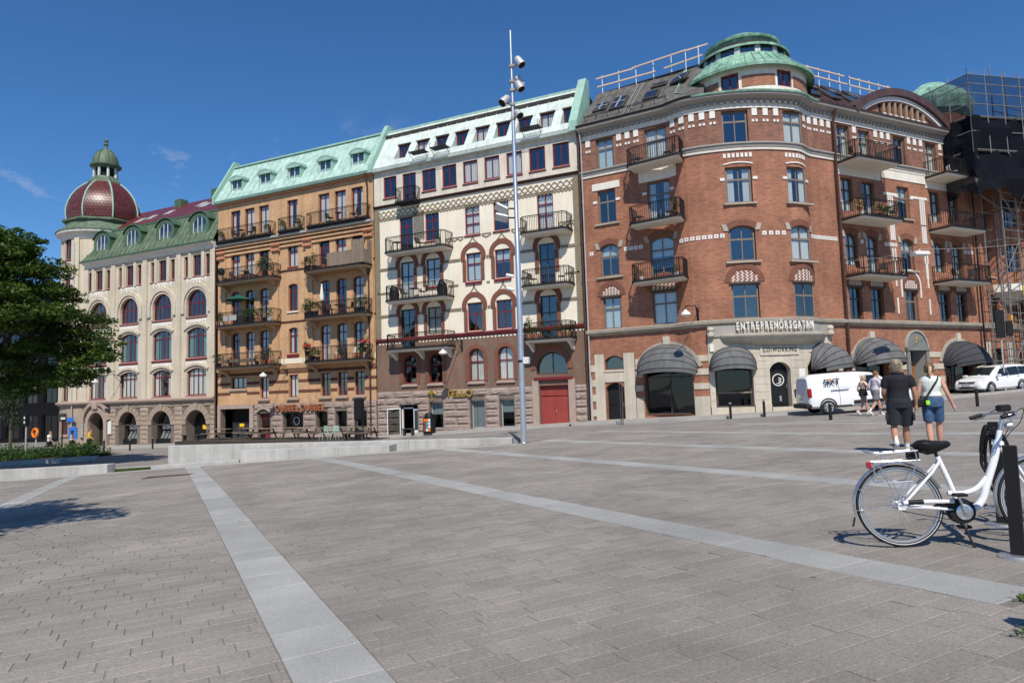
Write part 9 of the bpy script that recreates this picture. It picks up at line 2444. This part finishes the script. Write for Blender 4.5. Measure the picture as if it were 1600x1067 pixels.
# fourth floor
gr = empty('kettle_grill', BA(-44.15, 0.75, z4)); tag(gr, 'black kettle grill at the left end of the fourth floor balcony', 'grill'); mb = MB(); mb.lathe([(0, 0.62), (0.2, 0.66), (0.29, 0.85), (0.3, 0.9), (0.26, 1.1), (0.12, 1.22), (0, 1.24)], 18, M=Matrix.Translation(BA(-44.15, 0.75, z4))); mb.obj('kettle', K['black'], gr, smooth=True)
for k in range(3): mb = MB(); a = 2*PI*k/3; mb.tube([BA(-44.15+0.12*math.cos(a), 0.75+0.12*math.sin(a), z4+0.7), BA(-44.15+0.3*math.cos(a), 0.75+0.3*math.sin(a), z4)], 0.014, 6); mb.obj('leg', K['iron'], gr)
for i, (x, a) in enumerate(((-43.0, 1.2), (-42.0, -1.4), (-41.2, 1.5))): chair(BA(x, 0.6, z4), a, 'd', ['dark chair nearest the kettle grill', 'dark chair in the middle of the fourth floor left balcony', 'dark chair near the tall plants on the fourth floor left balcony'][i])
rtable(BA(-41.6, 0.75, z4), 'white', 'round white table on the fourth floor left balcony')
plant(BA(-39.9, 0.75, z4), 2, 't', 'tall plant in terracotta pot on the fourth floor left balcony', 1.3); plant(BA(-39.3, 0.7, z4), 2, 'k', 'tallest dark plant at the right end of the fourth floor left balcony', 1.5); plant(BA(-38.8, 0.85, z4), 3, 't', 'bushy plant in the right corner of the fourth floor left balcony', 1.2)
plant(BA(-35.1, 0.8, z4), 3, 'k', 'bushy plant in the left corner of the fourth floor right balcony', 1.3); plant(BA(-34.5, 0.85, z4), 2, 'k', 'leafy plant beside the corner plant on the fourth floor right balcony', 1.1); plant(BA(-33.6, 0.8, z4), 1, 't', 'plant left of the timber screen on the fourth floor right balcony', 1.0); rtable(BA(-33.1, 0.7, z4), 'white', 'white table behind the timber screen end')
# third floor
pr = empty('parasol', BA(-42.2, 0.6, z3)); tag(pr, 'open dark green parasol on the third floor left balcony', 'parasol'); mb = MB(); mb.lathe([(0.0, 2.35), (0.25, 2.3), (1.05, 2.0), (1.07, 1.92), (1.02, 1.98), (0.2, 2.26)], 8, M=Matrix.Translation(BA(-42.2, 0.75, z3))); mb.obj('canopy', mat('bottle_green_cloth', (0.02, 0.085, 0.062), 0.85, 0.1, 3), pr); mb = MB(); mb.tube([BA(-42.2, 0.75, z3), BA(-42.2, 0.75, z3+2.35)], 0.02, 8); mb.obj('pole', K['greywood'], pr)
tb_ = empty('covered_table', BA(-43.0, 0.7, z3)); tag(tb_, 'table with white cloth on the third floor left balcony', 'table'); mb = MB(); mb.box(-43.6, -42.2, 39.0, 39.7, z3+0.72, z3+0.75); mb.obj('table_top', K['greywood'], tb_); mb = MB(); mb.box(-43.62, -42.18, 38.97, 38.985, z3+0.35, z3+0.765); mb.box(-43.62, -42.18, 38.97, 39.72, z3+0.752, z3+0.77); mb.obj('tablecloth', K['white'], tb_)
for sx in (-43.5, -42.3): mb = MB(); mb.tube([(sx, 39.35, z3), (sx, 39.35, z3+0.72)], 0.025, 6); mb.obj('leg', K['iron'], tb_)
for i, (x, k, pt, s) in enumerate(((-44.4, 1, 't', 1.2), (-44.0, 0, 'w', 1.0), (-41.4, 3, 'k', 1.3), (-40.8, 3, 'k', 1.4), (-40.2, 1, 't', 1.2), (-39.5, 2, 'k', 1.2), (-38.9, 1, 'w', 1.1))): plant(BA(x, 0.8, z3), k, pt, ['leftmost plant on the third floor left balcony', 'small plant in white pot left of the white cloth', 'bush directly right of the green parasol pole', 'largest bush on the third floor left balcony', 'bush right of the largest one on the third floor left balcony', 'tall plant near the right end of the third floor left balcony', 'plant in white pot at the right end of the third floor left balcony'][i], s)
cp = empty('parasol', BA(-33.9, 0.7, z3)); tag(cp, 'closed cream parasol on the third floor right balcony', 'parasol'); mb = MB(); mb.lathe([(0.02, 1.15), (0.14, 1.2), (0.17, 1.45), (0.1, 1.9), (0.06, 2.3), (0.09, 2.34), (0, 2.45)], 10, M=Matrix.Translation(BA(-33.9, 0.7, z3))); mb.obj('canopy', K['plaster'], cp, smooth=True); mb = MB(); mb.tube([BA(-33.9, 0.7, z3), BA(-33.9, 0.7, z3+1.3)], 0.02, 8); mb.obj('pole', K['greywood'], cp)
for i, (x, k, pt, s) in enumerate(((-35.2, 3, 'k', 1.2), (-34.9, 1, 'k', 1.5), (-34.4, 3, 'k', 1.4), (-30.6, 3, 'k', 1.3), (-30.1, 1, 'k', 1.3))): plant(BA(x, 0.85, z3), k, pt, ['leftmost dark plant on the third floor right balcony', 'bright bushy plant next to the leftmost one on the third floor right balcony', 'bushy plant left of the closed parasol', 'bush near the right end of the third floor right balcony', 'last bush at the right end of the third floor right balcony'][i], s)
rtable(BA(-32.3, 0.7, z3), 'darkwood', 'dark table on the third floor right balcony'); chair(BA(-33.0, 0.65, z3), 1.4, 'd', 'dark chair left of the table on the third floor right balcony'); chair(BA(-31.5, 0.65, z3), -1.4, 'd', 'dark chair right of the table on the third floor right balcony')
# second floor
for i, (x, k, pt, s, rd) in enumerate(((-44.3, 3, 'k', 1.1, False), (-43.0, 0, 'k', 1.0, False), (-40.2, 0, 'k', 1.0, False), (-39.6, 1, 't', 1.1, False), (-38.9, 2, 't', 1.1, False), (-35.2, 1, 'k', 1.1, True), (-34.7, 3, 'k', 1.3, False), (-34.2, 3, 'k', 1.1, False), (-32.2, 1, 't', 1.0, False), (-30.4, 3, 't', 1.3, False), (-30.0, 1, 'k', 1.15, True))):
    plant(BA(x, 0.85, z2+(0.45 if rd else 0)), k, pt, ['leftmost plant on the second floor left balcony', 'small plant on the second floor left balcony by its first window', 'small plant beside the timber planter', 'plant left of the last door on the second floor left balcony', 'plant at the right end of the second floor left balcony', 'red geraniums at the left end of the second floor right balcony', 'dark bush below the left red geraniums', 'bush between the left geraniums and the first door', 'plant between the two white draped chairs', 'bush below the right red geraniums', 'red geraniums at the right end of the second floor right balcony'][i], s, rd)
mb = MB(); mb.bbox(-43.6, -40.4, 38.98, 39.25, z2+0.3, z2+0.55, 0.02); o_ = mb.obj('planter_box', K['greywood']); tag(o_, 'long timber planter on the second floor left balcony', 'planter')
chair(BA(-33.0, 0.7, z2), -0.6, 'w', 'white draped chair left of the middle plant on the second floor right balcony'); chair(BA(-31.3, 0.7, z2), -0.5, 'w', 'white draped chair right of the middle plant on the second floor right balcony')
# cream house
rtable(BA(-27.2, 0.6, 11.88), 'darkwood', 'small dark table on the fourth floor left balcony of the cream house', 0.3); chair(BA(-25.3, 0.6, 11.88), 1.2, 'd', 'dark chair on the fourth floor left balcony of the cream house'); plant(BA(-23.8, 0.7, 11.88), 0, 'g', 'low plant at the right end of the cream house fourth floor balcony')
for i, (x, a) in enumerate(((-26.6, 1.4), (-25.2, -1.4))): chair(BA(x, 0.6, 8.48), a, 'd', ['left dark chair on the third floor left balcony of the cream house', 'right dark chair on the third floor left balcony of the cream house'][i])
rtable(BA(-25.9, 0.6, 8.48), 'darkwood', 'dark table between the chairs on the cream house third floor balcony'); 
for i, x in enumerate((-27.5, -23.6)):
    mb = MB(); mb.loft([[(x+rr*math.cos(a)*k_, 39.35+0.3*math.sin(a), 8.5+zz) for a in [2*PI*j/10 for j in range(10)]] for rr, zz, k_ in ((0.34, 0, 1), (0.38, 0.4, 1.05), (0.3, 0.8, 0.95), (0.12, 1.0, 1))]); o_ = mb.obj('covered_furniture', K['black'], None, smooth=True); tag(o_, ['black covered furniture at the left end of the cream house third floor balcony', 'black covered furniture at the right end of the cream house third floor balcony'][i], 'furniture cover')
for i, (x, a) in enumerate(((-16.9, 1.2), (-15.0, -1.2))): chair(BA(x, 0.6, 8.48), a, 'd', ['left dark chair on the third floor right balcony of the cream house', 'right dark chair on the third floor right balcony of the cream house'][i])
for i, (x, k, s) in enumerate(((-17.3, 2, 1.2), (-16.8, 3, 1.1), (-15.2, 0, 1.1), (-14.7, 1, 1.0))): plant(BA(x, 0.75, 5.1), k, 't', ['tall plant at the left end of the cream house second floor right balcony', 'bush next to the tall plant on the cream house second floor right balcony', 'small plant right of the door on the cream house second floor balcony', 'plant at the right end of the cream house second floor right balcony'][i], s)
# red brick house
def DB(s, d, z): return FD.pt(s, d, z)
for i, (s, d, z, k, pt, sc) in enumerate(((3.9, 0.7, 8.0, 0, 'w', 0.9), (6.0, 0.7, 8.0, 0, 'w', 0.9), (17.2, 0.9, 11.4, 1, 'w', 1.1), (18.6, 0.9, 11.4, 3, 'k', 1.1), (19.2, 0.9, 11.4, 3, 'k', 1.0), (19.9, 0.9, 11.4, 1, 't', 1.1), (6.1, 0.7, 11.4, 2, 'k', 1.0))):
    plant(DB(s, d, z), k, pt, ['small plant in white pot at the left of the red house third floor left balcony', 'small plant in white pot at the right of the red house third floor left balcony', 'plant in tall white pot on the red house right wing fourth floor balcony', 'bush in the middle of the right wing fourth floor balcony', 'bush next to the middle one on the right wing fourth floor balcony', 'plant at the right end of the right wing fourth floor balcony', 'tall dark plant at the right of the red house fourth floor left balcony'][i], sc)
for i, (s, z, a) in enumerate(((3.9, 11.4, 1.2), (5.7, 11.4, -1.3), (4.0, 14.88, 1.2), (5.8, 14.88, -1.2), (17.4, 14.88, 1.2), (19.3, 14.88, -1.2), (26.8, 14.88, 1.0), (27.8, 14.88, -1.0), (17.3, 8.0, 1.2), (18.9, 8.0, -1.2), (26.4, 8.0, 1.2), (27.7, 8.0, -1.2), (26.6, 11.4, 1.1))):
    chair(DB(s, 0.65, z), FD.ang(s)+a, 'w' if i in (6, 7) else 'd', ['left chair on the red house fourth floor left balcony', 'right chair on the red house fourth floor left balcony', 'left chair on the red house top left balcony', 'right chair on the red house top left balcony', 'left chair on the top balcony below the curved gable', 'right chair on the top balcony below the curved gable', 'left white chair on the top balcony by the scaffolding', 'right white chair on the top balcony by the scaffolding', 'left chair on the third floor balcony by the brown downpipe', 'right chair on the third floor balcony by the brown downpipe', 'left chair on the third floor balcony by the scaffolding', 'right chair on the third floor balcony by the scaffolding', 'chair on the fourth floor balcony by the scaffolding'][i])
